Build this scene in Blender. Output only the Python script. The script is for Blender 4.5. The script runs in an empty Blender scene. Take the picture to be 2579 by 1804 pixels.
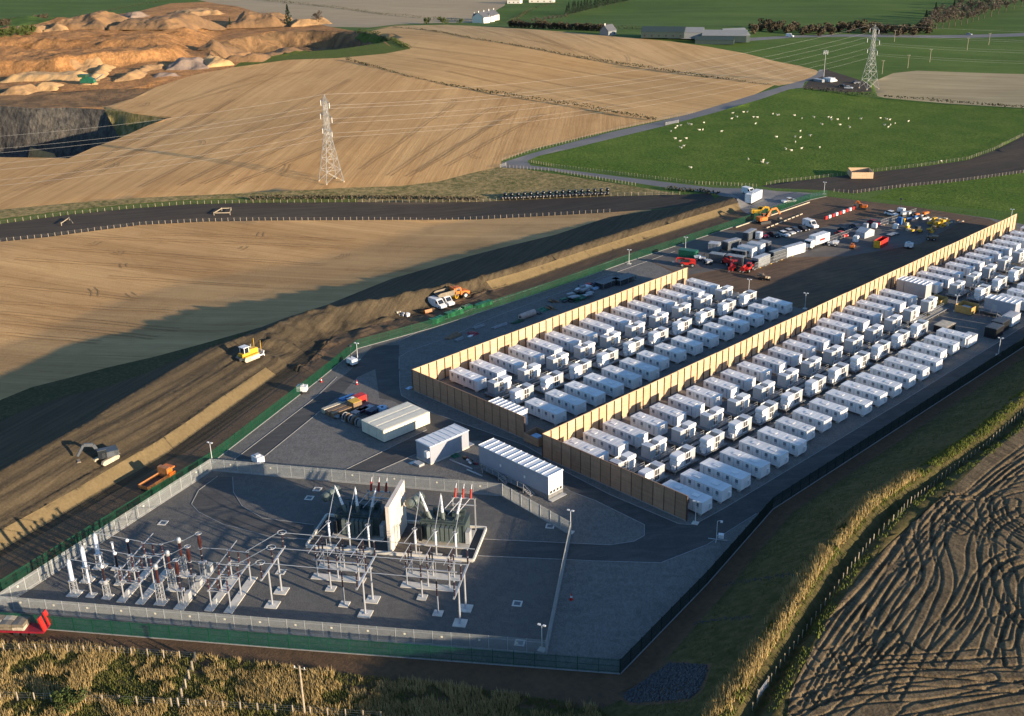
import bpy, math, random
import numpy as np
from mathutils import Vector, Matrix
from mathutils.geometry import delaunay_2d_cdt
random.seed(7); np.random.seed(7)
R = math.radians
SC = bpy.context.scene; COL = SC.collection
# ------------------------------------------------------------------ camera
F, PITCH, ROLL, YAW, CH = 2797.828, R(22.473186), R(-1.29956), R(-46.29108), 100.8804
IW, IH = 2579, 1804
FW = np.array([math.sin(YAW)*math.cos(PITCH), math.cos(YAW)*math.cos(PITCH), -math.sin(PITCH)])
RT = np.array([math.cos(YAW), -math.sin(YAW), 0.0]); UP = np.cross(RT, FW)
R2 = math.cos(ROLL)*RT+math.sin(ROLL)*UP; U2 = -math.sin(ROLL)*RT+math.cos(ROLL)*UP
cam = bpy.data.cameras.new('camera'); camo = bpy.data.objects.new('camera', cam); COL.objects.link(camo)
m = Matrix.Identity(4)
for i in range(3):
    m[i][0] = R2[i]; m[i][1] = U2[i]; m[i][2] = -FW[i]
m[2][3] = CH
camo.matrix_world = m
cam.sensor_width = 36; cam.lens = F/IW*36; cam.clip_start = 1; cam.clip_end = 20000
SC.camera = camo

def rays(px, py):
    px = np.asarray(px, float); py = np.asarray(py, float)
    return FW[None]*F + R2[None]*(px.reshape(-1, 1)-IW/2) - U2[None]*(py.reshape(-1, 1)-IH/2)
def flat(px, py, z=0.0):                       # survey mark on the photograph -> ground position at level z
    d = rays(px, py); t = (z-CH)/d[:, 2]
    return d[:, :2]*t[:, None]
def pt(x, y, z=0.0):
    p = flat([x], [y], z)[0]; return (float(p[0]), float(p[1]))
def CR(ox, oy, s):                             # marks read from an enlarged crop
    return lambda x, y: (ox+x/s, oy+y/s)
D = CR(0, 0, 2296/2579)
# ------------------------------------------------------------------ polylines
def seg_dist(P, line):
    """signed distance (left of line positive) and arc length for points P (n,2)"""
    P = np.asarray(P, float); L = np.asarray(line, float)
    best = np.full(len(P), 1e9); sg = np.zeros(len(P)); ar = np.zeros(len(P)); acc = 0
    for a, b in zip(L[:-1], L[1:]):
        d = b-a; ln = np.hypot(*d)
        t = np.clip(((P-a)@d)/ln**2, 0, 1)
        q = a+t[:, None]*d; w = P-q; ds = np.hypot(w[:, 0], w[:, 1])
        k = ds < best
        best[k] = ds[k]; sg[k] = np.sign(d[0]*(P[k, 1]-a[1])-d[1]*(P[k, 0]-a[0])); ar[k] = acc+t[k]*ln
        acc += ln
    return best*sg, ar
def inpoly(P, poly):
    P = np.asarray(P); x, y = P[:, 0], P[:, 1]; q = np.asarray(poly); r = np.zeros(len(P), bool)
    for (x1, y1), (x2, y2) in zip(q, np.roll(q, -1, 0)):
        c = (y1 > y) != (y2 > y)
        r ^= c & (x < (x2-x1)*(y-y1)/(y2-y1+1e-12)+x1)
    return r
def vnoise(P, sc, seed=0):                     # cheap smooth value noise
    q = np.asarray(P)/sc; i = np.floor(q).astype(int); f = q-i; f = f*f*(3-2*f)
    def h(a, b):
        n = (a*374761393+b*668265263+seed*974711) & 0xffffffff
        n = ((n ^ (n >> 13))*1274126177) & 0xffffffff
        return ((n ^ (n >> 16)) & 0xffff)/65535.0
    a = h(i[:, 0], i[:, 1]); b = h(i[:, 0]+1, i[:, 1]); c = h(i[:, 0], i[:, 1]+1); d = h(i[:, 0]+1, i[:, 1]+1)
    return (a*(1-f[:, 0])+b*f[:, 0])*(1-f[:, 1])+(c*(1-f[:, 0])+d*f[:, 0])*f[:, 1]
# ------------------------------------------------------------------ mesh builder
class MB:
    def __init__(s): s.v = []; s.f = []; s.m = []
    def add(s, v, f, mi=0):
        o = len(s.v); s.v += [tuple(map(float, p)) for p in v]
        s.f += [tuple(i+o for i in q) for q in f]; s.m += [mi]*len(f); return s
    def bx(s, x0, x1, y0, y1, z0, z1, mi=0):
        return s.add([(x0, y0, z0), (x1, y0, z0), (x1, y1, z0), (x0, y1, z0), (x0, y0, z1), (x1, y0, z1), (x1, y1, z1), (x0, y1, z1)],
                     [(3, 2, 1, 0), (4, 5, 6, 7), (0, 1, 5, 4), (1, 2, 6, 5), (2, 3, 7, 6), (3, 0, 4, 7)], mi)
    def obox(s, c, sz, rz=0, mi=0, tilt=0):
        a, b, h = sz[0]/2, sz[1]/2, sz[2]/2; M = Matrix.Translation(c) @ Matrix.Rotation(rz, 4, 'Z') @ Matrix.Rotation(tilt, 4, 'Y')
        v = [M @ Vector((x, y, z)) for z in (-h, h) for x, y in ((-a, -b), (a, -b), (a, b), (-a, b))]
        return s.add(v, [(3, 2, 1, 0), (4, 5, 6, 7), (0, 1, 5, 4), (1, 2, 6, 5), (2, 3, 7, 6), (3, 0, 4, 7)], mi)
    def bar(s, p, q, w=.08, h=None, mi=0):
        p = Vector(p); q = Vector(q); h = h or w; d = (q-p)
        if d.length < 1e-6: return s
        d.normalize(); u = d.cross(Vector((0, 0, 1)))
        if u.length < 1e-3: u = Vector((1, 0, 0))
        u.normalize(); t = u.cross(d); u *= w/2; t *= h/2
        v = [c+a*u+b*t for c in (p, q) for a, b in ((-1, -1), (1, -1), (1, 1), (-1, 1))]
        return s.add(v, [(3, 2, 1, 0), (4, 5, 6, 7), (0, 1, 5, 4), (1, 2, 6, 5), (2, 3, 7, 6), (3, 0, 4, 7)], mi)
    def cyl(s, p, q, r, r2=None, n=8, mi=0):
        p = Vector(p); q = Vector(q); r2 = r if r2 is None else r2; d = (q-p).normalized()
        u = d.orthogonal().normalized(); t = d.cross(u)
        v = [c+rr*(math.cos(k*2*math.pi/n)*u+math.sin(k*2*math.pi/n)*t) for c, rr in ((p, r), (q, r2)) for k in range(n)]
        f = [(k, (k+1) % n, n+(k+1) % n, n+k) for k in range(n)]+[tuple(range(n-1, -1, -1)), tuple(range(n, 2*n))]
        return s.add(v, f, mi)
    def lathe(s, p, prof, n=8, mi=0):            # prof: (r, z) up the Z axis from p
        v = []; f = []
        for r, z in prof: v += [(p[0]+r*math.cos(k*2*math.pi/n), p[1]+r*math.sin(k*2*math.pi/n), p[2]+z) for k in range(n)]
        for j in range(len(prof)-1): f += [(j*n+k, j*n+(k+1) % n, (j+1)*n+(k+1) % n, (j+1)*n+k) for k in range(n)]
        f += [tuple(range(n-1, -1, -1)), tuple(range((len(prof)-1)*n, len(prof)*n))]
        return s.add(v, f, mi)
    def ring(s, c, r, w, n=12, m=5, mi=0, ax='z'):
        v = []; f = []
        for k in range(n):
            a = k*2*math.pi/n
            for j in range(m):
                b = j*2*math.pi/m; rr = r+w*math.cos(b); h = w*math.sin(b)
                x, y, z = rr*math.cos(a), rr*math.sin(a), h
                if ax == 'x': x, y, z = z, x, y
                if ax == 'y': x, y, z = x, z, y
                v.append((c[0]+x, c[1]+y, c[2]+z))
        for k in range(n):
            for j in range(m): f.append((k*m+j, ((k+1) % n)*m+j, ((k+1) % n)*m+(j+1) % m, k*m+(j+1) % m))
        return s.add(v, f, mi)
    def prism(s, prof, a0, a1, ax='y', mi=0):    # prof in (u,w): ax 'y': (x,z) swept along y ; ax 'x': (y,z) swept along x
        n = len(prof); g = (lambda u, w, a: (u, a, w)) if ax == 'y' else ((lambda u, w, a: (a, u, w)) if ax == 'x' else (lambda u, w, a: (u, w, a)))
        v = [g(u, w, a) for a in (a0, a1) for u, w in prof]
        f = [(k, (k+1) % n, n+(k+1) % n, n+k) for k in range(n)]+[tuple(range(n-1, -1, -1)), tuple(range(n, 2*n))]
        return s.add(v, f, mi)
    def tube(s, pts, r, n=6, mi=0):
        for a, b in zip(pts[:-1], pts[1:]): s.cyl(a, b, r, r, n, mi)
        return s
    def mesh(s, name, mats, smooth=False):
        me = bpy.data.meshes.new(name); me.from_pydata(s.v, [], s.f)
        for q in (mats if isinstance(mats, (list, tuple)) else [mats]): me.materials.append(q)
        if any(s.m): me.polygons.foreach_set('material_index', s.m)
        if smooth: me.polygons.foreach_set('use_smooth', [True]*len(me.polygons))
        import bmesh
        b = bmesh.new(); b.from_mesh(me); bmesh.ops.recalc_face_normals(b, faces=b.faces); b.to_mesh(me); b.free()
        return me
    def build(s, name, mats, parent=None, smooth=False, loc=(0, 0, 0), rz=0):
        o = bpy.data.objects.new(name, s.mesh(name, mats, smooth)); COL.objects.link(o)
        o.location = loc; o.rotation_euler = (0, 0, rz)
        if parent: o.parent = parent
        return o
def tag(o, label=None, cat=None, group=None, kind=None):
    if label: o['label'] = label
    if cat: o['category'] = cat
    if group: o['group'] = group
    if kind: o['kind'] = kind
    return o
def thing(name, label, cat, loc=(0, 0, 0), rz=0, group=None):
    o = bpy.data.objects.new(name, None); COL.objects.link(o); o.location = loc; o.rotation_euler = (0, 0, rz)
    o.empty_display_size = .3
    return tag(o, label, cat, group)
def inst(name, me, parent=None, loc=(0, 0, 0), rz=0):
    o = bpy.data.objects.new(name, me); COL.objects.link(o); o.location = loc; o.rotation_euler = (0, 0, rz)
    if parent: o.parent = parent
    return o
KIDS = {}
def dup(root, loc, rz=None, label=None, group=None, scale=None):
    def cp(o, par):
        c = o.copy(); COL.objects.link(c)
        if par: c.parent = par
        for ch in o.children: cp(ch, c)
        return c
    r = cp(root, None); r.location = loc
    if rz is not None: r.rotation_euler = (0, 0, rz)
    if label: r['label'] = label
    if group: r['group'] = group
    if scale: r.scale = (scale,)*3
    return r
def place(root, loc, rz=0, label=None, first=[None], group=None):
    """the first call moves the built thing itself, later ones copy it"""
    if not root.get('_used'):
        root['_used'] = 1; root.location = loc; root.rotation_euler = (0, 0, rz)
        if label: root['label'] = label
        if group: root['group'] = group
        return root
    return dup(root, loc, rz, label, group)
ORD = ['nearest', 'second', 'third', 'fourth', 'fifth', 'sixth', 'seventh', 'eighth', 'ninth', 'tenth', 'eleventh', 'twelfth', 'thirteenth', 'fourteenth',
       'fifteenth', 'sixteenth', 'seventeenth', 'eighteenth', 'nineteenth', 'twentieth', 'twenty-first', 'twenty-second', 'twenty-third', 'twenty-fourth',
       'twenty-fifth', 'twenty-sixth', 'twenty-seventh', 'twenty-eighth', 'twenty-ninth', 'thirtieth', 'thirty-first', 'thirty-second', 'thirty-third', 'thirty-fourth']
# ------------------------------------------------------------------ materials
def col(c): return (c[0], c[1], c[2], 1)
def mat(name, c, rough=.7, metal=0, var=.12, sc=1.5, bump=0, bsc=8, rnd=0, spec=.3, c2=None, stretch=None, rot=0, detail=4, streak=0):
    m = bpy.data.materials.new(name); m.use_nodes = True; nt = m.node_tree; N = nt.nodes; L = nt.links; b = N['Principled BSDF']
    b.inputs['Roughness'].default_value = rough; b.inputs['Metallic'].default_value = metal; b.inputs['Specular IOR Level'].default_value = spec
    g = N.new('ShaderNodeNewGeometry'); mp = N.new('ShaderNodeMapping'); L.new(g.outputs['Position'], mp.inputs['Vector'])
    mp.inputs['Rotation'].default_value = (0, 0, rot); mp.inputs['Scale'].default_value = stretch or (1, 1, 1)
    n = N.new('ShaderNodeTexNoise'); n.inputs['Scale'].default_value = sc; n.inputs['Detail'].default_value = detail; n.inputs['Roughness'].default_value = .65
    L.new(mp.outputs[0], n.inputs['Vector'])
    r = N.new('ShaderNodeValToRGB'); L.new(n.outputs['Fac'], r.inputs[0])
    lo = c2 or tuple(x*(1-var) for x in c); hi = c if c2 else tuple(min(1, x*(1+var)) for x in c)
    r.color_ramp.elements[0].position = .32; r.color_ramp.elements[0].color = col(lo)
    r.color_ramp.elements[1].position = .68; r.color_ramp.elements[1].color = col(hi)
    out = r.outputs[0]
    if streak:                                # rain streaks / grime: stretched vertically
        mp2 = N.new('ShaderNodeMapping'); L.new(g.outputs['Position'], mp2.inputs['Vector']); mp2.inputs['Scale'].default_value = (3, 3, .25)
        n2 = N.new('ShaderNodeTexNoise'); n2.inputs['Scale'].default_value = 2.2; n2.inputs['Detail'].default_value = 5; L.new(mp2.outputs[0], n2.inputs['Vector'])
        mr = N.new('ShaderNodeMapRange'); mr.inputs[1].default_value = .45; mr.inputs[2].default_value = .75; mr.inputs[3].default_value = 1; mr.inputs[4].default_value = 1-streak
        L.new(n2.outputs['Fac'], mr.inputs[0])
        mx = N.new('ShaderNodeMix'); mx.data_type = 'RGBA'; mx.blend_type = 'MULTIPLY'; mx.inputs[0].default_value = 1
        L.new(out, mx.inputs[6]); L.new(mr.outputs[0], mx.inputs[7]); out = mx.outputs[2]
    if rnd:
        oi = N.new('ShaderNodeObjectInfo'); mr = N.new('ShaderNodeMapRange'); mr.inputs[3].default_value = 1-rnd; mr.inputs[4].default_value = 1+rnd
        L.new(oi.outputs['Random'], mr.inputs[0]); mx = N.new('ShaderNodeMix'); mx.data_type = 'RGBA'; mx.blend_type = 'MULTIPLY'; mx.inputs[0].default_value = 1
        L.new(out, mx.inputs[6]); L.new(mr.outputs[0], mx.inputs[7]); out = mx.outputs[2]
    L.new(out, b.inputs['Base Color'])
    if bump:
        n3 = N.new('ShaderNodeTexNoise'); n3.inputs['Scale'].default_value = bsc; n3.inputs['Detail'].default_value = 5; L.new(g.outputs['Position'], n3.inputs['Vector'])
        bp = N.new('ShaderNodeBump'); bp.inputs['Strength'].default_value = 1; bp.inputs['Distance'].default_value = bump
        L.new(n3.outputs['Fac'], bp.inputs['Height']); L.new(bp.outputs[0], b.inputs['Normal'])
    return m
def ground(name, layers, bump=.05, bsc=2.0, rough=.95, rot=0, rowbump=0, rowsc=.4):
    """layers: list of (colA, colB, scale, stretch(x,y), weight, lo, hi): successive noise mixes in world space"""
    m = bpy.data.materials.new(name); m.use_nodes = True; nt = m.node_tree; N = nt.nodes; L = nt.links; b = N['Principled BSDF']
    b.inputs['Roughness'].default_value = rough; b.inputs['Specular IOR Level'].default_value = .12
    g = N.new('ShaderNodeNewGeometry'); out = None
    for (ca, cb, sc, st, wt, lo, hi, *ex) in layers:
        mp = N.new('ShaderNodeMapping'); mp.vector_type = 'POINT'
        r0 = N.new('ShaderNodeVectorRotate'); r0.rotation_type = 'Z_AXIS'; r0.inputs['Angle'].default_value = -rot; L.new(g.outputs['Position'], r0.inputs['Vector'])
        L.new(r0.outputs[0], mp.inputs['Vector']); mp.inputs['Scale'].default_value = (st[0], st[1], .3)
        n = N.new('ShaderNodeTexNoise'); n.inputs['Scale'].default_value = sc; n.inputs['Detail'].default_value = 6 if st[0] > .025 else 10; n.inputs['Roughness'].default_value = .62 if st[0] > .025 else .78
        n.inputs['Distortion'].default_value = ex[0] if ex else (.3 if st[0] == st[1] else .05)
        L.new(mp.outputs[0], n.inputs['Vector'])
        r = N.new('ShaderNodeValToRGB'); L.new(n.outputs['Fac'], r.inputs[0])
        r.color_ramp.elements[0].position = lo; r.color_ramp.elements[0].color = col(ca); r.color_ramp.elements[1].position = hi; r.color_ramp.elements[1].color = col(cb)
        if out is None: out = r.outputs[0]
        else:
            mx = N.new('ShaderNodeMix'); mx.data_type = 'RGBA'; mx.inputs[0].default_value = wt; L.new(out, mx.inputs[6]); L.new(r.outputs[0], mx.inputs[7])
            if wt < 0:
                mx.blend_type = 'MULTIPLY'; mx.inputs[0].default_value = -wt
            out = mx.outputs[2]
    L.new(out, b.inputs['Base Color'])
    n3 = N.new('ShaderNodeTexNoise'); n3.inputs['Scale'].default_value = bsc; n3.inputs['Detail'].default_value = 7; n3.inputs['Roughness'].default_value = .7; L.new(g.outputs['Position'], n3.inputs['Vector'])
    bp = N.new('ShaderNodeBump'); bp.inputs['Strength'].default_value = 1; bp.inputs['Distance'].default_value = bump
    L.new(n3.outputs['Fac'], bp.inputs['Height']); nrm = bp.outputs[0]
    if rowbump:
        mp = N.new('ShaderNodeMapping'); r0 = N.new('ShaderNodeVectorRotate'); r0.rotation_type = 'Z_AXIS'; r0.inputs['Angle'].default_value = -rot; L.new(g.outputs['Position'], r0.inputs['Vector'])
        L.new(r0.outputs[0], mp.inputs['Vector']); mp.inputs['Scale'].default_value = (.02, 1, .02)
        n4 = N.new('ShaderNodeTexNoise'); n4.inputs['Scale'].default_value = rowsc; n4.inputs['Detail'].default_value = 4; L.new(mp.outputs[0], n4.inputs['Vector'])
        b2 = N.new('ShaderNodeBump'); b2.inputs['Distance'].default_value = rowbump; L.new(n4.outputs['Fac'], b2.inputs['Height']); L.new(nrm, b2.inputs['Normal']); nrm = b2.outputs[0]
    L.new(nrm, b.inputs['Normal'])
    return m
# ------------------------------------------------------------------ light
SUN_EL, SUN_AZ = R(10.6), R(12)
S = Vector((math.cos(SUN_EL)*math.cos(SUN_AZ), math.cos(SUN_EL)*math.sin(SUN_AZ), math.sin(SUN_EL)))
ld = bpy.data.lights.new('sun', 'SUN'); ld.energy = 5.0; ld.angle = R(.55); ld.color = (1, .80, .56)
lo = bpy.data.objects.new('sun', ld); COL.objects.link(lo); lo.rotation_euler = S.to_track_quat('Z', 'Y').to_euler(); lo.location = (300, 100, 200)
w = bpy.data.worlds.new('World'); SC.world = w; w.use_nodes = True; nt = w.node_tree
sk = nt.nodes.new('ShaderNodeTexSky'); sk.sky_type = 'NISHITA'; sk.sun_disc = False; sk.sun_elevation = SUN_EL; sk.sun_rotation = R(78)
sk.altitude = 100; sk.air_density = 1; sk.dust_density = .4; sk.ozone_density = 3.5
nt.links.new(sk.outputs[0], nt.nodes['Background'].inputs[0]); nt.nodes['Background'].inputs[1].default_value = .12
SC.view_settings.view_transform = 'Standard'; SC.view_settings.look = 'None'; SC.view_settings.exposure = 1.08; SC.view_settings.gamma = 1
SC.cycles.max_bounces = 5; SC.cycles.diffuse_bounces = 2; SC.cycles.glossy_bounces = 2; SC.cycles.transparent_max_bounces = 8
SC.cycles.use_denoising = True
# ------------------------------------------------------------------ lie of the land
GL = [(-156, 15), (-163, 36), (-180.7, 90.5), (-199, 128.5), (-208.3, 147), (-205.6, 168.7), (-204, 212.4), (-204.8, 244.7), (-203.4, 307.5), (-203.8, 342.4), (-202.2, 350.6)]
GA = np.concatenate([[0], np.cumsum(np.hypot(*np.diff(np.array(GL), axis=0).T))]); A0 = GA[1]
c300 = CR(300, 880, 4.588); c3 = CR(900, 580, 4.592); c4 = CR(1350, 450, 3.827); z1 = CR(0, 0, 2.551); z2 = CR(850, 0, 2.551); z3 = CR(1680, 0, 2.554); z4 = CR(0, 550, 2.551); z5 = CR(850, 600, 2.551); z6 = CR(1680, 480, 2.554)
c6 = CR(1500, 1250, 2.128); c19 = CR(1950, 950, 3.211); k2 = CR(1340, 1050, 4.588); k1 = CR(1000, 880, 4.588)
def fl(l): return flat([p[0] for p in l], [p[1] for p in l])
PIT = fl([(-300, 262), (0, 266), (78, 270), (176, 266), (255, 270), (333, 280), (430, 289), (372, 310), (294, 345), (235, 365), (172, 392), (0, 388), (-300, 392)])
M1 = fl([(-200, 150), (0, 147), (200, 149), (430, 147), (490, 132), (540, 108), (560, 78), (430, 62), (0, 62), (-200, 70)])
M2 = fl([(-200, 190), (0, 188), (150, 188), (215, 180), (300, 174), (400, 166), (470, 157), (480, 144), (-200, 146)])
DEP = fl([(545, 112), (600, 100), (700, 86), (820, 85), (890, 88), (975, 106), (1015, 120), (950, 133), (850, 142), (725, 149), (615, 166), (560, 164), (525, 150)])
QAREA = fl([(-300, 30), (0, 60), (430, 20), (600, 30), (700, 55), (880, 86), (1000, 112), (850, 138), (588, 165), (490, 185), (392, 213), (333, 238), (262, 266), (-300, 258)])
HILL = flat([1420], [118])[0]
RUTS = []
def bank(P):
    x, y = P[:, 0], P[:, 1]
    xf = np.interp(y, [40, 98, 124, 151, 256, 420], [-66, -82, -86.6, -92.2, -92.2, -93])
    xc = np.interp(y, [40, 98, 108, 118, 130, 151, 192, 212, 420], [-48, -62, -64.5, -67, -70, -73.5, -73.6, -75.2, -76])
    cz = np.interp(y, [30, 60, 98, 150, 165, 215, 260, 420], [7, 8.6, 9.2, 9.0, 8.2, 6.6, 5.6, 4])
    t = (x-xf)/(xc-xf)
    a = x-xc
    up = cz*np.clip(t-.12, 0, 1)/.88
    z = np.where(t < 0, 0, np.where(t < 1, up, cz+np.interp(a, [0, 1.3, 2.7, 4.1, 5, 12, 60, 300], [0, -.5, -1.9, -.25, 0, .1, 1.3, 4])))
    return z
def H(P, fine=True):
    P = np.asarray(P, float); n = len(P); z = np.zeros(n)
    s, ar = seg_dist(P, GL); ar = ar-A0
    hr = np.interp(ar, [-30, 45, 100, 116, 150, 172, 270, 300, 320], [6.2, 6.0, 5.0, 4.2, 3.9, 3.9, 3.0, 2, 0])
    so = np.interp(ar, [-30, 30, 66, 100, 125, 165, 300], [23, 25, 28, 28, 20, 14, 17])
    zt = np.interp(ar, [-30, 105, 112, 160, 172, 290, 310], [1.7, 1.7, .6, .5, 1.7, 1.5, 0])
    am = np.interp(ar, [-40, 200, 250, 318], [1, 1, .7, 0])
    zin = np.interp(s, [0, 11, 13.3], [0, 0, 1])*zt
    k = np.clip((s-13.3)/np.maximum(so-13.3, .5), 0, 1)
    ztop = zt+(hr-zt)*k
    o = s-so
    fall = np.interp(o, [0, 3, 9, 25, 50, 75, 105, 140, 185], [1, .75, .1, 0, 0, 0, 0, 0, 0])*hr + am*np.interp(o, [0, 6, 25, 50, 75, 105, 140, 185], [0, -.8, -3.2, -5.2, -6.2, -4.4, -1.8, 0])
    zb = np.where(s <= 0, 0, np.where(s < 13.3, zin, np.where(o < 0, ztop, fall)))
    if fine:
        soil = (s > 13.0) & (o < 3) & (ar > -30) & (ar < 316)
        v = vnoise(np.c_[s, ar*.08], 1.1, 3)-.5; v2 = vnoise(P, .8, 5)-.5; v3 = vnoise(np.c_[s, ar*.05], 2.7, 4)-.5
        rough = np.interp(ar, [-30, 20, 30, 100, 108, 160, 172, 300], [1.2, 1.2, .55, .5, 1.5, 1.6, .9, .8])
        edge = np.clip((so-s)/4, .25, 1); v4 = vnoise(np.c_[s, ar*.03], .55, 7)-.5; zb = zb+soil*(v*.5*edge+v3*.55*edge+v4*.30+v2*.2*rough)
        zb = zb+((ar > 104) & (ar < 172) & (s > 6) & (s < 22))*np.maximum(0, vnoise(P, 2.6, 9)-.42)*1.9
    z = z+np.where(s > 0, zb, 0)
    z = z+np.where(s < 0, bank(P), 0)
    hd = P-HILL; e = np.array([.80, .60]); al = hd@e; ac = hd@np.array([-.60, .80])
    z = z+9*np.exp(-(al/230)**2-(ac/120)**2)
    for poly, zz, run in ((PIT, -24, 10), (M2, 8, 10), (M1, 9, 32), (DEP, -12, 18)):
        bb = (P[:, 0] > poly[:, 0].min()-1) & (P[:, 0] < poly[:, 0].max()+1) & (P[:, 1] > poly[:, 1].min()-1) & (P[:, 1] < poly[:, 1].max()+1)
        idx = np.where(bb)[0]
        if len(idx) == 0: continue
        q = P[idx]; ins = inpoly(q, poly); d, _ = seg_dist(q, list(poly)+[poly[0]]); d = np.abs(d)
        wob = 1+.5*(vnoise(q, 14, 2)-.5)
        t = np.clip(d/run*wob, 0, 1); t = t*t*(3-2*t) if run > 11 else t
        z[idx] += ins*zz*t
        if fine: z[idx] += ins*((vnoise(q, 6, 6)-.5)*2.2+(vnoise(q, 2.2, 16)-.5)*.9)*(1 if zz > 0 else 2.0)*np.clip(d/4, 0, 1)
    if fine:
        far = np.clip((np.hypot(P[:, 0]+120, P[:, 1]-150)-190)/200, 0, 1)*(s > 25)
        z = z+far*(vnoise(P, 90, 1)-.5)*3
        z = z+far*np.where(inpoly(P, QAREA), ((vnoise(P, 26, 14)-.45)*2.2+(vnoise(P, 7, 15)-.5)*.8), 0)
        # rutted field on the high ground: wheel ruts pressed into soft ground
        for line in RUTS:
            L = np.asarray(line); mk = (P[:, 0] > L[:, 0].min()-2) & (P[:, 0] < L[:, 0].max()+2) & (P[:, 1] > L[:, 1].min()-2) & (P[:, 1] < L[:, 1].max()+2)
            idx = np.where(mk)[0]
            if len(idx) == 0: continue
            d, _ = seg_dist(P[idx], L); d = np.abs(np.abs(d)-.9)
            z[idx] += np.interp(d, [0, .15, .26, .42, .7], [-.19, -.17, .0, .01, 0])*(.55+.8*vnoise(P[idx], 3.0, 12))
    return z
def hz(x, y): return float(H(np.array([[x, y]]), False)[0])
def at(px, py, it=14):
    """photograph mark -> point on the modelled land"""
    px = np.atleast_1d(np.asarray(px, float)); py = np.atleast_1d(np.asarray(py, float)); d = rays(px, py); z = np.zeros(len(px))
    for _ in range(it):
        P = d[:, :2]*((z-CH)/d[:, 2])[:, None]; z = z*.4+.6*H(P, False)
    return P
def atp(p): q = at(p[0], p[1])[0]; return float(q[0]), float(q[1])
def at3(p):
    x, y = atp(p); return (x, y, float(H(np.array([[x, y]]))[0]))
def ang(a, b):
    p, q = atp(a), atp(b); return math.atan2(q[1]-p[1], q[0]-p[0])
def rut(pts):
    P = [np.array(atp(p)) for p in pts]; out = []
    for i in range(len(P)-1):                  # Catmull-Rom through the marks
        p0 = P[max(i-1, 0)]; p1 = P[i]; p2 = P[i+1]; p3 = P[min(i+2, len(P)-1)]
        for t in np.linspace(0, 1, 7)[:-1]: out.append(.5*((2*p1)+(-p0+p2)*t+(2*p0-5*p1+4*p2-p3)*t*t+(-p0+3*p1-3*p2+p3)*t**3))
    out.append(P[-1]); return out
_r = [rut([c6(*p) for p in q]) for q in (
    [(1330, 1060), (1450, 940), (1700, 910), (2000, 900), (2296, 880)], [(1350, 980), (1550, 740), (1700, 560), (1790, 420), (1760, 200), (1800, 20)],
    [(1880, 850), (2050, 650), (2120, 450), (2200, 380), (2296, 340)], [(1840, 900), (1990, 690), (2090, 440), (2080, 280), (2130, 160), (2290, 70)],
    [(2296, 680), (2200, 560), (2160, 400), (2296, 330)], [(2230, 900), (2220, 700), (2296, 620)], [(2060, 0), (2110, 130), (2296, 270)], [(2150, 0), (2190, 110), (2296, 190)],
    [(1300, 830), (1370, 920), (1480, 860), (1600, 740)], [(1210, 800), (1330, 640), (1500, 450), (1700, 180), (1850, 30)], [(1180, 790), (1300, 600), (1460, 420), (1640, 190)],
    [(1050, 1170), (1300, 1020), (1600, 940), (1900, 950), (2296, 960)], [(1100, 1179), (1400, 1090), (1800, 1060), (2296, 1010)], [(1880, 130), (2000, 200), (2080, 290)], [(1700, 640), (1850, 740), (1960, 860)])]
_r += [rut([c6(1900+60*i+20*(i % 3), 130+70*i), c6(2050+45*i, 190+80*i)]) for i in range(6)]
_g = random.Random(5)
def _off(line, o):
    L = np.array(line); d = np.gradient(L, axis=0); d /= np.hypot(d[:, 0], d[:, 1])[:, None]+1e-9; u = np.linspace(0, 1, len(L))
    return [tuple(p) for p in L+np.c_[-d[:, 1], d[:, 0]]*(o*(1+.5*np.sin(u*3+o)))[:, None]]
_b = _r[:13]; _r = list(_b)
for q_ in _b:                                  # the tractor came round again and again beside its first pass
    for o_ in (_g.uniform(2.4, 3.6), -_g.uniform(3.4, 6.2)): 
        k_ = _off(q_, o_); a_ = _g.randrange(0, max(1, len(k_)//4)); _r.append(k_[a_:len(k_)-_g.randrange(0, max(1, len(k_)//5))])
for i in range(4): _r.append(rut([c6(1060+70*i, 1140-25*i), c6(1200+80*i, 890-30*i), c6(1400+70*i, 610-36*i), c6(1620+60*i, 310-15*i), c6(1850+40*i, 20), c19(1560+60*i, 960), c19(1800+60*i, 760), c19(2060+50*i, 560+20*i)]))
for q_ in ([c19(1500, 1250), c19(1650, 1080), c19(1720, 960), c19(1860, 860), c19(2060, 800)], [c19(1680, 1330), c19(1700, 1120), c19(1800, 960), c19(2000, 900)], [c19(1240, 1300), c19(1480, 1060), c19(1640, 930), c19(1900, 740), c19(2080, 640)]): _r.append(rut(q_))
RUTS.extend(_r)
# ------------------------------------------------------------------ ground covers
def stub(nm, a, b, dk, rot, rb=.10):
    return ground(nm, [(a, b, .018, (1, 1), 1, .35, .65), (dk, tuple(min(1, x*1.12) for x in b), .22, (.02, 1), .50, .36, .62), (dk, b, .06, (.06, 1), .30, .38, .60), (tuple(x*.9 for x in dk), (1, 1, 1), .55, (.004, 1), -.6, .345, .385), (tuple(x*.9 for x in dk), (1, 1, 1), 1.5, (.012, 1), -.22, .36, .55), ((.6, .55, .48), (1, 1, 1), .06, (1, 1), -.25, .33, .50, 1.5)], bump=.16, bsc=1.5, rot=rot, rowbump=rb, rowsc=.9)
GR = {}
GR['stubbleA'] = stub('stubble_straw', (0.5323, 0.2933, 0.1164), (0.6844, 0.4217, 0.1824), (0.3612, 0.197, 0.07372), ang(z1(640, 1100), z1(1500, 640)))
GR['stubbleB'] = stub('stubble_straw_far', (0.5133, 0.2933, 0.1203), (0.6654, 0.4217, 0.1862), (0.3517, 0.2017, 0.0776), ang(z2(900, 330), z2(2200, 540)))
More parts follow.
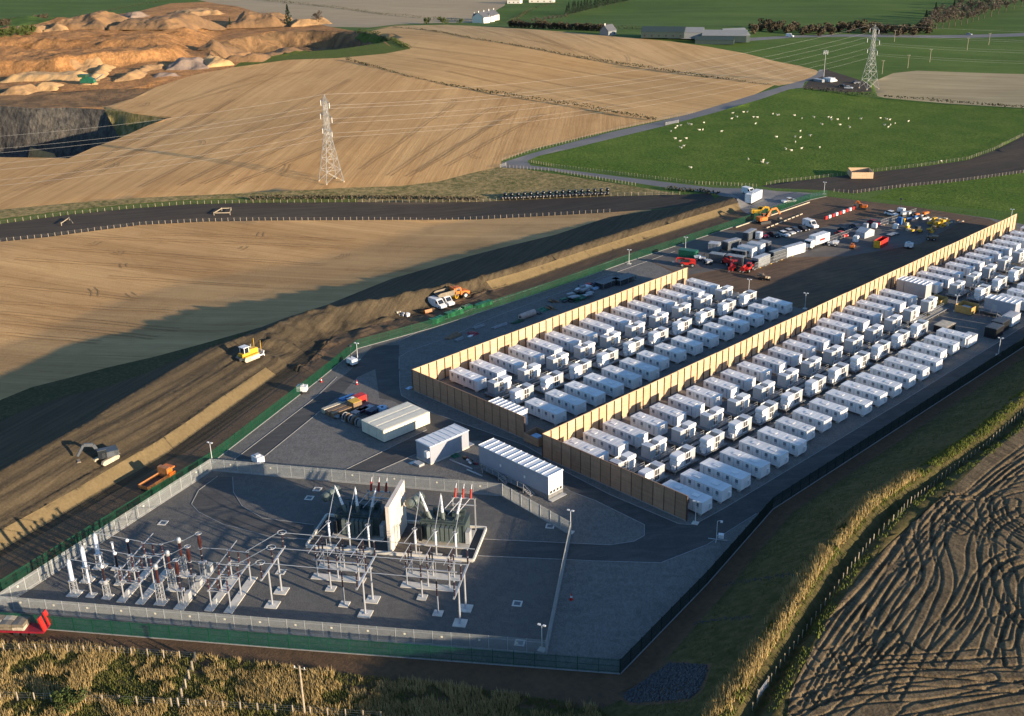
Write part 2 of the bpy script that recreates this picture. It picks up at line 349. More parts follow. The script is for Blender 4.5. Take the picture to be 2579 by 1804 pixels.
GR['stubbleC'] = stub('stubble_straw_crest', (0.4753, 0.2933, 0.1319), (0.6084, 0.4033, 0.1979), (0.3327, 0.2063, 0.08536), ang(z2(1100, 200), z2(1400, 330)))
GR['stubbleD'] = stub('stubble_low', (0.4088, 0.243, 0.1086), (0.5513, 0.353, 0.163), (0.2662, 0.1558, 0.06596), ang(z4(0, 610), z4(1150, 715)), .08)
GR['far_tan'] = ground('pale_stubble', [((.33, .25, .15), (.42, .33, .21), .02, (1, 1), 1, .3, .7), ((.30, .23, .14), (.42, .33, .22), .2, (.05, 1), .4, .4, .6)], rot=.3, rowbump=.1)
GR['fawn'] = ground('dry_stubble', [((.30, .235, .135), (.42, .34, .20), .03, (1, 1), 1, .3, .7), ((.25, .20, .11), (.42, .34, .2), .25, (.06, 1), .5, .42, .6)], rot=ang(z3(1300, 560), z3(2200, 590)), rowbump=.1)
GR['meadow'] = ground('meadow_grass', [((0.056, 0.1075, 0.02), (0.0952, 0.1602, 0.03), .008, (1, 1), 1, .35, .65), ((0.0392, 0.0858, 0.015), (0.112, 0.1716, 0.035), .25, (.3, 1), .4, .35, .65), ((0.056, 0.09152, 0.02), (0.1344, 0.1716, 0.05), .03, (.2, 1), .35, .45, .65)], bump=.3, bsc=1.2, rot=.5)
GR['pasture'] = ground('sheep_pasture', [((0.05382, 0.1048, 0.0117), (0.103, 0.1691, 0.02174), .02, (1, 1), 1, .3, .7), ((0.02106, 0.05359, 0.005852), (0.1346, 0.2084, 0.02675), .7, (1, 1), .6, .38, .62), ((0.0468, 0.08933, 0.01003), (0.1521, 0.1786, 0.03762), .06, (1, 1), .35, .45, .7)], bump=.5, bsc=.9)
GR['rough'] = ground('rough_grass', [((.13, .115, .04), (.30, .225, .11), .05, (1, 1), 1, .35, .65), ((.06, .075, .02), (.38, .28, .13), .5, (1, 1), .6, .38, .62)], bump=.6, bsc=.9)
GR['bank'] = ground('bank_turf', [((0.04992, 0.05065, 0.01496), (0.1152, 0.08938, 0.0374), .10, (1, 1), 1, .3, .7), ((0.02688, 0.03724, 0.00884), (0.1536, 0.1154, 0.051), .8, (1, 1), .5, .35, .65)], bump=.35, bsc=1.5)
GR['verge'] = ground('green_verge', [((0.0715, 0.1063, 0.0176), (0.1216, 0.1449, 0.0286), .1, (1, 1), 1, .3, .7), ((0.0429, 0.06762, 0.011), (0.143, 0.1546, 0.033), .8, (1, 1), .5, .35, .65)], bump=.25, bsc=1.5)
GR['weeds'] = ground('weedy_strip', [((0.0475, 0.0612, 0.017), (0.095, 0.0792, 0.034), .15, (1, 1), 1, .3, .7), ((0.03325, 0.036, 0.0136), (0.152, 0.108, 0.068), 1.2, (1, 1), .5, .45, .68)], bump=.35, bsc=1.6)
GR['track'] = ground('dark_track', [((0.051, 0.0425, 0.03485), (0.0731, 0.06035, 0.0476), .12, (1, 1), 1, .35, .65), ((0.0425, 0.0357, 0.0306), (0.085, 0.0697, 0.0544), .8, (.05, 1), .5, .35, .65)], rot=ang(z1(400, 1440), z1(1500, 1360)), bump=.08, bsc=2.5)
GR['track2'] = ground('dark_track_east', [((0.051, 0.0425, 0.03485), (0.0731, 0.06035, 0.0476), .12, (1, 1), 1, .35, .65), ((0.0425, 0.0357, 0.0306), (0.085, 0.0697, 0.0544), .8, (.05, 1), .5, .35, .65)], rot=ang(z3(1500, 1150), z3(2200, 1010)), bump=.08, bsc=2.5)
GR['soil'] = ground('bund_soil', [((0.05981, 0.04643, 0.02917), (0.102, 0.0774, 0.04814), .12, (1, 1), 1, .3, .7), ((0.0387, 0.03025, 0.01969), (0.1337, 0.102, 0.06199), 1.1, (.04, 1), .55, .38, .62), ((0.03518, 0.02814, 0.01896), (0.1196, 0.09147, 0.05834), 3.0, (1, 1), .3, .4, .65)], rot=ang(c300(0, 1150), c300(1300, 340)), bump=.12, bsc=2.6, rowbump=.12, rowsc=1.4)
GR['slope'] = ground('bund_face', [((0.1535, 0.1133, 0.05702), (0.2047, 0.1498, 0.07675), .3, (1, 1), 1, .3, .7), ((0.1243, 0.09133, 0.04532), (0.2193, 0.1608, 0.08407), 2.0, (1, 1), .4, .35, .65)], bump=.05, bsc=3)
GR['dirt'] = ground('haul_dirt', [((0.1296, 0.08856, 0.054), (0.216, 0.135, 0.07344), .10, (1, 1), 1, .3, .7), ((0.0972, 0.07128, 0.0486), (0.2916, 0.1674, 0.081), .16, (.25, 1), .5, .45, .65), ((0.0864, 0.0648, 0.0432), (0.1728, 0.1242, 0.081), 1.5, (.1, 1), .4, .35, .65)], rot=ang(c300(700, 1200), c300(1900, 420)), bump=.12, bsc=2.2)
GR['brown'] = ground('bare_brown_earth', [((0.08309, 0.05376, 0.03323), (0.1368, 0.08602, 0.05083), .15, (1, 1), 1, .3, .7), ((0.06842, 0.04888, 0.03323), (0.1662, 0.09775, 0.05376), .9, (1, 1), .4, .35, .65)], bump=.16, bsc=2)
GR['gravel'] = ground('grey_gravel', [((0.129, 0.1241, 0.1186), (0.1767, 0.1693, 0.1596), .05, (1, 1), 1, .3, .7), ((0.1003, 0.0969, 0.09305), (0.2054, 0.1947, 0.1796), .35, (.4, 1), .45, .40, .60, 1.8), ((0.07164, 0.07057, 0.06842), (0.2579, 0.2464, 0.2281), .9, (1, .5), .32, .42, .58, 2.6), ((0.06686, 0.06586, 0.06385), (0.2579, 0.2493, 0.2326), 5.0, (1, 1), .35, .35, .65)], rot=R(40), bump=.09, bsc=3.5)
GR['subgravel'] = ground('substation_gravel', [((0.09784, 0.09637, 0.09722), (0.1398, 0.1347, 0.1287), .07, (1, 1), 1, .3, .7), ((0.06989, 0.06884, 0.07056), (0.1697, 0.1622, 0.1478), .45, (1, 1), .40, .40, .60, 1.6), ((0.04992, 0.04917, 0.04767), (0.2196, 0.2115, 0.1907), 6.0, (1, 1), .40, .35, .65)], bump=.10, bsc=4)
GR['tarmac'] = ground('tarmac', [((0.07154, 0.07055, 0.06955), (0.1043, 0.1013, 0.09737), .06, (1, 1), 1, .3, .7), ((0.05465, 0.05465, 0.05465), (0.1341, 0.1272, 0.1192), .45, (.3, 1), .5, .42, .66, 1.2), ((0.05962, 0.05962, 0.05962), (0.149, 0.1441, 0.1341), 3.0, (1, 1), .25, .4, .7)], rot=R(50), bump=.03, bsc=6, rough=.9)
GR['lane'] = ground('lane_asphalt', [((.15, .15, .155), (.20, .195, .195), .08, (1, 1), 1, .3, .7)], bump=.012, bsc=8, rough=.9)
GR['yard'] = ground('compound_earth', [((0.1092, 0.07168, 0.04861), (0.156, 0.1004, 0.06664), .05, (1, 1), 1, .3, .7), ((0.078, 0.05914, 0.04704), (0.1976, 0.1254, 0.07448), .10, (1, 1), .5, .42, .62), ((0.0624, 0.04928, 0.0392), (0.1768, 0.121, 0.08232), .9, (.15, 1), .35, .36, .6)], rot=R(75), bump=.09, bsc=2.4)
GR['hard'] = ground('compound_stone', [((0.1107, 0.1025, 0.09676), (0.1476, 0.1378, 0.1296), .08, (1, 1), 1, .3, .7), ((0.082, 0.0779, 0.0738), (0.164, 0.1476, 0.1312), .7, (.2, 1), .35, .36, .6)], rot=R(70), bump=.05, bsc=3)
GR['rutted'] = ground('rutted_field', [((0.1126, 0.0794, 0.04399), (0.177, 0.1266, 0.07082), .1, (1, 1), 1, .3, .7), ((0.05365, 0.03863, 0.02253), (0.2575, 0.1877, 0.1073), .8, (.25, 1), .55, .38, .62), ((0.05365, 0.0397, 0.02361), (0.2575, 0.1931, 0.118), 2.5, (1, 1), .35, .4, .62)], rot=ang(c6(1900, 200), c6(2250, 420)), bump=.3, bsc=1.9, rowbump=.25, rowsc=.8)
GR['quarry'] = ground('quarry_sand', [((0.3672, 0.1632, 0.0533), (0.54, 0.264, 0.0943), .012, (1, 1), 1, .35, .65), ((0.2052, 0.1056, 0.0451), (0.594, 0.2976, 0.1148), .05, (1, 1), .55, .40, .60, 1.0), ((0.1296, 0.0816, 0.041), (0.4968, 0.2592, 0.1066), .35, (1, 1), .40, .4, .62, .8), ((0.0648, 0.0672, 0.0246), (1, 1, 1), .03, (1, 1), -.6, .30, .42, .8)], bump=1.8, bsc=.22)
GR['pit'] = ground('pit_rock', [((0.0612, 0.05916, 0.05712), (0.1173, 0.104, 0.08976), .03, (1, 1), 1, .35, .65), ((0.0357, 0.03672, 0.03876), (0.1632, 0.1377, 0.1071), .15, (1, 1), .55, .42, .60, 1.0), ((0.0306, 0.0306, 0.0306), (0.1632, 0.153, 0.1326), .6, (1, 1), .4, .4, .6)], bump=2.6, bsc=.22)  # dark rock, darkened further in place of shade on the pit walls
GR['brownpit'] = ground('brown_overburden', [((.17, .10, .048), (.28, .165, .078), .02, (1, 1), 1, .35, .65), ((.08, .058, .036), (.33, .19, .09), .07, (1, 1), .55, .42, .60, 1.0)], bump=1.6, bsc=.22)
nat = lambda l: [tuple(p) for p in l]
HEDGE1 = [(987, 70.6), (1085, 80), (1183, 98), (1301, 117.6), (1418, 139), (1536, 157), (1673, 178), (1758, 192), (1844, 203.6), (1899, 213), (1950, 218)]
HEDGE2 = [(870, 151), (940, 168.5), (1026, 196), (1124, 215.6), (1242, 235), (1360, 253), (1477, 270.5), (1575, 290), (1655, 302)]
CTOP = [(905, 80), (995, 68.6), (1124, 66.6), (1242, 70.5), (1360, 76), (1477, 84), (1595, 94), (1690, 102), (1778, 113.5), (1876, 131), (1954, 151), (2013, 162.5), (2056, 174), (2064, 184), (2052, 196), (2013, 209.5), (1962, 219)]
QR = [(-260, 388), (0, 388), (78, 386), (137, 388), (172, 392), (235, 365), (294, 345), (372, 310), (432, 290), (333, 280), (262, 274), (333, 245), (392, 219.5), (490, 192), (588, 172.5), (725, 151), (850, 145), (968, 135), (1034, 123.5), (1026, 117.6), (979, 102), (905, 82)]
ABOT = [(1262, 404), (1258, 419), (1183, 435), (1105, 455), (1007, 466.5), (889, 470), (784, 476), (588, 486), (353, 496), (157, 510), (0, 525), (-260, 560)]
STRIPU = [(-260, 600), (0, 562.5), (157, 541), (313.6, 525), (470, 513.5), (627, 509.6), (900, 507.6), (1203, 508), (1281, 504), (1532, 494), (1712, 490)]
STRIPL = [(-260, 645), (0, 609), (117.6, 597), (235, 581), (353, 566), (510, 558), (666, 555), (900, 554), (1203, 553), (1360, 545), (1536, 535), (1640, 528)]
DBOT = [(-260, 1110), (0, 1008), (78, 976), (168.6, 953), (274, 925), (392, 898), (510, 866), (666, 822), (823, 768), (900, 737), (987, 702), (1085, 674), (1183, 645), (1292, 617), (1400, 591), (1533, 547), (1640, 530)]
WEEDL = [(-260, 1170), (0, 1060), (78, 1027), (169, 996), (274, 972), (353, 945), (412, 921), (510, 880), (600, 850)]
SHEEPL = [(2900, 270), (2577, 344.6), (2502, 384), (2436, 407), (2306, 423), (2150, 438.5), (1993, 456), (1915, 468)]
TRACKL = [(2900, 390), (2579, 434.6), (2424, 456), (2267, 472), (2150, 487.5), (2091, 480), (1946, 474)]
REG = []                                      # (name, material, polygon in world), later wins
def reg(name, mk, px=None, world=None):
    REG.append((name, mk, np.array(world if world is not None else [atp(p) for p in px])))
reg('distant_stubble', 'far_tan', [(430, -60), (500, 0), (600, 20), (700, 50), (800, 68), (930, 72), (1000, 66), (1190, 58), (1225, 40), (1270, 16), (1300, -60)])
reg('quarry_ground', 'quarry', [(-300, 62), (0, 76), (200, 60), (430, 8), (520, 4), (600, 20), (700, 50), (800, 62), (905, 82)]+QR[::-1][1:-1]+[(-260, 388)])
reg('quarry_ground', 'brownpit', world=DEP)
reg('quarry_ledge', 'brownpit', [(-300, 226), (0, 228), (90, 226), (150, 232), (260, 224), (330, 226), (392, 221), (333, 247), (262, 276), (176, 268), (78, 272), (0, 268), (-300, 264)])
reg('quarry_pit', 'pit', world=PIT)
reg('quarry_bank', 'rough', [(258, 275), (333, 280), (430, 289), (372, 306), (318, 306), (268, 300)])
reg('stubble_field', 'stubbleA', [(-260, 400)]+QR[1:17]+HEDGE2+[(1536, 329), (1438, 353), (1340, 376)]+ABOT)
reg('stubble_field', 'stubbleB', [(850, 145), (968, 135), (1034, 123.5), (1026, 117.6), (979, 102), (920, 84)]+HEDGE1+[(1890, 245), (1755, 280), (1655, 302)]+HEDGE2[::-1])
reg('stubble_field', 'stubbleC', CTOP+HEDGE1[::-1])
reg('green_verge', 'verge', [(588, 172.5), (725, 151), (850, 145), (968, 135), (1034, 123.5), (1026, 117.6), (979, 102), (905, 82), (890, 88), (950, 104), (985, 119), (940, 126), (850, 134), (725, 141), (600, 163)])
reg('distant_lane', 'lane', [(1870, 94), (2000, 87), (2130, 84), (2579, 84), (2900, 88), (2900, 94), (2579, 90), (2130, 90), (2000, 92), (1880, 101)])
reg('fawn_field', 'fawn', [(2198, 203), (2250, 180), (2310, 174), (2579, 183), (2900, 190), (2900, 295), (2579, 269), (2385, 255), (2228, 242), (2210, 238)])
reg('works_yard', 'track', [(2040, 200), (2078, 170), (2100, 178), (2156, 196), (2190, 208), (2196, 228), (2130, 231), (2021, 224)])
reg('sheep_pasture', 'pasture', [(1336, 411), (1328, 404), (1356, 392), (1438, 374), (1548, 347), (1673, 315.6), (1797, 282), (1915, 250.6), (1989, 227), (2025, 225), (2111, 232), (2201, 242), (2228, 244), (2385, 257), (2579, 271)]+SHEEPL+[(1750, 462.5), (1555, 437), (1399, 419)])
reg('dark_track', 'track2', SHEEPL+TRACKL[::-1])
reg('green_pasture', 'pasture', TRACKL[:4]+[(2189, 499), (2385, 520), (2579, 536), (2900, 590)])
reg('rough_grass', 'rough', ABOT[::-1]+[(1320, 425), (1477, 449), (1712, 488)]+STRIPU[::-1])
reg('green_verge', 'verge', STRIPU[:7]+[(900, 490), (800, 494), (627, 497), (470, 502), (313, 513), (157, 529), (0, 549), (-260, 586)])
reg('dark_track', 'track', STRIPU+[(1790, 486), (1800, 500), (1720, 520)]+STRIPL[::-1])
reg('low_stubble_field', 'stubbleD', STRIPL+DBOT[::-1])
reg('weedy_strip', 'weeds', DBOT[:9]+WEEDL[::-1])
reg('soil_bund', 'soil', WEEDL+DBOT[7:]+[(1640, 528), (1720, 520), (1800, 500), (1850, 490), (1880, 535), (1870, 560)]+[], None)
GLo = [(x-.3, y) for x, y in GL]
REG[-1] = ('soil_bund', 'soil', np.array([atp(p) for p in WEEDL+DBOT[8:]+[(1720, 520), (1800, 500), (1835, 484)]]+[(-215, 322), (-205, 318)]+GLo[:8][::-1]))
REG.append(('dirt_track', 'dirt', np.array(GLo[:8]+[(-205, 320), (-212, 320), (-216, 306)]+[(x-11.2*.99, y+.9) for x, y in GL[4:7]][::-1]+[(-219.5, 149), (-209.3, 133), (-190.7, 95.5), (-174, 40), (-167, 15)])))
lip = [(44, 1327), (181, 1253), (300, 1172), (431, 1087), (530, 1020), (620, 960), (701, 906)]; lip2 = [(1215, 715), (1300, 688), (1400, 655), (1546, 610), (1700, 560), (1840, 505)]
foot = [(60, 1345), (200, 1275), (330, 1195), (453, 1109), (560, 1035), (650, 973), (721, 924)]; foot2 = [(1225, 730), (1312, 702), (1400, 675), (1546, 640), (1700, 590), (1866, 528)]
def band(a0, a1, s0, s1, st=6):               # strip beside the green fence, from arc a0 to a1 and offsets s0..s1
    L = np.array(GL); out = []
    def p(a, s):
        i = min(np.searchsorted(GA, a+A0)-1, len(L)-2); d = L[i+1]-L[i]; d = d/np.hypot(*d); q = L[i]+d*(a+A0-GA[i]); return (q[0]-d[1]*s, q[1]+d[0]*s)
    aa = np.arange(a0, a1+.1, st); return [p(a, s0) for a in aa]+[p(a, s1) for a in aa[::-1]]
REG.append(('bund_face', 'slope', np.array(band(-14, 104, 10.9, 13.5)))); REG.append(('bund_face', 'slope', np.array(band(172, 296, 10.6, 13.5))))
SITE = np.array(GL[1:]+[atp(p) for p in [(2179, 507), (2301, 521), (2406, 538), (2493, 550), (2579, 565), (2760, 592)]]+[(-92.2, 420), (-92.2, 256), (-92.2, 151), (-86.6, 124.4), (-82, 98), (-120.3, 68.6), (-157.1, 40.8)])
reg('bank_turf', 'bank', world=[(-157.1, 40.8), (-82, 98), (-86.6, 124.4), (-92.2, 151), (-92.2, 256), (-92.2, 430), (-60, 430), (-40, 250), (0, 150), (10, 60), (-60, 10), (-150, 5), (-163, 20), (-163, 36)])
reg('rutted_field', 'rutted', [(1960, 1860), (1984, 1804), (1989, 1748), (2031, 1663), (2087, 1555), (2130, 1494), (2205, 1405), (2299, 1311), (2401, 1230), (2479, 1152), (2579, 1075), (2720, 985), (2950, 1000), (3000, 1600), (2800, 2000)])
reg('bare_earth', 'brown', world=[(-166, 34), (-157.1, 40.8), (-82, 98), (-86.6, 124.4), (-92.2, 151), (-92.2, 256), (-92.2, 430), (-88.6, 430), (-88.6, 256), (-88.4, 152), (-82.4, 124), (-77.3, 98), (-79, 91), (-88, 82), (-100, 73), (-120, 60), (-154, 35.5), (-164, 27)])
reg('site_gravel', 'gravel', world=SITE)
reg('compound_ground', 'yard', world=[(-203, 250), (-203.4, 307.5), (-203.8, 342.4), (-202.2, 350.6)]+[atp(p) for p in [(2179, 507), (2301, 521), (2406, 538), (2493, 552)]]+[(-136.5, 352), (-136.5, 244), (-180, 243)])
reg('stone_hardstanding', 'hard', world=[(-203, 250), (-203, 292), (-186, 300), (-176, 335), (-160, 352)]+[(-152, 350), (-150, 318), (-160, 292), (-172, 280), (-184, 246)])
reg('lane', 'lane', [(2072, 172), (2064, 172), (2056, 186), (2032, 200), (1962, 223), (1837, 256.5), (1750, 280), (1657.5, 304), (1536, 333), (1418, 364.6), (1340, 386), (1265.5, 408), (1265.5, 421), (1320, 423), (1379, 427), (1516, 447), (1680, 472), (1800, 487), (1850, 497), (1862, 520), (1885, 540), (1925, 528), (1990, 512), (2045, 497), (2085, 488), (1960, 482), (1915, 476), (1797, 472), (1750, 466.5), (1555.6, 443), (1399, 423), (1336, 415.5), (1328, 404), (1356, 392), (1438, 374), (1548, 347), (1673, 315.6), (1797, 282), (1915, 250.6), (1989, 227), (2021, 223), (2027, 208), (2042, 202), (2078, 190)])
K_FAN = [(1442, 1240), (1499, 1261), (1623, 1322), (1623, 1349), (1597, 1364), (1536, 1373), (1450, 1369)]
reg('site_road', 'tarmac', [(590, 1158), (800, 998), (880, 935), (940, 870), (1005, 868), (1006, 935), (1007, 976), (1011, 996), (1085, 1039), (1320, 1121), (1364, 1146), (1405, 1178.6), (1536, 1246), (1710.5, 1320), (1747.6, 1322), (1825, 1280), (2260, 1019), (2579, 822), (2760, 712)]
    + [(2830, 740), (2600, 860)]+[(1985, 1241), (1909, 1292), (1782, 1372), (1664, 1418), (1500, 1413.5), (1450, 1411), (1203, 1400), (1218, 1358), (1450, 1368)]+K_FAN[::-1][1:]+[(1380, 1190), (1210, 1110), (1120, 1110), (1046, 1145), (932, 1195), (850, 1193), (1075, 1083), (1060, 1050), (990, 1010), (955, 1003), (945, 930), (900, 950), (850, 1005), (800, 1041), (657, 1157)])
SUBF = [atp(p) for p in ((0, 1520), (531, 1180), (1265, 1250), (1437, 1348), (1375, 1650))]
SUBF[0] = (-161.5, 42.2); SUBF[1] = (-178, 89.3)
reg('substation_gravel', 'subgravel', world=SUBF)
reg('substation_road', 'tarmac', [(1203, 1400), (1218, 1358), (1428, 1367), (1415, 1411)])
reg('substation_road', 'tarmac', [(548, 1200), (586, 1202), (588, 1240), (610, 1275), (660, 1305), (790, 1322), (790, 1360), (680, 1352), (560, 1320), (500, 1290), (482, 1270), (488, 1240), (520, 1205)])
reg('stone_rip_rap', 'brown', [(1678, 1663), (1735, 1668), (1754, 1675), (1794, 1670), (1782, 1710), (1768, 1743), (1735, 1767), (1641, 1776), (1585, 1776), (1552, 1748), (1608, 1720), (1655, 1687)])
# ------------------------------------------------------------------ one continuous sheet, cut along every boundary
def make_ground():
    V = []; E = []
    for nm, mk, poly in REG:
        n0 = len(V); n = 0; q = np.vstack([poly, poly[:1]])
        for a, b in zip(q[:-1], q[1:]):
            k = max(1, int(np.hypot(*(b-a))/25)); k = min(k, 12)
            for t in range(k): V.append(tuple(a+(b-a)*t/k)); n += 1
        E += [(n0+i, n0+(i+1) % n) for i in range(n)]
    rng = np.random.default_rng(3); pts = []
    def grid(x0, x1, y0, y1, st, mask=None):
        gx, gy = np.meshgrid(np.arange(x0, x1, st), np.arange(y0, y1, st)); p = np.c_[gx.ravel(), gy.ravel()].astype(float)+rng.uniform(-.42, .42, (gx.size, 2))*st
        if mask is not None: p = p[inpoly(p, np.array(mask, float))]
        pts.append(flat(p[:, 0], p[:, 1]))
    grid(-500, 3100, -90, 460, 13); grid(-420, 3000, 460, 2100, 15)
    grid(-20, 1900, 470, 1420, 4.2, [(-20, 1240), (250, 1010), (520, 850), (850, 735), (1220, 670), (1560, 545), (1840, 480), (1880, 540), (1230, 745), (850, 880), (560, 1060), (330, 1210), (-20, 1400)])
    gx, gy = np.meshgrid(np.arange(1950, 2610, 2.0), np.arange(1050, 1830, 2.0)); p = np.c_[gx.ravel(), gy.ravel()]+rng.uniform(-.8, .8, (gx.size, 2))
    p = p[inpoly(p, np.array([(1960, 1830), (1990, 1745), (2090, 1550), (2210, 1400), (2400, 1225), (2610, 1050), (2610, 1830)], float))]; pts.append(at(p[:, 0], p[:, 1], 9))
    grid(1480, 2600, 960, 1820, 7, [(1480, 1820), (1560, 1700), (1960, 1250), (2600, 800), (2600, 1080), (2130, 1500), (1960, 1820)])
    grid(-40, 1040, 30, 400, 4.5, [(-40, 50), (1040, 60), (1040, 130), (600, 175), (260, 290), (440, 290), (180, 400), (-40, 400)])
    for poly, offs in ((PIT, (1, 3, 6, 9, 11)), (M2, (1, 4, 8, 12)), (M1, (4, 12, 20, 30, 38)), (DEP, (3, 9, 15))):
        q = np.vstack([poly, poly[:1]]); c = poly.mean(0)
        for a, b in zip(q[:-1], q[1:]):
            d = b-a; ln = np.hypot(*d); nrm = np.array([-d[1], d[0]])/ln
            if (c-a)@nrm < 0: nrm = -nrm
            for o in offs:
                for t in np.arange(0, ln, 4): pts.append((a+d*t/ln+nrm*o+rng.uniform(-.6, .6, 2))[None])
    far = [[r*math.cos(a), r*math.sin(a)] for r in (1900, 3200, 6000, 12000) for a in np.linspace(0, 2*math.pi, 40)]
    near = rng.uniform(-1, 1, (2500, 2))*np.array([340, 340])+np.array([-100, 150])
    pts += [np.array(far), near]
    P = np.vstack(pts); P = P[np.hypot(P[:, 0], P[:, 1]) < 12500]
    allv = [Vector(v) for v in V]+[Vector(p) for p in P]
    vo, eo, fo, _, _, _ = delaunay_2d_cdt(allv, E, [], 0, 1e-3)
    X = np.array([(v.x, v.y) for v in vo]); T = np.array([f for f in fo if len(f) == 3])
    C = X[T].mean(1); rid = np.full(len(T), -1)
    for i, (nm, mk, poly) in enumerate(REG): rid[inpoly(C, poly)] = i
    Z = H(X)
    for i in range(-1, len(REG)):
        t = T[rid == i]
        if len(t) == 0: continue
        us, inv = np.unique(t, return_inverse=True); inv = inv.reshape(t.shape)
        me = bpy.data.meshes.new('land'); me.from_pydata([(X[k, 0], X[k, 1], Z[k]) for k in us], [], [tuple(map(int, q)) for q in inv])
        nm, mk = ('meadow', 'meadow') if i < 0 else REG[i][:2]
        me.materials.append(GR[mk]); me.polygons.foreach_set('use_smooth', [True]*len(me.polygons))
        o = bpy.data.objects.new(nm, me); COL.objects.link(o); o['kind'] = 'structure'
    return len(T)
# wheel marks pressed into the stubble: long tramlines along the drill and short turning scuffs
def marks(lines, c, name='wheel_marks', w_=.28):
    V = []; Fc = []
    for L in lines:
        L = np.asarray(L); seg = np.hypot(*np.diff(L, axis=0).T); cu = np.r_[0, np.cumsum(seg)]; n = max(3, int(cu[-1]/2.0)); q = np.c_[np.interp(np.linspace(0, cu[-1], n), cu, L[:, 0]), np.interp(np.linspace(0, cu[-1], n), cu, L[:, 1])]
        d = np.gradient(q, axis=0); d /= np.hypot(d[:, 0], d[:, 1])[:, None]; nn = np.c_[-d[:, 1], d[:, 0]]
        for o in (-.95, .95):
            i0 = len(V); a = q+nn*(o-w_/2); b = q+nn*(o+w_/2); za = H(a)+.17; zb = H(b)+.17
            for k in range(n): V += [(a[k, 0], a[k, 1], za[k]), (b[k, 0], b[k, 1], zb[k])]
            Fc += [(i0+2*k, i0+2*k+1, i0+2*k+3, i0+2*k+2) for k in range(n-1)]
    me = bpy.data.meshes.new(name); me.from_pydata(V, [], Fc); me.materials.append(c); o = bpy.data.objects.new(name, me); COL.objects.link(o); o['kind'] = 'structure'
MK = ground('pressed_stubble', [((.22, .145, .07), (.36, .235, .12), .5, (1, 1), 1, .35, .65)], bump=.05)
mr = random.Random(4); ml = []
for a, b in (((0, 610), (1150, 715)), ((0, 668), (1000, 768)), ((0, 430), (900, 522)), ((0, 742), (640, 800)), ((300, 190), (2100, 300)), ((100, 262), (1500, 350)), ((500, 120), (2290, 190)), ((0, 545), (1100, 600)), ((900, 100), (2290, 140)), ((700, 380), (1700, 440))): ml.append([atp(z4(a[0]+(b[0]-a[0])*t, a[1]+(b[1]-a[1])*t+mr.uniform(-3, 3))) for t in np.linspace(0, 1, 8)])
for a, b in (((640, 1100), (1500, 640)), ((300, 1180), (1400, 760)), ((900, 1200), (2250, 520)), ((1150, 1190), (2290, 640)), ((480, 1090), (1250, 700)), ((1300, 1180), (2290, 740)), ((100, 1220), (900, 960)), ((1500, 1180), (2290, 860)), ((1000, 700), (1700, 480)), ((1200, 650), (2050, 440))): ml.append([atp(z1(a[0]+(b[0]-a[0])*t, a[1]+(b[1]-a[1])*t+mr.uniform(-4, 4))) for t in np.linspace(0, 1, 8)])
for a, b in (((150, 1080), (760, 680)), ((330, 1120), (1000, 690)), ((520, 1100), (1150, 720)), ((700, 1060), (1330, 730)), ((450, 1130), (1100, 740)), ((500, 380), (1900, 620)), ((450, 300), (2000, 520)), ((700, 470), (1900, 690)), ((1150, 190), (1700, 380)), ((1500, 215), (2100, 420)), ((900, 190), (1500, 320))): ml.append([atp(z2(a[0]+(b[0]-a[0])*t, a[1]+(b[1]-a[1])*t+mr.uniform(-4, 4))) for t in np.linspace(0, 1, 8)])
for fn_, l in ((z4, [(640, 150), (790, 210), (800, 290), (1030, 330), (590, 450), (830, 480), (1410, 490), (1690, 90), (1580, 180), (1920, 330), (2230, 230), (440, 490)]), (z1, [(950, 650), (1290, 900), (690, 1060), (820, 1120), (1490, 1120), (1710, 1040), (1850, 1050), (830, 1210)]), (z2, [(690, 660), (1170, 570), (850, 740), (360, 940), (860, 990), (770, 1020), (950, 420), (1850, 350)])):
    for x, y in l:
        if mr.random() < .3: continue
        a_ = mr.uniform(.3, 2.6); k_ = mr.uniform(-.9, .9); x_, y_ = x, y; q_ = []
        for i_ in range(mr.randint(3, 5)): q_.append(fn_(x_, y_)); x_ += 26*math.cos(a_); y_ += 15*math.sin(a_); a_ += k_*mr.uniform(.4, 1.3)
        ml.append(rut(q_))
marks(ml, MK)
NT = make_ground(); print('ground triangles', NT)
# ------------------------------------------------------------------ shared materials
MT = {}
MT['white'] = mat('white_paint', (.74, .74, .74), rough=.45, var=.06, sc=.6, spec=.4, rnd=.05, streak=.14)
MT['roofw'] = mat('white_roof', (.62, .64, .66), rough=.4, var=.10, sc=.5, spec=.45, rnd=.07, streak=.1)
MT['dark'] = mat('dark_steel', (.035, .037, .04), rough=.5, var=.3)
MT['vent'] = mat('vent_louvre', (.11, .13, .15), rough=.5, var=.25, sc=14)
MT['grey'] = mat('grey_panel', (.36, .37, .38), rough=.5, var=.08, sc=.8, rnd=.05, streak=.12)
MT['galv'] = mat('galvanised_steel', (.46, .47, .48), rough=.42, metal=.45, var=.12, sc=1.2)
MT['galvd'] = mat('galvanised_grating', (.20, .205, .21), rough=.55, metal=.3, var=.25, sc=2)
MT['conc'] = mat('concrete', (.46, .44, .40), rough=.9, var=.12, sc=1.4, spec=.1)
MT['plinth'] = mat('pale_plinth', (.56, .54, .49), rough=.9, var=.16, sc=.7, spec=.1)
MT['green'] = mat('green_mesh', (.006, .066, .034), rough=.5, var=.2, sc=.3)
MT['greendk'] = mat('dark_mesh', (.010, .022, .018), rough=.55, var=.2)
MT['post'] = mat('weathered_timber', (.34, .28, .20), rough=.9, var=.25, sc=3)
MT['wire'] = mat('wire', (.28, .28, .28), rough=.5, metal=.4)
MT['steelpost'] = mat('rust_primer_post', (.085, .052, .038), rough=.6, var=.3)
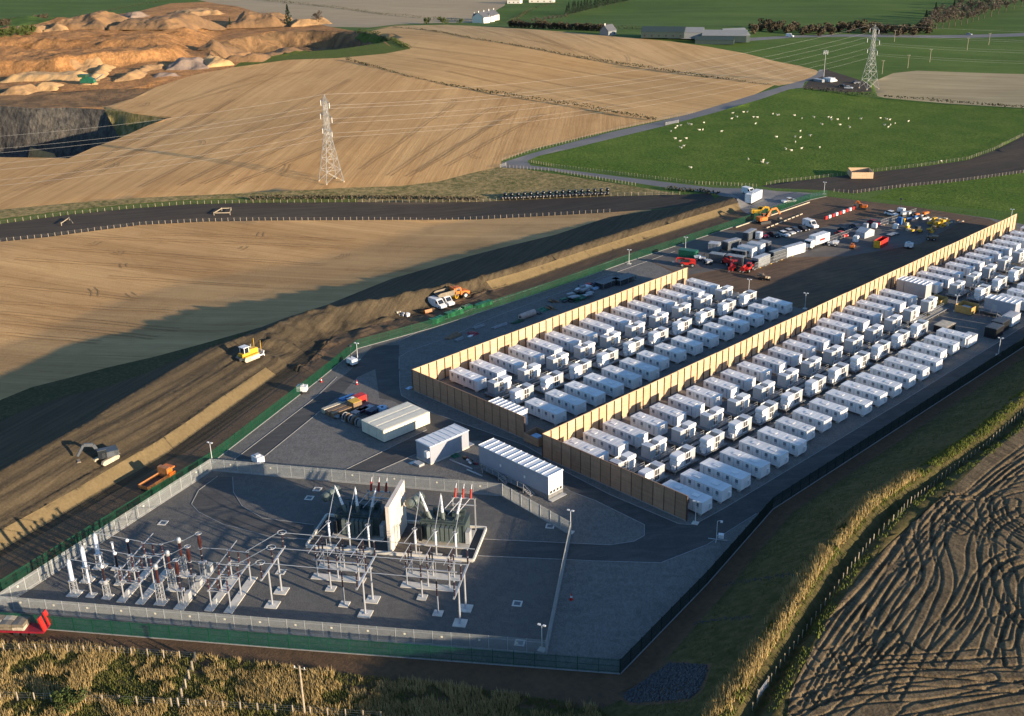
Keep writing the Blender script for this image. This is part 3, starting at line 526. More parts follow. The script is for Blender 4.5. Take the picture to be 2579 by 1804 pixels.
MT['slab'] = mat('kerb_concrete', (.26, .26, .258), rough=.9, var=.15)
def timber(name, a, b, rnd=.10):
    m = mat(name, a, rough=.85, c2=b, sc=.55, detail=6, stretch=(.35, .35, 5), rnd=rnd, spec=.12, streak=.2)
    nt = m.node_tree; N = nt.nodes; L = nt.links; bs = N['Principled BSDF']; g = N.new('ShaderNodeNewGeometry'); sp = N.new('ShaderNodeSeparateXYZ'); L.new(g.outputs['Position'], sp.inputs[0])
    wv = N.new('ShaderNodeMath'); wv.operation = 'MULTIPLY'; wv.inputs[1].default_value = 1/.20; L.new(sp.outputs['Z'], wv.inputs[0])
    fr = N.new('ShaderNodeMath'); fr.operation = 'FRACT'; L.new(wv.outputs[0], fr.inputs[0]); gt = N.new('ShaderNodeMath'); gt.operation = 'GREATER_THAN'; gt.inputs[1].default_value = .10; L.new(fr.outputs[0], gt.inputs[0])
    bp = N.new('ShaderNodeBump'); bp.inputs['Distance'].default_value = .02; L.new(gt.outputs[0], bp.inputs['Height']); L.new(bp.outputs[0], bs.inputs['Normal'])
    return m
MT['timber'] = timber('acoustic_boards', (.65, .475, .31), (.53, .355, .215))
MT['timber_shade'] = timber('shade_brown_boards', (.40, .25, .16), (.30, .185, .12), .12)  # browner copy of the boards; shade of the end walls put into the colour
# ------------------------------------------------------------------ timber acoustic walls
WH = 5.0
def wall(name, label, p0, p1, n, inner, group, facemat, stepz=0.0):
    """p0->p1, posts proud on the 'inner' side (+1 = right of travel)"""
    p0 = np.array(p0); p1 = np.array(p1); ln = np.hypot(*(p1-p0)); rz = math.atan2(p1[1]-p0[1], p1[0]-p0[0]); st = ln/n
    t = thing(name, label, 'timber wall', (p0[0], p0[1], 0), rz, group)
    pn = MB().bx(.06, st-.06, -.05, .05, .02, WH).mesh('panel', MT[facemat])
    cap = MB().bx(0, st, -.08, .08, WH+.003, WH+.06).mesh('capping', MT[facemat])
    ps = MB().bx(-.085, .085, -.22*(1 if inner > 0 else .3), .24*(.3 if inner > 0 else 1), 0, WH-.05).mesh('post', MT['steelpost'])
    for i in range(n):
        dz = stepz*(.06 if (i//6) % 2 else 0); inst('panel', pn, t, (i*st, 0, dz))
        if i % 6 == 0: inst('capping_rail', MB().bx(0, min(6, n-i)*st-.02, -.09, .09, WH+.004, WH+.06).mesh('capping_rail', MT[facemat]), t, (i*st, 0, dz))
    for i in range(n+1): inst('post', ps, t, (i*st, 0, 0))
    gb = MB().bx(0, ln, -.07, .07, 0, .02+.16).build('gravel_board', MT['slab'], t)
    return t
G_ = 'timber acoustic walls round the battery banks'
wall('timber_wall', 'shorter sunlit timber wall of bright boards standing behind the smaller battery bank', (-178.95, 140.35), (-178.95, 239.4), 42, 1, G_, 'timber', 1)
wall('timber_wall', 'longer sunlit timber wall of bright boards running between the two battery banks', (-135.7, 137.36), (-135.7, 352.8), 92, 1, G_, 'timber', 1)
wall('timber_wall', 'brown shaded timber end wall facing the cream steel containers', (-178.8, 140.35), (-143.7, 140.35), 15, -1, G_, 'timber_shade')
wall('timber_wall', 'brown shaded timber end wall facing the long grey switchgear building', (-135.55, 137.36), (-100.75, 137.36), 14, -1, G_, 'timber_shade')
# ------------------------------------------------------------------ battery containers
BW, BH, ZB = 3.03, 2.16, .56
def container(n, blank):
    Lb = 2.02; L = n*Lb+1.2; off = 1.2 if blank == 'l' else 0
    t = thing('battery_container', 'white battery container', 'battery container')
    b = MB().bx(.02, L-.02, .02, BW-.02, ZB+.02, ZB+BH-.02, 1)
    xs = [off+i*Lb for i in range(n)]; spans = [(x, x+Lb) for x in xs]+[(0, 1.2) if off else (n*Lb, L)]
    for a, c in spans: b.bx(a+.025, c-.025, 0, .03, ZB, ZB+BH-.06); b.bx(a+.025, c-.025, BW-.03, BW, ZB, ZB+BH-.06)
    b.bx(0, .03, .03, BW-.03, ZB, ZB+BH-.06); b.bx(L-.03, L, .03, BW-.03, ZB, ZB+BH-.06); b.bx(0, L, -.01, BW+.01, ZB-.14, ZB-.003, 0)
    b.build('body', [MT['white'], MT['dark']], t)
    r = MB().bx(-.03, L+.03, -.03, BW+.03, ZB+BH-.055, ZB+BH)
    for k in range(n*2): r.bx(.5+k*L/(n*2), .54+k*L/(n*2), .12, BW-.12, ZB+BH+.001, ZB+BH+.025)
    r.build('roof', MT['roofw'], t)
    for i, x in enumerate(xs):
        v = MB().bx(x+.72, x+1.30, -.045, .0, ZB+1.12, ZB+1.80)
        for k in range(4): v.bx(x+.75, x+1.27, -.06, -.046, ZB+1.2+k*.15, ZB+1.24+k*.15, 1)
        v.build('vent', [MT['vent'], MT['grey']], t)
        MB().prism([(x+.78, ZB+.84), (x+.92, ZB+.78), (x+1.06, ZB+.80), (x+1.34, ZB+.86), (x+1.30, ZB+.98), (x+1.1, ZB+.92), (x+.92, ZB+.94), (x+.84, ZB+1.0)], -.012, -.001).build('badge', MT['grey'], t)
        if i % 2 == 0: MB().bx(x+.9, x+2.2, 1.0, 2.0, ZB+BH+.026, ZB+BH+.09).build('roof_hatch', MT['white'], t)
    hd = MB().bx((.9 if off else n*Lb+.15), (.95 if off else n*Lb+.2), -.03, -.001, ZB+.2, ZB+1.9).build('handle', MT['dark'], t)
    for x in (.3, L/2-.25, L-.9):
        for y in (.1, BW-.6): MB().bx(x, x+.6, y, y+.5, 0, ZB-.143).build('foot_block', MT['conc'], t)
    if blank == 'l':
        MB().bx(L+.001, L+.34, BW-.95, BW-.45, ZB+.35, ZB+1.2).build('junction_box', MT['white'], t)
    return t, L
C4R, L4 = container(4, 'r'); C4L, _ = container(4, 'l'); C3R, L3 = container(3, 'r'); C3L, _ = container(3, 'l')
def row(x, ys, kinds, group, where):
    for i, (y, k) in enumerate(zip(ys, kinds)):
        xx = x+(1.95 if k is C3R else 0)
        lab = f'white battery container at the near end of the row {where}' if i == 0 else f'white battery container, {ORD[i]} from the near end of the row {where}'
        o = place(k, (xx, y, 0), 0, lab, group=group)
lin = lambda a, b, n: [a+(b-a)*i/(n-1) for i in range(n)]
row(-176.7, lin(149.2, 235.6, 15), [C4R]*15, 'battery containers against the shorter wall', 'against the shorter timber wall')
row(-152.3, lin(149.0, 185.6, 7)+lin(192.0, 236.4, 8), [C4L]*6+[C3L]*9, 'battery containers in the open row of the smaller bank', 'behind the longer timber wall')
row(-133.5, [140.8, 146.6, 152.5]+lin(158.8, 226.6, 12)+lin(232.4, 262.8, 6), [C4R]*3+[C3R]*12+[C4R]*6, 'battery containers along the longer wall', 'against the longer timber wall')
for i, y in enumerate([277.2, 283.3, 289.3]+lin(296.3, 339.0, 8)+[346.5]):
    place(C4R if i < 3 else C3R, (-133.5+(0 if i < 3 else 1.95), y, 0), 0, f'white battery container, {ORD[i]} beyond the small shed in the row against the longer wall' if i else 'white battery container just beyond the small shed against the longer timber wall', group='battery containers along the longer wall')
row(-109.0, [140.4, 146.2]+lin(152.1, 245.6, 16), [C4L]*6+[C3L]*3+[C4L]*6+[C3L]*3, 'battery containers beside the dark perimeter fence', 'beside the dark perimeter fence')
for i, y in enumerate([279.4, 285.6, 291.8, 298.0, 304.2]):
    place(C4L, (-109.3, y, 0), 0, f'white battery container, {ORD[i]} beyond the tall shed beside the dark perimeter fence' if i else 'white battery container just beyond the tall shed beside the dark perimeter fence', group='battery containers beside the dark perimeter fence')
# ------------------------------------------------------------------ inverter skids
def skid():
    t = thing('inverter_skid', 'white inverter skid', 'inverter'); W = 2.3; Z0 = .82; ZT = 3.5
    MB().bx(.05, W-.05, .02, 1.42, Z0, ZT-.12, 0).bx(0, W, 0, 1.44, ZT-.118, ZT, 1).build('switchgear_box', [MT['grey'], MT['white']], t)
    v = MB()
    for k in range(6): v.bx(.2, W-.2, .2+k*.2, .26+k*.2, ZT+.002, ZT+.05)
    v.build('roof_slats', MT['white'], t)
    for x in (0, W-.07):
        fr = MB(); fr.bx(x, x+.07, 1.45, 1.55, Z0, ZT).bx(x, x+.07, 2.2, 2.27, Z0, ZT-.003).bx(x, x+.07, 2.92, 3.02, Z0, ZT).bx(x, x+.068, 1.56, 2.91, ZT-.2, ZT-.004).bx(x, x+.068, 1.56, 2.91, Z0+1.25, Z0+1.36).bx(x, x+.068, 1.56, 2.91, Z0, Z0+.2)
        fr.build('cage_frame', MT['white'], t)
    MB().bx(.3, W-.3, 1.6, 2.85, Z0, Z0+1.5).bx(.5, .8, 1.8, 2.7, Z0+1.5, Z0+1.9).bx(1.4, 1.7, 1.8, 2.7, Z0+1.5, Z0+1.75).build('transformer', MT['dark'], t)
    for x in (.03, W-.04):
        m_ = MB()
        for k in range(12): m_.bx(x, x+.012, 1.58+k*.112, 1.61+k*.112, Z0+.2, ZT-.2)
        m_.build('mesh_window', MT['galvd'], t)
    pf = [(3.12, Z0), (5.28, Z0), (5.32, 1.45), (5.52, 1.6), (5.52, 2.25), (5.28, 2.42), (5.28, 2.62), (5.58, 2.78), (5.62, 3.2), (5.5, 3.42), (5.3, ZT+.02), (3.12, ZT+.02)]
    MB().prism(pf, .1, W-.45, 'x').build('inverter_cabinet', MT['white'], t)
    MB().bx(W-.448, W-.40, 3.3, 5.1, Z0+.1, ZT-.35).build('cabinet_door', MT['white'], t)
    MB().bx(W-.399, W-.37, 3.5, 3.56, Z0+1.1, Z0+1.4).build('door_handle', MT['dark'], t)
    MB().bx(.3, 1.0, 5.55, 6.05, Z0, Z0+.75).build('filter_box', MT['white'], t)
    MB().bx(-.35, W+.95, -.7, 6.5, Z0-.09, Z0-.004).bx(-.35, W+.95, -.78, -.701, Z0-.2, Z0+.03).bx(-.35, W+.95, 6.501, 6.58, Z0-.2, Z0+.03).bx(W+.951, W+1.03, -.78, 6.58, Z0-.2, Z0+.03).build('platform', MT['galvd'], t)
    for x in (-.2, W+.8):
        for y in (-.5, 3, 6.3): MB().bx(x-.07, x+.07, y-.07, y+.07, 0, Z0-.2).build('leg', MT['galvd'], t)
    rl = MB()
    for y in (-.6, 1.7, 4.0, 6.4): rl.bar((W+.9, y, Z0), (W+.9, y, Z0+1.05), .05)
    for z in (.55, 1.05): rl.bar((W+.9, -.6, Z0+z), (W+.9, 6.4, Z0+z), .045)
    rl.build('handrail', MT['galv'], t)
    return t
SK = skid(); SKB = skid(); SKB['label'] = ''
def skids(x, ys, flip, group, where, extra=''):
    for i, y in enumerate(ys):
        lab = f'white inverter skid at the near end of the line {where}' if i == 0 and not extra else f'white inverter skid, {ORD[i] if i or not extra else "first"} {extra or "from the near end of the line"} {where}'
        if flip: place(SKB, (x+2.3, y+5.7, 0), math.pi, lab, group=group)
        else: place(SK, (x, y, 0), 0, lab, group=group)
skids(-164.7, lin(149.8, 232.8, 10), False, 'inverter skids with grey boxes forward', 'near the shorter wall')
skids(-158.0, lin(149.5, 233.3, 10), True, 'inverter skids with white cabinets forward', 'beside the smaller open row')
skids(-121.0, lin(140.2, 261.0, 14), False, 'inverter skids with grey boxes forward', 'near the longer wall')
skids(-121.6, [277.9, 287.7, 297.4, 307.2, 317], False, 'inverter skids with grey boxes forward', 'by the longer wall', 'beyond the yellow bunds,')
skids(-114.8, lin(140.4, 242.8, 12), True, 'inverter skids with white cabinets forward', 'nearer the perimeter fence')
skids(-115.4, [278.6, 288.9, 299.1, 309], True, 'inverter skids with white cabinets forward', 'by the perimeter fence', 'beyond the yellow bunds,')
def tray(x, y0, y1, lab):
    t = thing('cable_tray', lab, 'cable tray', (x, y0, 0), 0, 'steel cable trays between the skids')
    MB().bx(0, .9, 0, y1-y0, .52, .60).bx(-.05, 0, 0, y1-y0, .5, .72).bx(.9, .95, 0, y1-y0, .5, .72).build('tray', MT['galvd'], t)
    s = MB()
    for k in range(int((y1-y0)/3.1)+1): s.bx(.1, .2, k*3.1, k*3.1+.1, 0, .52).bx(.7, .8, k*3.1, k*3.1+.1, 0, .52)
    s.build('support_frame', MT['galv'], t)
tray(-161.3, 147, 241, 'steel cable tray between the two inverter lines of the smaller bank')
tray(-154.1, 148, 241, 'steel cable tray beside the open container row of the smaller bank')
tray(-117.4, 138.6, 268, 'steel cable tray between the two inverter lines of the larger bank')
tray(-110.9, 139, 249, 'steel cable tray in front of the containers beside the dark perimeter fence')
# ------------------------------------------------------------------ fences
def poly_pts(line, st):
    out = []
    for a, b in zip(line[:-1], line[1:]):
        a = np.array(a); b = np.array(b); ln = np.hypot(*(b-a)); n = max(1, round(ln/st))
        out.append((a, b, n))
    return out
def mesh_fence(name, label, cat, line, h, st, mk, pale, gap, group, sign=0, sill=True, pmk=None, spikes=False, z0=0, rails=(.12, .5, .9)):
    a0 = np.array(line[0]); t = thing(name, label, cat, (a0[0], a0[1], z0), 0, group); cache = {}
    for a, b, n in poly_pts(line, st):
        d = (b-a)/n; ln = np.hypot(*d); rz = math.atan2(d[1], d[0])
        q = MB(); k = 0.0
        while k < ln-pale:
            q.bx(k+.02, k+.02+pale, -.012, .012, .08, h+(.12 if spikes else 0)); k += pale+gap
        for r in rails: q.bx(0, ln, .013, .04, h*r, h*r+.06)
        me = q.mesh('mesh_panel', MT[mk]); po = MB().bx(-.045, .045, -.03, .10, 0, h+.08).mesh('post', MT[pmk or mk])
        sg = MB().bx(ln/2-.15, ln/2+.15, -.035, -.015, h*.62, h*.62+.32).mesh('warning_sign', MT['sign'])
        for i in range(n):
            p = a+d*i-a0; inst('mesh_panel', me, t, (p[0], p[1], 0), rz); inst('post', po, t, (p[0], p[1], 0), rz)
            if sign and i % sign == 1: inst('warning_sign', sg, t, (p[0], p[1], 0), rz)
        p = b-a0; inst('post', po, t, (p[0], p[1], 0), rz)
        if sill: inst('concrete_sill', MB().bx(0, ln*n, -.13, .13, -.02, .10).mesh('concrete_sill', MT['slab']), t, (*(a-a0), 0), rz)
    return t
MT['sign'] = mat('sign_plate', (.62, .60, .48), rough=.5, var=.05)
MT['galvp'] = mat('palisade_galvanised', (.40, .42, .42), rough=.5, metal=.25, var=.1)
GF = 'green mesh perimeter fence runs'
mesh_fence('mesh_fence', 'green mesh fence run beside the earth track behind the orange tipper', 'fence', GL[0:3], 2.35, 3, 'green', .05, .09, GF)
mesh_fence('mesh_fence', 'green mesh fence run between bulldozer and gravel bend where the fence turns', 'fence', GL[2:5], 2.35, 3, 'green', .05, .09, GF)
mesh_fence('mesh_fence', 'green mesh fence run behind the shorter timber wall facing the parked white vans', 'fence', GL[4:8], 2.35, 3, 'green', .05, .09, GF)
mesh_fence('mesh_fence', 'green mesh fence run beside the site compound ending at the far gate', 'fence', GL[7:], 2.35, 3, 'green', .05, .09, GF)
mesh_fence('mesh_fence', 'green mesh fence run along the bottom below the palisade fence', 'fence', [GL[1], (-157.1, 40.8), (-120.3, 68.6)], 2.5, 3, 'green', .05, .09, GF)
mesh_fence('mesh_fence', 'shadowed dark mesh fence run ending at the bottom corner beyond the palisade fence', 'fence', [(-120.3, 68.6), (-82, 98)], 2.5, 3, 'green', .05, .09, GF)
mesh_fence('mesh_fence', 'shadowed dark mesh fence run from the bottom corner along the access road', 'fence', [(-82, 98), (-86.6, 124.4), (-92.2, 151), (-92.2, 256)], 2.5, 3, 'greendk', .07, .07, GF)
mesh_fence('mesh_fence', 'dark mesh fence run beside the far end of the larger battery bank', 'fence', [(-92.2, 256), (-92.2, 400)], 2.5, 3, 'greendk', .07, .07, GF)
PF = 'galvanised palisade fence runs round the substation'
def pal(label, a, b, sg=0): return mesh_fence('palisade_fence', label, 'fence', [a, b], 2.5, 2.75, 'galvp', .055, .085, PF, sign=sg, spikes=True, rails=(.1, .84))
pal('galvanised palisade fence run along the front of the substation with small signs', SUBF[0], SUBF[4], 2)
pal('galvanised palisade fence run on the sunlit side next to the green fence', SUBF[0], SUBF[1], 5)
pal('galvanised palisade fence run at the back of the substation behind the transformers', SUBF[1], SUBF[2], 3)
pal('galvanised palisade fence run below the stairs of the long grey building', SUBF[2], SUBF[3])
pal('galvanised palisade fence run seen almost end on beside the shaded gravel', SUBF[3], SUBF[4])
# kerb lines set flush round the gravel
def kerb(px, wld=None):
    P = [np.array(atp(p)) for p in px]
    b = MB()
    for a, c in zip(P[:-1], P[1:]): b.bar((a[0], a[1], .02), (c[0], c[1], .015), .13, .10)
    tag(b.build('kerb', MT['slab']), kind='structure')
for l in ([(590, 1158), (799, 997.7), (848, 950)], [(657, 1157), (800, 1041), (850, 1003)], [(1075, 1083), (850, 1193)], [(1046, 1145), (932, 1195)],
          [(1006, 935), (1007, 976), (1011, 996), (1085, 1039), (1320, 1121), (1364, 1146), (1405, 1178.6), (1536, 1246), (1710.5, 1320), (1747.6, 1322), (1825, 1280), (2260, 1019), (2579, 822)],
          [(1380, 1215)]+K_FAN+[(1218, 1358)], [(1203, 1400), (1450, 1411), (1500, 1413.5), (1664, 1418), (1782, 1372), (1905, 1294)],
          [(1005, 930), (1005, 900), (1030, 885), (1130, 850), (1240, 800), (1500, 705), (1700, 633)], [(1000, 862), (1105, 810), (1200, 775), (1420, 700), (1590, 640)],
          [(548, 1200), (500, 1235), (482, 1270), (500, 1290), (560, 1320), (680, 1352), (790, 1360)], [(586, 1202), (588, 1240), (610, 1275), (660, 1305), (790, 1322)]): kerb(l)
# ------------------------------------------------------------------ substation, in its own grid
UO = np.array([-106.97, 90.16]); UR = math.atan2(.5740, .8189); UU = np.array([math.cos(UR), math.sin(UR)]); UV = np.array([-UU[1], UU[0]])
def U(u, v, z=0): p = UO+UU*u+UV*v; return (p[0], p[1], z)
MT['ins'] = mat('brown_porcelain', (.060, .018, .014), rough=.3, var=.2, spec=.6)
MT['insd'] = mat('dark_porcelain', (.035, .018, .018), rough=.25, var=.2, spec=.6)
MT['insw'] = mat('white_composite', (.72, .73, .76), rough=.4, var=.05)
MT['alu'] = mat('aluminium_tube', (.50, .51, .53), rough=.38, metal=.5, var=.06)
MT['tank'] = mat('transformer_green_grey', (.055, .075, .075), rough=.45, var=.2)
MT['rad'] = mat('radiator_grey_green', (.105, .13, .125), rough=.45, var=.12)
MT['redins'] = mat('red_insulator', (.30, .035, .025), rough=.4, var=.15)
MT['blast'] = mat('blast_wall_concrete', (.66, .58, .50), rough=.9, var=.10, sc=.35, spec=.1, streak=.12)
V3 = (-2.1, 1.8, 5.7); PH = ('nearest the front fence', 'in the middle of its row', 'furthest from the front fence')
def plinth(t, x0, x1, y0, y1, h=.14): return MB().bx(x0, x1, y0, y1, -.1, h).build('plinth', MT['plinth'], t)
def lattice(b, w0, w1, z0, z1, n):
    c = lambda z, w: [(sx*w/2, sy*w/2, z) for sx, sy in ((-1, -1), (1, -1), (1, 1), (-1, 1))]
    for k in range(n):
        za = z0+(z1-z0)*k/n; zb = z0+(z1-z0)*(k+1)/n; wa = w0+(w1-w0)*k/n; wb = w0+(w1-w0)*(k+1)/n; A, B = c(za, wa), c(zb, wb)
        for i in range(4):
            b.bar(A[i], B[i], .07); b.bar(A[i], B[(i+1) % 4], .045); b.bar(B[i], B[(i+1) % 4], .05)
    return b
def sheds(b, z0, z1, r0, r1, mi=0, n=8, p=(0, 0)):
    prof = []; k = max(3, int((z1-z0)/.16))
    for i in range(k):
        z = z0+(z1-z0)*i/k; d = (z1-z0)/k; r = r0+(r1-r0)*math.sin(math.pi*i/k) if r1 != r0 else r0
        prof += [(r*.72, z), (r, z+d*.3), (r*.72, z+d*.55)]
    prof.append((r0*.72, z1)); return b.lathe((p[0], p[1], 0), prof, n, mi)
def stack(b, z0, z1, r, p=(0, 0), mi=0, fl=1):  # insulator post of two units with a pale flange
    zm = (z0+z1)/2; sheds(b, z0, zm-.05, r, r, mi, 8, p); sheds(b, zm+.05, z1, r*.92, r*.92, mi, 8, p); b.cyl((p[0], p[1], zm-.05), (p[0], p[1], zm+.05), r*.9, None, 8, fl); return b
def sealing():
    t = thing('cable_sealing_end', '', 'sealing end'); plinth(t, -1.0, 1.0, -1.0, 1.0)
    lattice(MB(), .85, .75, .14, 2.45, 3).bx(-.5, .5, -.5, .5, 2.45, 2.6).build('support_lattice', MT['galv'], t)
    sheds(MB(), 2.6, 6.0, .36, .36, 0, 10).build('bushing', MT['insw'], t); MB().lathe((0, 0, 0), [(.3, 6.0), (.34, 6.1), (.2, 6.35), (.04, 6.5), (.04, 6.9)], 10).build('cap', MT['alu'], t)
    return t
def slim():
    t = thing('surge_arrester', '', 'surge arrester'); plinth(t, -.7, .7, -.7, .7)
    MB().cyl((0, 0, .14), (0, 0, 2.4), .15).bx(-.25, .25, -.25, .25, .14, .2).build('pedestal', MT['alu'], t); sheds(MB(), 2.4, 5.0, .17, .17).build('arrester', MT['insw'], t); MB().ring((0, 0, 5.0), .28, .03).build('grading_ring', MT['alu'], t); return t
def vt():
    t = thing('voltage_transformer', '', 'voltage transformer'); plinth(t, -.75, .75, -.75, .75); lattice(MB(), .8, .7, .14, 2.4, 3).build('support_lattice', MT['galv'], t)
    MB().lathe((0, 0, 0), [(.3, 2.4), (.42, 2.5), (.42, 3.0), (.25, 3.15)], 10).build('tank', MT['galv'], t); sheds(MB(), 3.1, 5.4, .24, .24, 0, 9).build('insulator', MT['insd'], t)
    MB().lathe((0, 0, 0), [(.15, 5.4), (.3, 5.5), (.3, 5.75), (.12, 5.95)], 10).build('head', MT['insw'], t, True); return t
def ct():
    t = thing('current_transformer', '', 'current transformer'); plinth(t, -.9, .9, -.9, .9); lattice(MB(), .95, .85, .14, 3.6, 5).build('support_lattice', MT['galv'], t)
    sheds(MB(), 3.65, 6.1, .27, .27, 0, 9).build('insulator', MT['ins'], t); MB().lathe((0, 0, 0), [(.26, 6.1), (.36, 6.2), (.36, 6.8), (.26, 7.0), (.08, 7.1)], 12).build('head', MT['galv'], t, True); MB().cyl((-.75, 0, 6.5), (.75, 0, 6.5), .08).build('terminal', MT['alu'], t); return t
def cb():
    t = thing('circuit_breaker', '', 'circuit breaker'); plinth(t, -.85, .85, -1.5, 1.9)
    fr = MB()
    for x in (-.4, .4):
        for y in (-.4, .4): fr.bx(x-.06, x+.06, y-.06, y+.06, .14, 2.7)
    fr.bx(-.5, .5, -.5, .5, 2.7, 2.85).bar((-.4, -.4, .3), (.4, -.4, 2.6), .05).bar((-.4, .4, .3), (.4, .4, 2.6), .05); fr.build('support_frame', MT['galv'], t)
    MB().bx(.55, 1.25, -.1, .9, .9, 2.2).build('drive_box', MT['grey'], t)
    b = MB(); stack(b, 2.85, 5.35, .19); b.build('lower_insulator', [MT['insd'], MT['alu']], t); sheds(MB(), 5.5, 8.0, .2, .37, 0, 10).build('interrupter', MT['ins'], t)
    MB().ring((0, 0, 8.15), .48, .05, 14).cyl((0, 0, 7.95), (0, 0, 8.15), .2).build('grading_ring', MT['alu'], t); MB().ring((0, 0, 5.42), .36, .04, 12).build('terminal', MT['alu'], t); return t
for i, (mk, u, nm) in enumerate(((sealing, -62.5, 'white cable sealing end on lattice base'), (slim, -59.6, 'slender white surge arrester post'), (vt, -56.8, 'dark voltage transformer on lattice base'), (ct, -47.6, 'brown current transformer with white head'), (cb, -44.0, 'tall circuit breaker pole with bulging brown insulator'))):
    pr = mk()
    for j, v in enumerate(V3): place(pr, U(u, v), UR, f'{nm}, {PH[j]}', group=nm+' row')
def discon(u, label, du=3.2, vv=V3, along='v'):
    t = thing('disconnector', label, 'disconnector', U(u, 0), UR, 'disconnector frames')
    for x in (0, du):
        plinth(t, x-.7, x+.7, vv[0]-1.1, vv[2]+1.1)
        for v in vv: MB().cyl((x, v, .14), (x, v, 3.2), .13).build('leg', MT['alu'], t)
        MB().bar((x, vv[0]-.5, 3.3), (x, vv[2]+.5, 3.3), .2).build('beam', MT['alu'], t)
    for v in vv:
        MB().bar((.1, v-.3, 3.3), (du-.1, v-.3, 3.3), .12).bar((.1, v+.3, 3.3), (du-.1, v+.3, 3.3), .12).bar((0, v-.3, 3.3), (0, v+.3, 3.3), .1).build('cross_beam', MT['galv'], t)
        for x in (0, du/2, du):
            b = MB(); stack(b, 3.4, 5.3, .15, (x, v)); b.build('insulator', [MT['ins'], MT['alu']], t)
        MB().cyl((-.3, v, 5.42), (du+.3, v, 5.42), .06).build('blade', MT['alu'], t); MB().ring((0, v, 5.5), .26, .03).build('terminal', MT['alu'], t); MB().ring((du, v, 5.5), .26, .03).build('terminal', MT['alu'], t)
    MB().bar((-.5, vv[0]-.8, 4.5), (-.5, vv[2]+4.2, 4.7), .11).build('drive_tube', MT['alu'], t)
    MB().bx(.6, 1.0, vv[0]-.2, vv[0]+.3, .9, 1.7).build('drive_box', MT['grey'], t)
    return t
discon(-54.0, 'disconnector frame with brown insulators beside the voltage transformers')
discon(-39.2, 'disconnector frame with brown insulators beside the circuit breakers')
BZ = 9.2
def portal(u, label):
    t = thing('busbar_portal', label, 'busbar support', U(u, 0), UR, 'tall busbar portals')
    for v in (0, 3.8):
        plinth(t, -1.0, 1.0, v-1.0, v+1.0); MB().cyl((0, v, .14), (0, v, 6.3), .17, .15, 10).bx(-.3, .3, v-.3, v+.3, .14, .2).build('post', MT['alu'], t)
    MB().bar((0, -2.9, 6.4), (0, 6.9, 6.4), .26).build('beam', MT['alu'], t)
    for v in (-2.4, 1.9, 6.3):
        b = MB(); stack(b, 6.53, 9.0, .16, (0, v)); b.build('insulator', [MT['insd'], MT['alu']], t); MB().cyl((0, v, 9.0), (0, v, 9.2), .13).build('clamp', MT['alu'], t)
        if u < -20: MB().ring((0, v, 9.3), .7, .05, 14).build('corona_ring', MT['alu'], t)
for u, q in ((-30.0, 'leftmost, near the circuit breakers'), (-14.9, 'between the two transformer bays'), (0, 'rightmost, beside the open gravel')): portal(u, f'tall white busbar portal, {q}')
for v, q in ((-2.4, 'nearest the front fence'), (1.9, 'in the middle'), (6.3, 'nearest the transformers')):
    t = thing('busbar', f'long aluminium busbar tube across the portals, {q}', 'busbar', U(0, 0), UR, 'aluminium busbars')
    MB().cyl((-30.2, v, BZ+.05), (1.2, v, BZ+.05), .055).build('tube', MT['alu'], t); vd = V3[[-2.4, 1.9, 6.3].index(v)]
    MB().cyl((-30.6, v, BZ), (-36.1, vd, 5.6), .06).build('dropper', MT['alu'], t)
for j, v in enumerate(V3):
    t = thing('connector', f'thin overhead connectors along the left equipment, {PH[j]}', 'connector', U(0, v), UR, 'phase connectors of the left equipment')
    MB().cyl((-62.5, 0, 6.55), (-54.2, 0, 5.65), .045).build('tube', MT['alu'], t); MB().cyl((-50.6, 0, 5.6), (-48.2, 0, 6.5), .045).build('tube', MT['alu'], t)
    MB().cyl((-46.9, 0, 6.5), (-44.3, 0, 8.1), .045).build('tube', MT['alu'], t); MB().cyl((-43.7, 0, 5.5), (-39.3, 0, 5.65), .045).build('tube', MT['alu'], t)
def pin(u, v, label):
    t = thing('post_insulator', label, 'insulator post', U(u, v), UR, 'post insulators under the busbars'); plinth(t, -.75, .75, -.75, .75)
    MB().cyl((0, 0, .14), (0, 0, 3.2), .15, .13).build('pedestal', MT['alu'], t); b = MB(); stack(b, 3.2, 6.0, .15); b.build('insulator', [MT['insd'], MT['alu']], t); MB().cyl((0, 0, 6.0), (0, 0, BZ), .04).build('riser', MT['alu'], t)
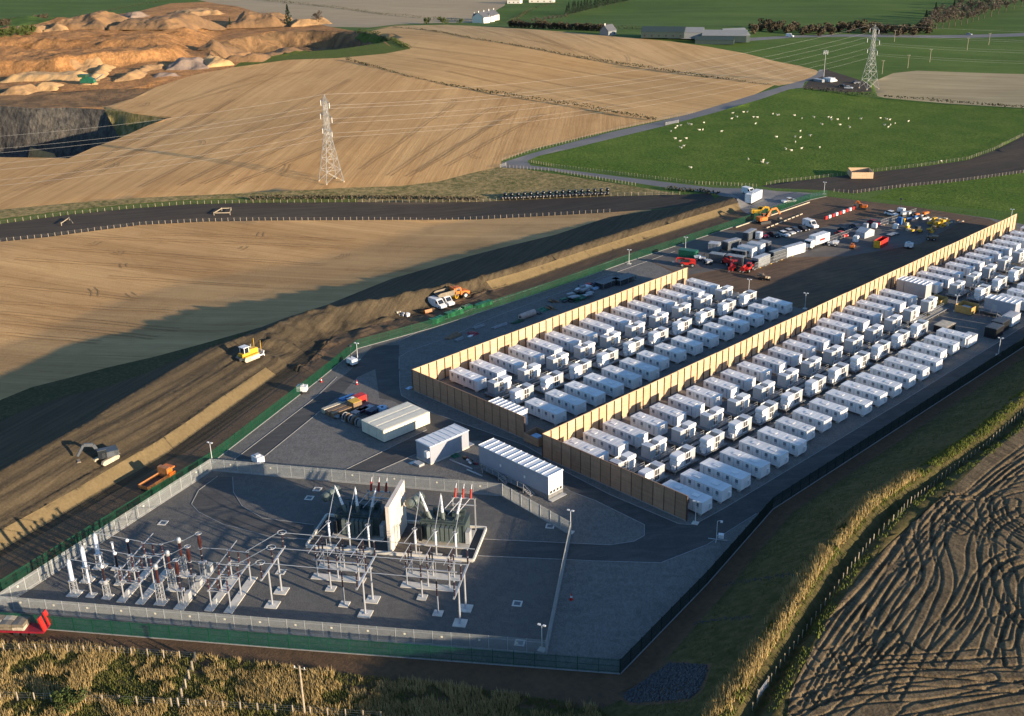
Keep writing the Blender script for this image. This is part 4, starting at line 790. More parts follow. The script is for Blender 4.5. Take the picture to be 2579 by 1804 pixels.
def bay(o, nm):
    pin(-22.4+o, 5.6, f'post insulator on white pedestal under the rear busbar at {nm}'); pin(-18.9+o, 1.9, f'post insulator on white pedestal under the middle busbar at {nm}')
    t = thing('disconnector', f'low white disconnector frame on pale strips in front of {nm}', 'disconnector', U(-25.7+o, 8.6), UR, 'transformer bay disconnector frames')
    for y in (0, 3.1):
        MB().bx(-.9, 8.0, y-.8, y+.8, -.1, .13).build('plinth', MT['plinth'], t)
        for x in (0, 3.5, 7.0): MB().cyl((x, y, .13), (x, y, 3.1), .13).build('leg', MT['alu'], t)
        MB().bar((-.5, y, 3.2), (8.3, y, 3.2), .18).build('beam', MT['alu'], t)
    for x in (0, 3.5, 7.0):
        MB().bar((x-.3, 0, 3.2), (x-.3, 3.1, 3.2), .1).bar((x+.3, 0, 3.2), (x+.3, 3.1, 3.2), .1).bar((x-.3, 1.5, 3.2), (x+.3, 1.5, 3.2), .1).build('cross_beam', MT['galv'], t)
        for y in (0, 1.6, 3.1):
            b = MB(); stack(b, 3.3, 5.6, .15, (x, y)); b.build('insulator', [MT['insd'], MT['alu']], t)
        MB().cyl((x, -2.8, 6.2), (x, 3.4, 5.72), .055).build('blade', MT['alu'], t); MB().ring((x, 0, 5.8), .26, .035, 12, 5, 0, 'y').build('terminal', MT['alu'], t)
        MB().bar((x-.3, .2, .4), (x+.3, 2.9, 3.0), .07).build('brace', MT['galv'], t)
    MB().bar((-.6, 1.2, 4.3), (8, 1.4, 4.3), .08).build('drive_tube', MT['alu'], t)
    for k, x in enumerate((-26.6, -23.1, -19.7)):
        a = thing('surge_arrester', f'white surge arrester post in front of {nm}, {("leftmost", "middle", "rightmost")[k]} of three', 'surge arrester', U(x+o, 17.4), UR, 'surge arresters in front of the transformers')
        MB().bx(-.8, .8, -.8, .8, 0, .13).build('plinth', MT['plinth'], a); MB().cyl((0, 0, .13), (0, 0, 2.2), .16, .13).build('pedestal', MT['alu'], a); sheds(MB(), 2.2, 4.9, .2, .2).build('arrester', MT['insw'], a); MB().ring((0, 0, 4.95), .42, .05, 12).build('grading_ring', MT['alu'], a)
        MB().cyl((0, 0, 4.9), (-.15+.02*k, -5.6, 5.75), .045).build('link', MT['alu'], a)
    t = thing('transformer', f'dark green power transformer with white bushings, {nm}', 'transformer', U(-26.9+o, 20.6), UR, 'power transformers')
    MB().bx(-.6, 8.6, -.4, 5.4, .0, .35).build('plinth', MT['conc'], t)
    tk = MB().bx(0, 7.8, .8, 4.6, .5, 3.9).bx(-.1, 7.9, .7, 4.7, 3.9, 4.05).bx(.5, 1.6, 4.6, 5.2, .6, 3.0)
    for k in range(9): tk.bx(.3+k*.9, .38+k*.9, .68, .8, .55, 3.85)
    tk.build('tank', MT['tank'], t)
    for k in range(7): MB().bx(1.5+k*.78, 1.5+k*.78+.6, -.35, .62, 1.0, 3.75).bx(1.5+k*.78+.1, 1.5+k*.78+.5, .62, .68, 1.2, 3.5).build('radiator', MT['rad'], t)
    MB().bx(-.1, .5, -.2, .7, .8, 3.2).build('control_cabinet', MT['dark'], t); MB().bx(7.9, 8.6, .6, 2.2, .5, 2.7).build('tap_changer', MT['grey'], t)
    for k, (x, tx, ty) in enumerate(((1.6, -1.5, .2), (3.8, -.2, .2), (6.0, 1.1, .2))):
        MB().cyl((x, 1.9, 4.05), (x+tx*.32, 1.9+ty*.3, 5.4), .38, .34, 10).build('turret', MT['rad'], t)
        q = Vector((x+tx*.32, 1.9+ty*.3, 5.4)); e = Vector((x+tx, 1.9+ty, 8.5)); b = MB()
        for m_ in range(10):
            p0 = q.lerp(e, m_/10); p1 = q.lerp(e, (m_+.6)/10); p2 = q.lerp(e, (m_+1)/10); r = .27-.012*m_; b.cyl(p0, p1, r*.7, r, 9).cyl(p1, p2, r, r*.7, 9)
        b.cyl(e, e+(e-q).normalized()*.5, .07, .03, 8); b.build('bushing', MT['insw'], t)
        ax = -26.6+3.45*k+26.9; MB().cyl((ax-.0, -3.2, 5.0), e+(e-q).normalized()*.4, .05).build('conductor', MT['alu'], t)
    cv = MB().cyl((-2.3, 2.3, 6.2), (-.7, 5.2, 6.5), .8, .8, 14); cv.build('conservator', MT['rad'], t, True)
    MB().bar((-.2, 3.2, 3.9), (-1.7, 3.2, 5.6), .35, .5).bar((.3, 4.4, 3.9), (-1.0, 4.6, 5.8), .3).bar((-.2, 3.2, 2.0), (-.2, 3.2, 3.9), .35).build('conservator_bracket', MT['rad'], t)
    cl = MB()
    for k in range(5): cl.cyl((1.0+k*1.3, 3.5, 4.05), (1.0+k*1.3, 3.5, 4.6+.3*(k % 2)), .28, .2, 8)
    
    for k in range(6): cl.bx(.4+k*1.2, 1.2+k*1.2, 2.9+(k % 2)*.8, 3.5+(k % 2)*.8, 4.06, 4.6+.35*((k*7) % 3)); cl.cyl((.8+k*1.15, 1.3, 4.05), (1.2+k*1.15, 1.3, 4.5), .1, .1, 6)
    cl.bar((.3, 1.1, 4.3), (7.5, 1.1, 4.3), .14).bar((.5, 4.4, 5.1), (7.4, 4.4, 5.1), .16).bar((7.4, 1.0, 4.2), (7.4, 4.4, 5.1), .12)
    cl.bx(2.0, 6.5, 4.0, 4.3, 4.06, 4.5).bx(2.6, 3.2, 2.8, 3.3, 4.06, 5.1).cyl((.6, 3.0, 4.06), (.6, 3.0, 5.2), .42, .3, 9); cl.build('top_fittings', MT['tank'], t)
    g = thing('cable_gantry', f'steel gantry carrying three red insulators behind {nm}', 'gantry', U(-20.3+o, 26.0), UR, 'gantries with red insulators')
    for x in (-1.9, 2.0): MB().bar((x, 0, 0), (x, 0, 6.6), .2).build('post', MT['galv'], g)
    MB().bar((-2.1, 0, 6.5), (2.2, 0, 6.5), .2).bar((-2.1, 0, 5.2), (2.2, 0, 5.2), .16).build('beam', MT['galv'], g)
    for k in range(3):
        x = -1.4+k*1.35; b = MB(); b.cyl((x, -.1, 6.6), (x+.1, .3, 8.2), .24, .17, 9); b.build('red_insulator', MT['redins'], g); MB().cyl((x+.1, .3, 8.2), (x+.2, .5, 9.0), .07, .04).build('tip', MT['insw'], g)
        MB().cyl((x, -.15, 6.7), (x-2.0, -3.0, 4.8), .06).build('conductor', MT['alu'], g)
bay(0, 'the left transformer'); bay(15.0, 'the right transformer')
t = thing('blast_wall', 'tall pale concrete blast wall standing between the two transformers', 'wall', U(-16.0, 17.0), UR); MB().bx(-.32, .32, 0, 9.3, 0, 8.9).build('slab', MT['blast'], t); MB().bx(-.36, .36, -.05, 9.35, 8.9, 8.98).build('coping', MT['blast'], t)
bd = thing('bund_wall', 'low pale concrete bund kerb framing the transformer pads', 'kerb wall', U(-30.7, 16.7), UR)
for a, b_, c_, d_ in ((0, 29, -.15, .15), (0, 29, 10.2, 10.5), (-.15, .15, .151, 10.19), (28.85, 29.15, .151, 10.19)): MB().bx(a, b_, c_, d_, -.05, .55).build('side', MT['plinth'], bd)
MB().bx(.16, 28.84, .16, 10.18, -.02, .035).build('floor', GR['tarmac'], bd)
MT['lid'] = mat('drain_cover', (.55, .54, .50), rough=.9, var=.1)
def cover(px, label, hole=True):
    x, y = atp(px); t = thing('drain_cover', label, 'drain cover', (x, y, 0), UR, 'square drain covers in the gravel'); b = MB()
    for a in ((-.75, .75, -.75, -.5), (-.75, .75, .5, .75), (-.75, -.5, -.5, .5), (.5, .75, -.5, .5)): b.bx(*a, 0, .07)
    b.build('frame', MT['lid'], t); MB().bx(-.5, .5, -.5, .5, -.01, .03).build('lid', MT['vent'], t)
z7 = CR(0, 1150, 2.4556); z8 = CR(700, 1150, 2.4556)
for p, q in ((z7(1008, 411), 'alone near the sunlit side fence'), (z7(1913, 257), 'left of the left conservator, nearer one'), (z7(1962, 203), 'beside the rear fence behind the left conservator'), (z7(1738, 714), 'beside the leftmost busbar portal'), (z8(1683, 432), 'at the foot of the fence beside the long building'), (z8(1480, 910), 'in the shaded open gravel'), (z8(1496, 1153), 'beside the lamp post in the front corner')): cover(p, f'pale square drain cover {q}')
# ------------------------------------------------------------------ lamp posts
MT['pole'] = mat('lamp_post_grey', (.66, .67, .67), rough=.4, metal=.2, var=.06)
def lamp():
    t = thing('lamp_post', '', 'lamp post'); MB().bx(-.55, .55, -.55, .55, -.05, .10).build('base_slab', MT['plinth'], t)
    MB().cyl((0, 0, .1), (0, 0, 1.2), .10, .10).cyl((0, 0, 1.2), (0, 0, 4.2), .07, .055).build('pole', MT['pole'], t)
    MB().bx(-.5, .5, -.06, .06, 4.2, 4.27).build('head_arm', MT['pole'], t); MB().bx(-.62, -.2, -.14, .14, 4.271, 4.42).build('floodlight', MT['white'], t); MB().bx(.2, .62, -.14, .14, 4.271, 4.42).build('floodlight', MT['white'], t)
    return t
LP = lamp(); LPS = [((535, 1165), 'at the corner where palisade and green fences meet'), ((901, 907), 'beside the gravel bend near the mobile camera tower'), ((1584, 664.7), 'beside the green fence above the dark stacked frames'), ((1726, 632), 'behind the green steel container'),
    ((1437, 1341), 'inside the palisade corner below the long building'), ((1365, 1637), 'in the front corner of the substation'), ((1751, 1318), 'at the end of the shaded timber end wall'), ((2514, 895), 'beside the dark fence on the shaded access road'), ((2027, 778), 'on bare earth behind the longer timber wall'),
    ((2075, 489), 'at the far gate beside the lane'), ((2406, 784), 'beside the yellow bunds'), ((2545, 560), 'behind the far end of the longer timber wall'), ((1885, 742), 'behind the smaller battery bank')]
for p, q in LPS:
    x, y = atp(p); place(LP, (x, y, 0), R(20), f'grey lamp post with two floodlights {q}', group='lamp posts round the site')
# ------------------------------------------------------------------ buildings on the site
cA = CR(1660, 560, 3.29); cB = CR(1830, 470, 4.387); cC = CR(2050, 500, 3.29); cD = CR(800, 970, 4.387); cE = CR(180, 1080, 4.7); cF = CR(560, 840, 9.4); cG = CR(1040, 690, 3.29); s5 = CR(0, 1450, 4.536); c7 = CR(1400, 700, 5.735); c4b = CR(2079, 700, 4.588); c9 = CR(1000, 1080, 2.924); cW = CR(1980, 140, 4.387)
MT['bgrey'] = mat('cabin_grey_blue', (.29, .31, .36), rough=.5, var=.05, sc=.5, streak=.1)
MT['cream'] = mat('cream_paint', (.70, .66, .54), rough=.5, var=.06, sc=.6, streak=.16)
MT['glass'] = mat('dark_glass', (.02, .025, .03), rough=.08, var=.1, spec=.8)
MT['rubber'] = mat('rubber', (.02, .02, .02), rough=.9, var=.3)
PAL = dict(slate=(.075, .085, .10), midgrey=(.24, .26, .28), white=(.72, .73, .74), green=(.02, .13, .075), red=(.50, .025, .02), orange=(.62, .16, .02), yellow=(.66, .38, .03), blue=(.03, .13, .36), black=(.02, .021, .024), darkblue=(.03, .045, .085), maroon=(.26, .015, .03), silver=(.42, .44, .47), ltblue=(.36, .50, .68), beige=(.50, .43, .32), steel=(.30, .31, .33), brown=(.22, .14, .08), pink=(.50, .38, .33), dkgreen=(.03, .09, .05), mud=(.20, .165, .12), rust=(.40, .17, .06))
def P_(n):
    k = 'pal_'+n
    if k not in MT: MT[k] = mat(n+'_paint', PAL[n], rough=.5, var=.22, sc=1.6, spec=.4, streak=.32)
    return MT[k]
def shed(name, label, cat, x0, y0, L, W, Hh, rz=0, wall_='bgrey', ribs=9, lift=.35, sun_face=None, stairs=0, acs=0, group=None):
    t = thing(name, label, cat, (x0, y0, 0), rz, group)
    MB().bx(0, L, 0, W, lift, Hh-.12).build('wall', MT[wall_], t)
    r = MB().bx(-.12, L+.12, -.12, W+.12, Hh-.118, Hh); r.build('roof', MT['roofw'], t)
    s = MB()
    for k in range(ribs+1): x = .05+k*(L-.1)/ribs; MB.bx(s, x-.05, x+.05, -.1, W+.1, Hh+.002, Hh+.10)
    rb = s.build('roof_seam', MT['white'], t); rb['kind'] = 'stuff'
    MB().bx(-.05, L+.05, -.05, W+.05, 0, lift-.002).build('base_frame', MT['conc'] if lift < .5 else MT['galvd'], t)
    return t
b1 = shed('equipment_building', 'small grey equipment building with blue roof beside the cream containers', 'building', -149.05, 120.1, 10, 4.15, 3.9, R(90), ribs=7)
MB().bx(-.02, -.001, 1.4, 2.5, .5, 2.7).build('door', MT['grey'], b1); MB().bx(-.7, -.021, .15, 1.0, 1.6, 2.9).build('cooling_unit', MT['white'], b1)
MB().bx(-2.2, -.9, .8, 2.6, 0, .5).bx(-2.6, -.9, 2.7, 3.6, 0, .12).build('steps', MT['galv'], b1); MB().bx(10.1, 11.6, .2, 2.6, .1, .2).build('landing', MT['galv'], b1)
b2 = shed('switchgear_building', 'long grey switchgear building with ribbed roof, platforms and stairs', 'building', -141.6, 126.1, 18.4, 3.75, 4.75, 0, ribs=12, lift=.95)
MB().bx(18.4, 18.43, .01, 3.74, .96, 4.6).build('sunlit_end_panel', MT['white'], b2)  # white panel puts the sunlight on this end wall into colour
for x in (4.2, 10.6): MB().bx(x, x+1.3, -.03, -.001, 1.0, 3.2).build('door', MT['bgrey'], b2); MB().bx(x+1.5, x+1.9, -.04, -.001, 2.2, 2.7).build('sign', MT['white'], b2)
for k in range(4): MB().bx(18.431, 18.45, .35+k*.85, .95+k*.85, 1.1, 1.6).build('louvre', MT['dark'], b2)
def stair(par, x, n=5):
    MB().bx(x-3.0, x+1.8, -1.45, -.06, .84, .93).build('platform', MT['galvd'], par)
    b = MB()
    for k in range(n): b.bx(x+1.8+k*.36, x+2.1+k*.36, -1.4, -.3, .72-k*.17, .78-k*.17)
    b.bar((x+1.8, -1.42, .8), (x+3.7, -1.42, .0), .07, .2).bar((x+1.8, -.28, .8), (x+3.7, -.28, .0), .07, .2); b.build('stair', MT['galv'], par)
    h = MB().bar((x-3, -1.42, 1.9), (x+1.8, -1.42, 1.9), .05).bar((x+1.8, -1.42, 1.9), (x+3.6, -1.42, 1.05), .05)
    for q in (-3, -1.4, .2, 1.8): h.bar((x+q, -1.42, .93), (x+q, -1.42, 1.9), .05)
    h.bar((x+3.6, -1.42, .1), (x+3.6, -1.42, 1.05), .05); h.build('handrail', MT['galv'], par)
    for q in (-2.8, 1.6): MB().bx(x+q, x+q+.1, -1.4, -1.3, 0, .84).build('platform_leg', MT['galv'], par)
stair(b2, 5.0); stair(b2, 11.6)
MB().bx(18.6, 19.6, -.3, 3.6, .1, .22).build('landing', MT['galv'], b2)
bs = shed('equipment_container', 'ribbed roof equipment container tucked behind the shorter bank end wall', 'equipment container', -156.6, 142.3, 8.6, 3.2, 3.6, 0, 'white', 7)
bf = shed('equipment_shed', 'grey shed with ribbed roof amid the containers along the longer wall', 'equipment shed', -133.5, 272.3, 8.3, 3.4, 3.7, 0, 'grey', 7); MB().bx(2, 2.1, -.03, -.001, .5, 3.2).build('downpipe', MT['dark'], bf)
bg = shed('equipment_shed', 'tall grey shed with stairs beside the yellow bunds and dark perimeter fence', 'equipment shed', -109.4, 272.3, 7.9, 3.2, 4.2, 0, 'bgrey', 6, .5); MB().bx(2.2, 3.3, -.03, -.001, .6, 2.8).build('door', MT['grey'], bg); stair(bg, 2.4, 3)
# ------------------------------------------------------------------ steel boxes, cabins
def corr(b, L, W, Hh, z0=.15, mi=0):
    b.bx(.05, L-.05, .05, W-.05, z0, Hh-.06, mi)
    n = int(L/.42)
    for k in range(n):
        x = .12+k*(L-.24)/n; b.bx(x, x+.2, .0, .049, z0+.15, Hh-.2, mi).bx(x, x+.2, W-.049, W, z0+.15, Hh-.2, mi)
    n = int(W/.42)
    for k in range(n): y = .12+k*(W-.24)/n; b.bx(0, .049, y, y+.2, z0+.15, Hh-.2, mi).bx(L-.049, L, y, y+.2, z0+.15, Hh-.2, mi)
    return b
def cbox(name, label, cat, x, y, rz, L, W, Hh, c, roofc=None, group=None, door=True, win=False, lift=.0):
    t = thing(name, label, cat, (x, y, lift), rz, group); m_ = P_(c) if c in PAL else MT[c]
    b = corr(MB(), L, W, Hh); b.build('body', m_, t)
    MB().bx(-.02, L+.02, -.02, W+.02, Hh-.058, Hh).bx(.3, L-.3, .3, W-.3, Hh+.001, Hh+.03).build('roof', P_(roofc) if roofc else m_, t)
    MB().bx(-.03, L+.03, -.03, W+.03, .0, .149).build('base_rail', MT['dark'], t)
    if door: MB().bx(L+.001, L+.05, .15, W/2-.02, .3, Hh-.3).build('door', m_, t); MB().bx(L+.001, L+.05, W/2+.02, W-.15, .3, Hh-.3).build('door', m_, t)
    if win:
        for q in (.25, .7): MB().bx(L*q-.5, L*q+.5, -.04, -.001, 1.1, 2.0).build('window', MT['glass'], t)
    return t
for k in range(3): cbox('shipping_container', ('cream steel container, left of three side by side', 'cream steel container, middle of three side by side', 'cream steel container with sunlit flank, right of three side by side')[k], 'shipping container', -168.0+k*2.48, 119.7, R(90), 12.19, 2.42, 2.75, 'cream', group='cream steel containers')
def boxpx(name, label, cat, P, Q, W, Hh, c, roofc=None, group='site cabins and stores in the compound', win=False, rect=True, lift=0):
    p = np.array(atp(P)); q = np.array(atp(Q)); d = q-p; return cbox(name, label, cat, p[0], p[1], math.atan2(d[1], d[0]), float(np.hypot(*d)), W, Hh, c, roofc, group, win=win, lift=lift)
for lab, P, Q, W, Hh, c, rc, nm in (
    ('green steel store container beside the red telehandler', (157, 297), (300, 316), 2.44, 2.6, 'green', None, 'shipping_container'), ('dark slate cabin, front row left, behind the white machine', (408, 328), (528, 346), 2.5, 2.6, 'slate', 'midgrey', 'site_cabin'),
    ('dark slate cabin, front row right, behind the red loaders', (545, 345), (690, 366), 2.5, 2.6, 'slate', 'midgrey', 'site_cabin'), ('low dark cabin between front row and white cabins', (588, 285), (712, 303), 2.5, 2.2, 'slate', 'steel', 'site_cabin'),
    ('white cabin with pale roof nearest the front of the cluster', (642, 274), (766, 300), 3.0, 2.9, 'white', 'silver', 'site_cabin'), ('white cabin immediately behind the nearest white cabin', (722, 246), (838, 268), 3.0, 2.9, 'white', 'silver', 'site_cabin'),
    ('dark cabin hidden behind the white cabins', (815, 232), (898, 246), 2.5, 2.8, 'slate', 'steel', 'site_cabin'), ('grey cabin with pale roof at the left of the cluster', (402, 240), (490, 249), 3.0, 2.5, 'midgrey', 'silver', 'site_cabin'),
    ('dark cabin set lengthways at the back left of the cluster', (520, 222), (567, 236), 6.0, 2.6, 'slate', 'steel', 'site_cabin'), ('dark cabin with pale doors at the rear beside the spoil heap', (690, 150), (737, 158), 6.0, 2.6, 'slate', 'steel', 'site_cabin'),
    ('small white store box beside the red car', (795, 143), (838, 149), 2.0, 2.3, 'white', None, 'site_cabin'), ('grey office cabin at the near right corner of the cluster', (765, 368), (818, 381), 6.2, 2.8, 'midgrey', 'silver', 'site_cabin'),
    ('dark grey cabin between corner office and long white cabin', (905, 312), (945, 324), 6.5, 2.7, 'slate', 'midgrey', 'site_cabin'), ('long white cabin beside the box lorry', (1012, 282), (1056, 295), 8.4, 3.0, 'white', 'silver', 'site_cabin')):
    boxpx(nm, lab, 'container' if 'store container' in lab else 'cabin', cA(*P), cA(*Q), W, Hh, c, rc, win=('office' in lab or 'white cabin' in lab))
for lab, P, Q, W, Hh, c, rc in (('white plant container with open dark top nearer the last white battery container', (1730, 745), (1733.5, 745), 0, 0, '', ''),):
    pass
for lab, x, y, L, W, Hh, c, rc in (('white plant box with dark top at the end of the outer container row', -103.6, 246.0, 2.4, 5.0, 2.4, 'white', 'silver'), ('black plant box, nearer of two beside the road', -101.9, 256.2, 2.9, 4.2, 2.6, 'black', 'slate'), ('black plant box, further of two beside the road', -102.6, 261.2, 2.9, 4.2, 2.6, 'black', 'slate'), ('white plant box with red stripe before the tall shed', -102.2, 266.4, 2.6, 5.0, 2.6, 'white', 'silver'), ('low dark plant box with pale roof left of the black plant boxes', -112.5, 251.5, 3.4, 4.8, 1.7, 'black', 'beige')):
    cbox('plant_box', lab, 'plant box', x, y, 0, L, W, Hh, c, rc, 'plant boxes beside the outer row', door=False)
MT['ybund'] = mat('ochre_ply', (.42, .27, .09), rough=.8, var=.15)
def openbox(name, label, x, y, L, W, Hh, m_, fill='dark', rz=0, group=None, cat='open crate'):
    t = thing(name, label, cat, (x, y, 0), rz, group)
    for a in ((0, L, 0, .1), (0, L, W-.1, W), (0, .1, .101, W-.101), (L-.1, L, .101, W-.101)): MB().bx(*a, .1, Hh).build('side', m_, t)
    MB().bx(.101, L-.101, .101, W-.101, .05, .2).build('floor', MT[fill], t); return t
o_ = openbox('open_bund', 'ochre plywood enclosure with open top in front of the tall shed', -115.0, 268.0, 4.4, 4.4, 2.0, MT['ybund']); MB().bx(1, 3.2, 1, 3, .2, 1.4).build('pump_unit', MT['grey'], o_)
o_ = openbox('open_bund', 'ochre plywood enclosure half hidden behind an inverter skid', -122.5, 268.6, 3.4, 4.0, 1.8, MT['ybund'])
o_ = openbox('open_bund', 'brown plywood enclosure at the open end of the shorter timber end wall', -143.2, 139.6, 4.2, 3.8, 1.9, MT['timber_shade']); MB().bx(1.0, 2.8, 1.0, 2.6, .2, 1.3).build('pump_unit', P_('ltblue'), o_)
# ------------------------------------------------------------------ vehicles
def wheels(t, xs, half, r, w_=.26, nm='wheel'):
    for x in xs:
        for s in (-1, 1):
            wv = MB().cyl((x, s*half-w_/2, r), (x, s*half+w_/2, r), r, r, 14).build(nm, MT['rubber'], t); MB().cyl((x, s*(half+w_/2)-.03, r), (x, s*(half+w_/2)+.02, r), r*.55, r*.5, 10).build('rim', MT['galv'], wv)
def car(c, kind='car'):
    t = thing('parked_car' if kind == 'car' else kind, '', 'car' if kind == 'car' else kind); m_ = P_(c)
    if kind == 'car':
        L = 4.5; W = .9; body = [(-2.2, .32), (2.15, .32), (2.22, .62), (2.05, .80), (1.15, .95), (-1.75, .98), (-2.2, .90)]; cab = [(1.1, .94), (.35, 1.45), (-1.1, 1.48), (-1.85, .96)]
    elif kind == 'van':
        L = 5.6; W = 1.0; body = [(-2.8, .35), (2.75, .35), (2.8, .8), (2.65, 1.05), (1.75, 1.3), (1.0, 2.25), (.6, 2.42), (-2.7, 2.42), (-2.8, 2.3)]; cab = None
    else:
        L = 5.2; W = .92; body = [(-2.6, .45), (2.5, .45), (2.6, .85), (2.4, 1.05), (1.2, 1.1), (-2.6, 1.08)]; cab = [(1.15, 1.09), (.5, 1.78), (-.7, 1.8), (-.9, 1.07)]
    MB().prism([(x, z) for x, z in body], -W, W).build('body', m_, t)
    if cab:
        MB().prism(cab, -W*.86, W*.86).build('windows', MT['glass'], t); z = max(q[1] for q in cab); a = [q[0] for q in cab if q[1] > z-.1]
        MB().bx(min(a)-.05, max(a)+.05, -W*.84, W*.84, z-.02, z+.04).build('roof', m_, t)
    else:
        MB().add([(1.76, -.85, 1.32), (1.76, .85, 1.32), (1.05, .8, 2.2), (1.05, -.8, 2.2)], [(0, 1, 2, 3)]).build('windscreen', MT['glass'], t)
        t.children[-1].location = (.03, 0, .03)
        for s in (-1, 1): MB().bx(.35, 1.2, s*W-.012*s-.015, s*W-.012*s+.03, 1.4, 2.05).build('window', MT['glass'], t)
    for s in (-1, 1): MB().bx(L/2-.08 if kind == 'car' else L/2-.06, L/2+.02, s*.7-.18, s*.7+.18, .62, .78).build('headlight', MT['white'], t)
    wheels(t, (-L*.30, L*.31), W-.1, .33 if kind == 'car' else .36); return t
VC = {}
def veh(kind, c, px, heading, label, group=None):
    if (kind, c) not in VC: VC[(kind, c)] = car(c, kind)
    x, y, z = at3(px); return place(VC[(kind, c)], (x, y, z), heading, label, group=group)
g1 = 'cars parked in the compound'
hd = ang(cB(850, 440), cB(1000, 490)); hx = hd
veh('van', 'white', cB(925, 448), hd, 'large white van parked at the end of the car row in the compound', g1)
veh('car', 'black', cB(520, 553), hd, 'black car at the near end of the car row in the compound', g1); veh('car', 'white', cB(628, 545), hd, 'white car parked next to the nearest black car in the compound', g1)
veh('car', 'silver', cB(690, 520), hd, 'silver car in the middle of the car row in the compound', g1); veh('car', 'darkblue', cB(752, 500), hd, 'dark blue car in the compound row between silver car and black car', g1); veh('car', 'black', cB(840, 485), hd, 'black car in the compound row next to the large white van', g1)
veh('car', 'maroon', cB(392, 556), hd, 'dark red car behind the small white store box', g1); veh('car', 'white', cC(640, 140), hd+R(8), 'white car standing alone near the far compound edge', g1); veh('car', 'maroon', cC(495, 215), hd, 'dark red car near the pale tent in the compound', g1)
veh('car', 'darkblue', cC(345, 250), hd, 'dark blue car behind the pale tent in the compound', g1); veh('car', 'red', cC(225, 312), hd, 'bright red car beside the mesh barriers and box lorry', g1); veh('car', 'black', cC(250, 280), hd, 'black car between the red car and the pale tent', g1)
veh('van', 'white', cB(245, 80), hd+R(4), 'white van driving on the lane outside the far gate'); veh('pickup', 'white', cB(690, 180), ang(cB(620, 180), cB(760, 165)), 'white pickup parked outside the green fence near the gate')
hv = ang(cG(165, 245), cG(245, 290)); veh('van', 'white', cG(205, 275), hv, 'white van beside the orange bucket on the earth track', 'white vans on the earth track'); veh('van', 'white', cG(270, 252), hv, 'white van beside the yellow pipe on the earth track', 'white vans on the earth track')
veh('van', 'white', z3(790, 232), R(10), 'tiny white van on the distant lane near the barns'); veh('car', 'silver', z3(1942, 218), R(5), 'tiny pale car on the distant lane below the far wood')
veh('car', 'white', cW(690, 362), R(20), 'white car in the distant works yard beside the pylon'); veh('car', 'black', cW(620, 345), R(20), 'black car in the distant works yard beside the pylon'); veh('car', 'darkblue', cW(770, 300), R(70), 'dark blue car next to the pylon foot in the works yard'); veh('van', 'white', cW(512, 292), R(80), 'white van beside the white cabin in the distant works yard')
boxpx('site_cabin', 'white cabin in the distant works yard by the lane', 'cabin', cW(402, 285), cW(442, 292), 5, 2.8, 'white', 'silver', None); boxpx('site_cabin', 'long low grey cabin in the distant works yard', 'cabin', cW(300, 285), cW(395, 300), 3, 2.2, 'midgrey', 'silver', None)
# box lorry
p = atp(z6(925, 370)); q = atp(z6(1030, 335)); a = math.atan2(p[1]-q[1], p[0]-q[0]); t = thing('box_lorry', 'white box lorry with red lettering smudge parked beside the long white cabin', 'lorry', (p[0], p[1], 0), a)
MB().bx(-7.6, -.4, -1.25, 1.25, 1.0, 3.7).build('cargo_box', P_('white'), t); MB().bx(-7.5, 1.9, -1.1, 1.1, .6, .98).build('chassis', MT['dark'], t); MB().prism([(0, .7), (1.95, .7), (2.0, 1.6), (1.7, 2.7), (0, 2.85)], -1.2, 1.2).build('cab', P_('white'), t); MB().bx(1.75, 1.95, -1.0, 1.0, 1.75, 2.5).build('windscreen', MT['glass'], t); MB().bx(-5.2, -2.6, 1.251, 1.27, 1.9, 2.6).build('livery_mark', P_('red'), t); wheels(t, (-6.3, -5.2, 1.0), 1.0, .5, .3)
p = atp(cB(270, 215)); q = atp(cB(380, 150)); a = math.atan2(q[1]-p[1], q[0]-p[0]); t = thing('box_trailer', 'tall white box trailer parked outside the fence beside the bund', 'trailer', (p[0], p[1], 0), a); MB().bx(.0, 9.0, 0, 2.5, .9, 3.9).build('cargo_box', P_('white'), t); MB().bx(.3, 8.8, .2, 2.3, .6, .899).build('chassis', MT['dark'], t); MB().bx(2, 3.5, .8, 1.7, 3.901, 4.0).build('roof_hatch', P_('silver'), t)
for x in (1.2, 2.4): 
    for y in (.3, 2.2): MB().cyl((x, y-.15, .5), (x, y+.15, .5), .5, .5, 12).build('wheel', MT['rubber'], t)
def tracks(t, L, half, w_=.55, h=.9, c='dark'):
    for s in (-1, 1):
        pr = [(-L/2+.35, 0), (L/2-.35, 0), (L/2, h*.45), (L/2-.3, h), (-L/2+.3, h), (-L/2, h*.45)]
        b = MB().prism(pr, s*half-w_/2, s*half+w_/2)
        for k in range(int(L/.3)): b.bx(-L/2+.3+k*.3, -L/2+.45+k*.3, s*half-w_/2-.02, s*half+w_/2+.02, h+.001, h+.06)
        b.build('track', MT[c] if c in MT else P_(c), t)
